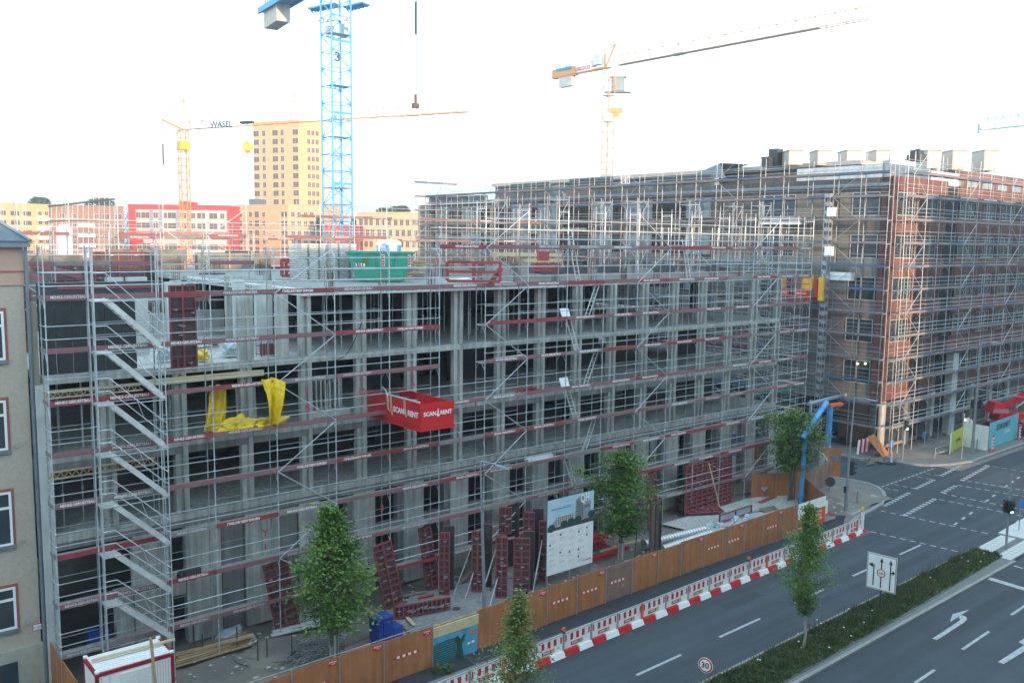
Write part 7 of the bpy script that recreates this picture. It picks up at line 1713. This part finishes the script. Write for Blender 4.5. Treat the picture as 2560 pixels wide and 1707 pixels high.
# distant crane jib behind it and at the right edge
q = B(); lattice(q, fp(1000, 292, 150), fp(1170, 281, 150), .7, 12, .05, .02, hgt=.9); q.tube(fp(725, 302, 150), fp(737, 231, 150), .08, 4); q.tube(fp(730, 302, 150), fp(738, 231, 150), .06, 4); q.tube(fp(1000, 292, 150), fp(760, 298, 150), .06, 4)
tag(q.build('luffing_jib', 'crane_yel'), 'thin pale crane jib and strut rising behind the golden tower', 'crane jib')
rc = empty('grey_crane', 'tip of a grey green crane jib entering at the right edge', 'tower crane')
q = B(); lattice(q, fp(2450, 326, 120), fp(2620, 308, 118), 1.2, 9, .07, .035, hgt=1.6); q.build('jib', 'grey_blue', rc); q = B(); a = fp(2458, 322, 120); q.obox(a, (.5, -.4, 0), (.3, .3, 0), (0, 0, .6)); q.build('end_weight', 'grey_blue', rc)
q = B(); lattice(q, fp(1563, 460, 85), fp(1563, 397, 85)+Vector((0, 0, 0)), .55, 7, .03, .015); tag(q.build('slim_lattice_mast', 'galv_white'), 'slim pale lattice mast on the brick building roof right of the yellow crane', 'mast')

# ================================================================== TREES
def tree(name, lab, base, H, r, trunk_h, prof, nleaf, leaf='leaf', bark='bark', lean=(0, 0), lsize=.11, trunk_r=.08, stems=1, spread=0., clump=26):
    base = Vector(base); t = empty(name, lab, 'tree', None, base); random.seed(hash(lab) % 1000 if False else int(H*97+r*13+base.x*7))
    q = B(); top = Vector((lean[0], lean[1], H*.97)); limbs = []
    for s in range(stems):
        o = Vector((random.gauss(0, spread), random.gauss(0, spread), 0)); pts = [o]
        for k in range(1, 9): f = k/8; pts.append(o*(1-f*.5)+Vector((top.x*f+random.gauss(0, .05), top.y*f+random.gauss(0, .05), H*.95*f)))
        for k in range(8): rr = trunk_r*(1-k/8)+.012; q.tube(pts[k], pts[k+1], rr, 7, trunk_r*(1-(k+1)/8)+.012, cap=False)
        limbs.append(pts)
    ph = [U(0, 6.3) for _ in range(4)]
    def lump(a, f): return 1+.20*math.sin(2*a+ph[0]+f*5)+.16*math.sin(3*a+ph[1]-f*11)+.12*math.sin(5*a+ph[2]+f*17)
    tips = []
    nb_ = int(40+nleaf/200)
    for i in range(nb_):
        h = trunk_h*.92+(H*.97-trunk_h*.92)*((i+R())/nb_); f = h/H; pts = random.choice(limbs); k = min(int(f*8), 7); o = pts[k].lerp(pts[k+1], f*8-k)
        rad = r*prof((h-trunk_h)/(H-trunk_h))*U(.55, 1.08); a = i*2.399+U(-.4, .4); rad *= lump(a, f); e = o+Vector((math.cos(a)*rad, math.sin(a)*rad, rad*U(.25, .75)))
        m = o.lerp(e, .5)+Vector((0, 0, -.04*rad)); q.tube(o, m, .024*(1-f*.6)+.006, 5, .014, cap=False); q.tube(m, e, .014, 4, .005, cap=False)
        for s in range(3): tips.append((o.lerp(e, U(.45, 1.0)), rad))
        tips.append((e, rad)); 
        if rad > .4: tips.append((o.lerp(e, U(.2, .5)), rad))
        for s in range(2): w = o.lerp(e, U(.4, .9)); e2 = w+Vector((U(-1, 1), U(-1, 1), U(.1, .9)))*rad*.4; q.tube(w, e2, .007, 3, .003, cap=False); tips.append((e2, rad))
    q.build('trunk', bark, t)
    q = B(); v, fa = q.v, q.f
    ncl = max(1, nleaf//clump)
    for i in range(ncl):
        c, rad = random.choice(tips); cs = min(.30, .09+rad*.15)
        c = c+Vector((random.gauss(0, cs*.6), random.gauss(0, cs*.6), random.gauss(0, cs*.5)))
        for j in range(clump):
            p = c+Vector((random.gauss(0, cs), random.gauss(0, cs), random.gauss(0, cs*.55))); s = lsize*U(.6, 1.25)
            d = Vector((U(-1, 1), U(-1, 1), U(-.6, .5))).normalized(); n_ = Vector((U(-.8, .8), U(-.8, .8), 1)).normalized(); w = d.cross(n_).normalized()*s*.42
            k = len(v); v += [tuple(p-d*s*.6), tuple(p+w), tuple(p+d*s*.6), tuple(p-w)]; fa.append((k, k+1, k+2, k+3)); q.m.append(0)
    q.build('crown', leaf, t); return t
cone = lambda f: max(.08, min(1.0, (f/.22)**.6 if f < .22 else 1.0-.95*((f-.22)/.78)**.95))
tree('street_tree', 'big dense green tree behind the left part of the brown fence', (17.85, 33.3, .25), 7.05, 1.95, 1.0, lambda f: (.6+2*f if f < .2 else 1.0 if f < .42 else 1.0-.62*(f-.42)/.22 if f < .64 else .38-.30*(f-.64)/.36), 14500, lsize=.125, trunk_r=.11)
tree('street_tree', 'middle green tree beside the white site board', (36.5, 33.75, .25), 6.6, 1.95, 1.5, lambda f: max(.1, min(1, .5+f*2.4) if f < .25 else (1.05-.55*(f-.25)/.45 if f < .7 else .78-.75*(f-.7)/.3)), 12500, lsize=.135, trunk_r=.12)
tree('street_tree', 'loose multi stemmed tree in front of the blue pipes at the far fence end', (54.4, 34.06, .25), 6.5, 1.9, 2.4, lambda f: .75+.35*math.sin(f*3.1) if f < .85 else .5, 9000, lsize=.15, stems=5, spread=.22, trunk_r=.06)
tree('street_tree', 'slim columnar tree with pale trunk standing in the planted median', (34.6, 20.76, .13), 7.35, .95, 2.0, lambda f: (.3+3*f if f < .23 else 1.0-.1*(f-.23) if f < .5 else .97-.6*(f-.5)/.25 if f < .75 else .37-.3*(f-.75)/.25), 12000, lsize=.085, bark='bark_pale', trunk_r=.055)
tree('street_tree', 'young light green tree cut off by the bottom edge in front of the barriers', (17.65, 20.75, .13), 7.5, 1.45, 1.6, lambda f: max(.06, 1.0-.97*max(0, (f-.35)/.65)**.8 if f > .35 else 1.0), 7500, leaf='leaf_light', lsize=.085, trunk_r=.055)
# tree stakes and planter boxes at the trunks
for (x, y), lab in (((17.85, 33.3), 'boarded protection box round the big tree trunk'), ((36.5, 33.75), 'boarded protection box round the middle tree trunk')):
    t = empty('trunk_guard', lab, 'tree guard', None, (x, y, .25))
    for k in range(10): a = k*math.pi/5; q = B(); q.obox((.19*math.cos(a), .19*math.sin(a), .5), (-.045*math.sin(a), .045*math.cos(a), 0), (.012*math.cos(a), .012*math.sin(a), 0), (0, 0, .5)); q.build('slat', 'pipe_cream' if k % 2 else 'grey_pole', t)
q = B(); q.tube((37.2, 33.3, .25), (38.9, 34.6, 2.6), .04, 5); tag(q.build('tree_stake', 'dark'), 'dark slanting stake right of the middle tree', 'stake')
# far trees
random.seed(5)
def far_tree(lab, px, pyt, d, w, h, conifer=False):
    p = fp(px, pyt, d); t = empty('far_tree', lab, 'tree', None, (p.x, p.y, 0)); q = B(); q.tube((0, 0, 0), (0, 0, p.z-h*.3), .3, 6, .15); q.build('trunk', 'bark', t); q = B()
    for _ in range(1500):
        f = R(); rr = w*(1-f*.9 if conifer else math.sin(math.acos(min(1, abs(f*1.8-.9)))))*math.sqrt(R()); a = U(0, 6.3); c = Vector((rr*math.cos(a), rr*math.sin(a), p.z-h+h*f)); s = .45
        d1 = Vector((U(-1, 1), U(-1, 1), U(-1, 1))).normalized()*s; d2 = Vector((U(-1, 1), U(-1, 1), U(-1, 1))).normalized()*s; q.poly([c-d1, c+d2, c+d1, c-d2])
    q.build('crown', 'leaf_far', t)
for px, pyt, d, w, h, cf, lab in ((100, 494, 330, 5, 10, 0, 'small dark tree above the roof between yellow and brown blocks'), (783, 526, 320, 5, 26, 1, 'dark conifer just right of the golden tower'), (806, 528, 325, 5, 26, 1, 'second dark conifer beside the blue crane mast'), (795, 545, 300, 6, 22, 1, 'broad dark conifer between the golden tower and blue mast'), (838, 545, 320, 7, 18, 1, 'dark conifer seen through the blue crane mast'), (884, 548, 330, 6, 20, 1, 'dark tree left of the yellow row block'),
        (968, 520, 300, 5, 7, 0, 'rounded tree above the yellow row block, left'), (990, 517, 305, 3, 7, 0, 'narrow tree above the yellow row block, middle'), (1006, 516, 305, 3, 7, 0, 'narrow tree above the yellow row block, right'), (250, 496, 330, 6, 8, 0, 'dark tree top above the brown block roof')): far_tree(lab, px, pyt, d, w, h, bool(cf))
# verge planting
random.seed(21)
q = B(); s_ = B(); fl = B()
def yl(x): return 21.55+.009*(x-25)
def yr(x): return 19.62+.012*(x-25)+(.25*max(0, (x-40)/14))
for _ in range(52000):
    x = 18+37*R()**1.15; v = R(); y0, y1 = yr(x)+.05, yl(x)+.12; y = y0+(y1-y0)*v
    clump_ = .5+.5*math.sin(x*1.7+math.sin(y*5)*1.5)+.3*math.sin(x*5.1+y*3); ed = min(1, 5*min(v, 1-v)+.25); h = (.16+.20*clump_)*ed*U(.3, 1.1); a = U(0, 6.28); w = U(.012, .035); ln = U(-.1, .1)
    p = Vector((x, y, .13)); d = Vector((math.cos(a)*w, math.sin(a)*w, 0)); tp = p+Vector((U(-.1, .1)+ln, U(-.1, .1), h)); k = len(q.v)
    q.v += [tuple(p-d), tuple(p+d), tuple(tp+d*.4), tuple(tp-d*.4)]; q.f.append((k, k+1, k+2, k+3)); q.m.append(0)
    if R() < .45:
        c = p.lerp(tp, U(.4, 1.05)); e = Vector((U(-1, 1), U(-1, 1), U(-.3, .4))).normalized()*U(.03, .07); g = Vector((U(-1, 1), U(-1, 1), U(-.3, .4))).normalized()*.03; k = len(q.v); q.v += [tuple(c-e), tuple(c+g), tuple(c+e), tuple(c-g)]; q.f.append((k, k+1, k+2, k+3)); q.m.append(0)
for _ in range(1800):
    x = U(18, 54); y = yr(x)+(yl(x)-yr(x))*R(); h = U(.35, .75); p = Vector((x, y, .13)); s_.tube(p, p+Vector((U(-.12, .12), U(-.12, .12), h)), .006, 3, cap=False)
for _ in range(28):
    x = 18+U(0, 36); y = yr(x)+(yl(x)-yr(x))*R(); c = Vector((x, y, .13+U(.25, .5))); fl.box(c.x-.03, c.y-.03, c.z, c.x+.03, c.y+.03, c.z+.03)
o = q.build('verge_plants', 'grass'); o['kind'] = 'stuff'; o = s_.build('dry_stalks', 'straw'); o['kind'] = 'stuff'; o = fl.build('white_blossoms', 'flower'); o['kind'] = 'stuff'
q = B()
for _ in range(2500):
    if R() < .6: x, y = U(5.5, 7.6), 37.0+U(-2.5, 1.2)
    else: px_ = U(1085, 1130); pp = zp(px_, U(1680, 1690)); x, y = pp.x, pp.y
    c = Vector((x, y, U(.1, .4))); d1 = Vector((U(-1, 1), U(-1, 1), U(-1, 1))).normalized()*.08; d2 = Vector((U(-1, 1), U(-1, 1), U(-1, 1))).normalized()*.06; q.poly([c-d1, c+d2, c+d1, c-d2])
o = q.build('weeds', 'grass'); o['kind'] = 'stuff'
# cables and hoses
random.seed(31)
for k, (pts, lab) in enumerate((([(2.0, 0), (14.5, 36.0, .33), (16, 35.0, .32), (18.3, 36.1, .33), (21, 35.4, .34), (23.5, 36.8, .4)], 'black site cable snaking over the ground behind the big tree'),
    ([(0, 0), (27.5, 34.5, .4), (29.3, 35.3, .38), (31, 34.4, .38), (33.2, 35.5, .38)], 'black site cable lying behind the white board'),
    ([(0, 0), (44.0, 34.0, .38), (46, 33.2, .38), (48.5, 34.4, .38), (51, 33.6, .38)], 'black hose on the pale yard near the fence'))):
    pts = [Vector(p) for p in pts[1:]]; cv = []
    for i in range(len(pts)-1):
        a, c = pts[i], pts[i+1]; 
        for t_ in range(6): f = t_/6; cv.append(a.lerp(c, f)+Vector((0, .18*math.sin(f*math.pi)*(-1)**i, 0)))
    q = B(); q.path(cv, .022, 5); tag(q.build('site_cable', 'black'), lab, 'cable')
q = B(); cv = []
a = yp(905, 805, 38.0); c = yp(838, 900, 37.9)
for t_ in range(13): f = t_/12; cv.append(a.lerp(c, f)+Vector((0, 0, -.5*math.sin(f*math.pi))))
q.path(cv, .02, 5); tag(q.build('hanging_cable', 'black'), 'thin black cable sagging from the top storey above the red platform', 'cable')
# road dirt: drain covers and tar patches
for x, y, w in ((30, 27.0, .45), (46, 27.2, .45), (38, 22.3, .4), (62, 25, .6), (67, 28, .6)):
    q = B(); q.box(x-w/2, y-.2, .0, x+w/2, y+.2, .006)
    for j in range(5): q.box(x-w/2+.04+j*w/5, y-.16, .0061, x-w/2+.08+j*w/5, y+.16, .012)
    tag(q.build('drain_cover', 'dark'), 'small dark drain cover set in the asphalt %.0f m along the kerb' % x if False else {30: 'dark drain cover at the barrier feet, nearest one', 46: 'dark drain cover at the barrier feet, further one', 38: 'dark drain cover beside the median planting', 62: 'dark cover in the middle of the junction, left one', 67: 'dark cover in the middle of the junction, right one'}[x], 'drain cover')
for x, y, w, h in ((36, 25.8, 3.2, .7), (47, 23.0, 5, .5), (63, 27.5, 4, 1.4), (43, 17.5, 6, .6)):
    sheet('asphalt_patch', [(x, y), (x+w, y+.05), (x+w*.97, y+h), (x+.05, y+h*.96)], .0025, 'asphalt_patch')
# scattered debris on the site ground
random.seed(8); q = B()
for _ in range(700):
    x = U(8.5, 57); y = U(30.6, 37.8); s = U(.02, .07); q.obox((x, y, .33), (s, s*U(-.3, .3), 0), (-s*.3, s*.7, 0), (0, 0, s*.4))
o = q.build('site_litter', 'concrete_light'); o['kind'] = 'stuff'

# give look-alikes that stand side by side a label of their own, counted from the left of the view
def px_of(o):
    bpy_m = o.location
    if o.type == 'MESH' and o.data.vertices and bpy_m.length < 1e-6:
        n_ = len(o.data.vertices); bpy_m = sum((v.co for v in o.data.vertices), Vector())/n_
    d = bpy_m-Vector((0, 0, CAMZ)); return (d.dot(RT))/max(.1, d.dot(FW))
for grp in ('loose boards between the formwork panels', 'plastic film heaps behind the fence', 'free standing props on the left storey', 'loose boards on the open left storey', 'steel stakes around the stored timber', 'white pallets above the hoist', 'scattered sheets on the roof', 'steel props in the left end bays', 'short boards near the wheelbarrow'):
    mem = sorted((o for o in bpy.data.objects if o.get('group') == grp and o.parent is None), key=px_of)
    for i, o in enumerate(mem):
        if i < 20: o['label'] = o['label']+', %s from the left' % ORD[i]
for o in bpy.data.objects:     # boards without a group shared by kind
    if o.get('label') == 'loose board on the open left storey slab' and o.get('group') is None: o['group'] = 'loose boards on the open left storey'
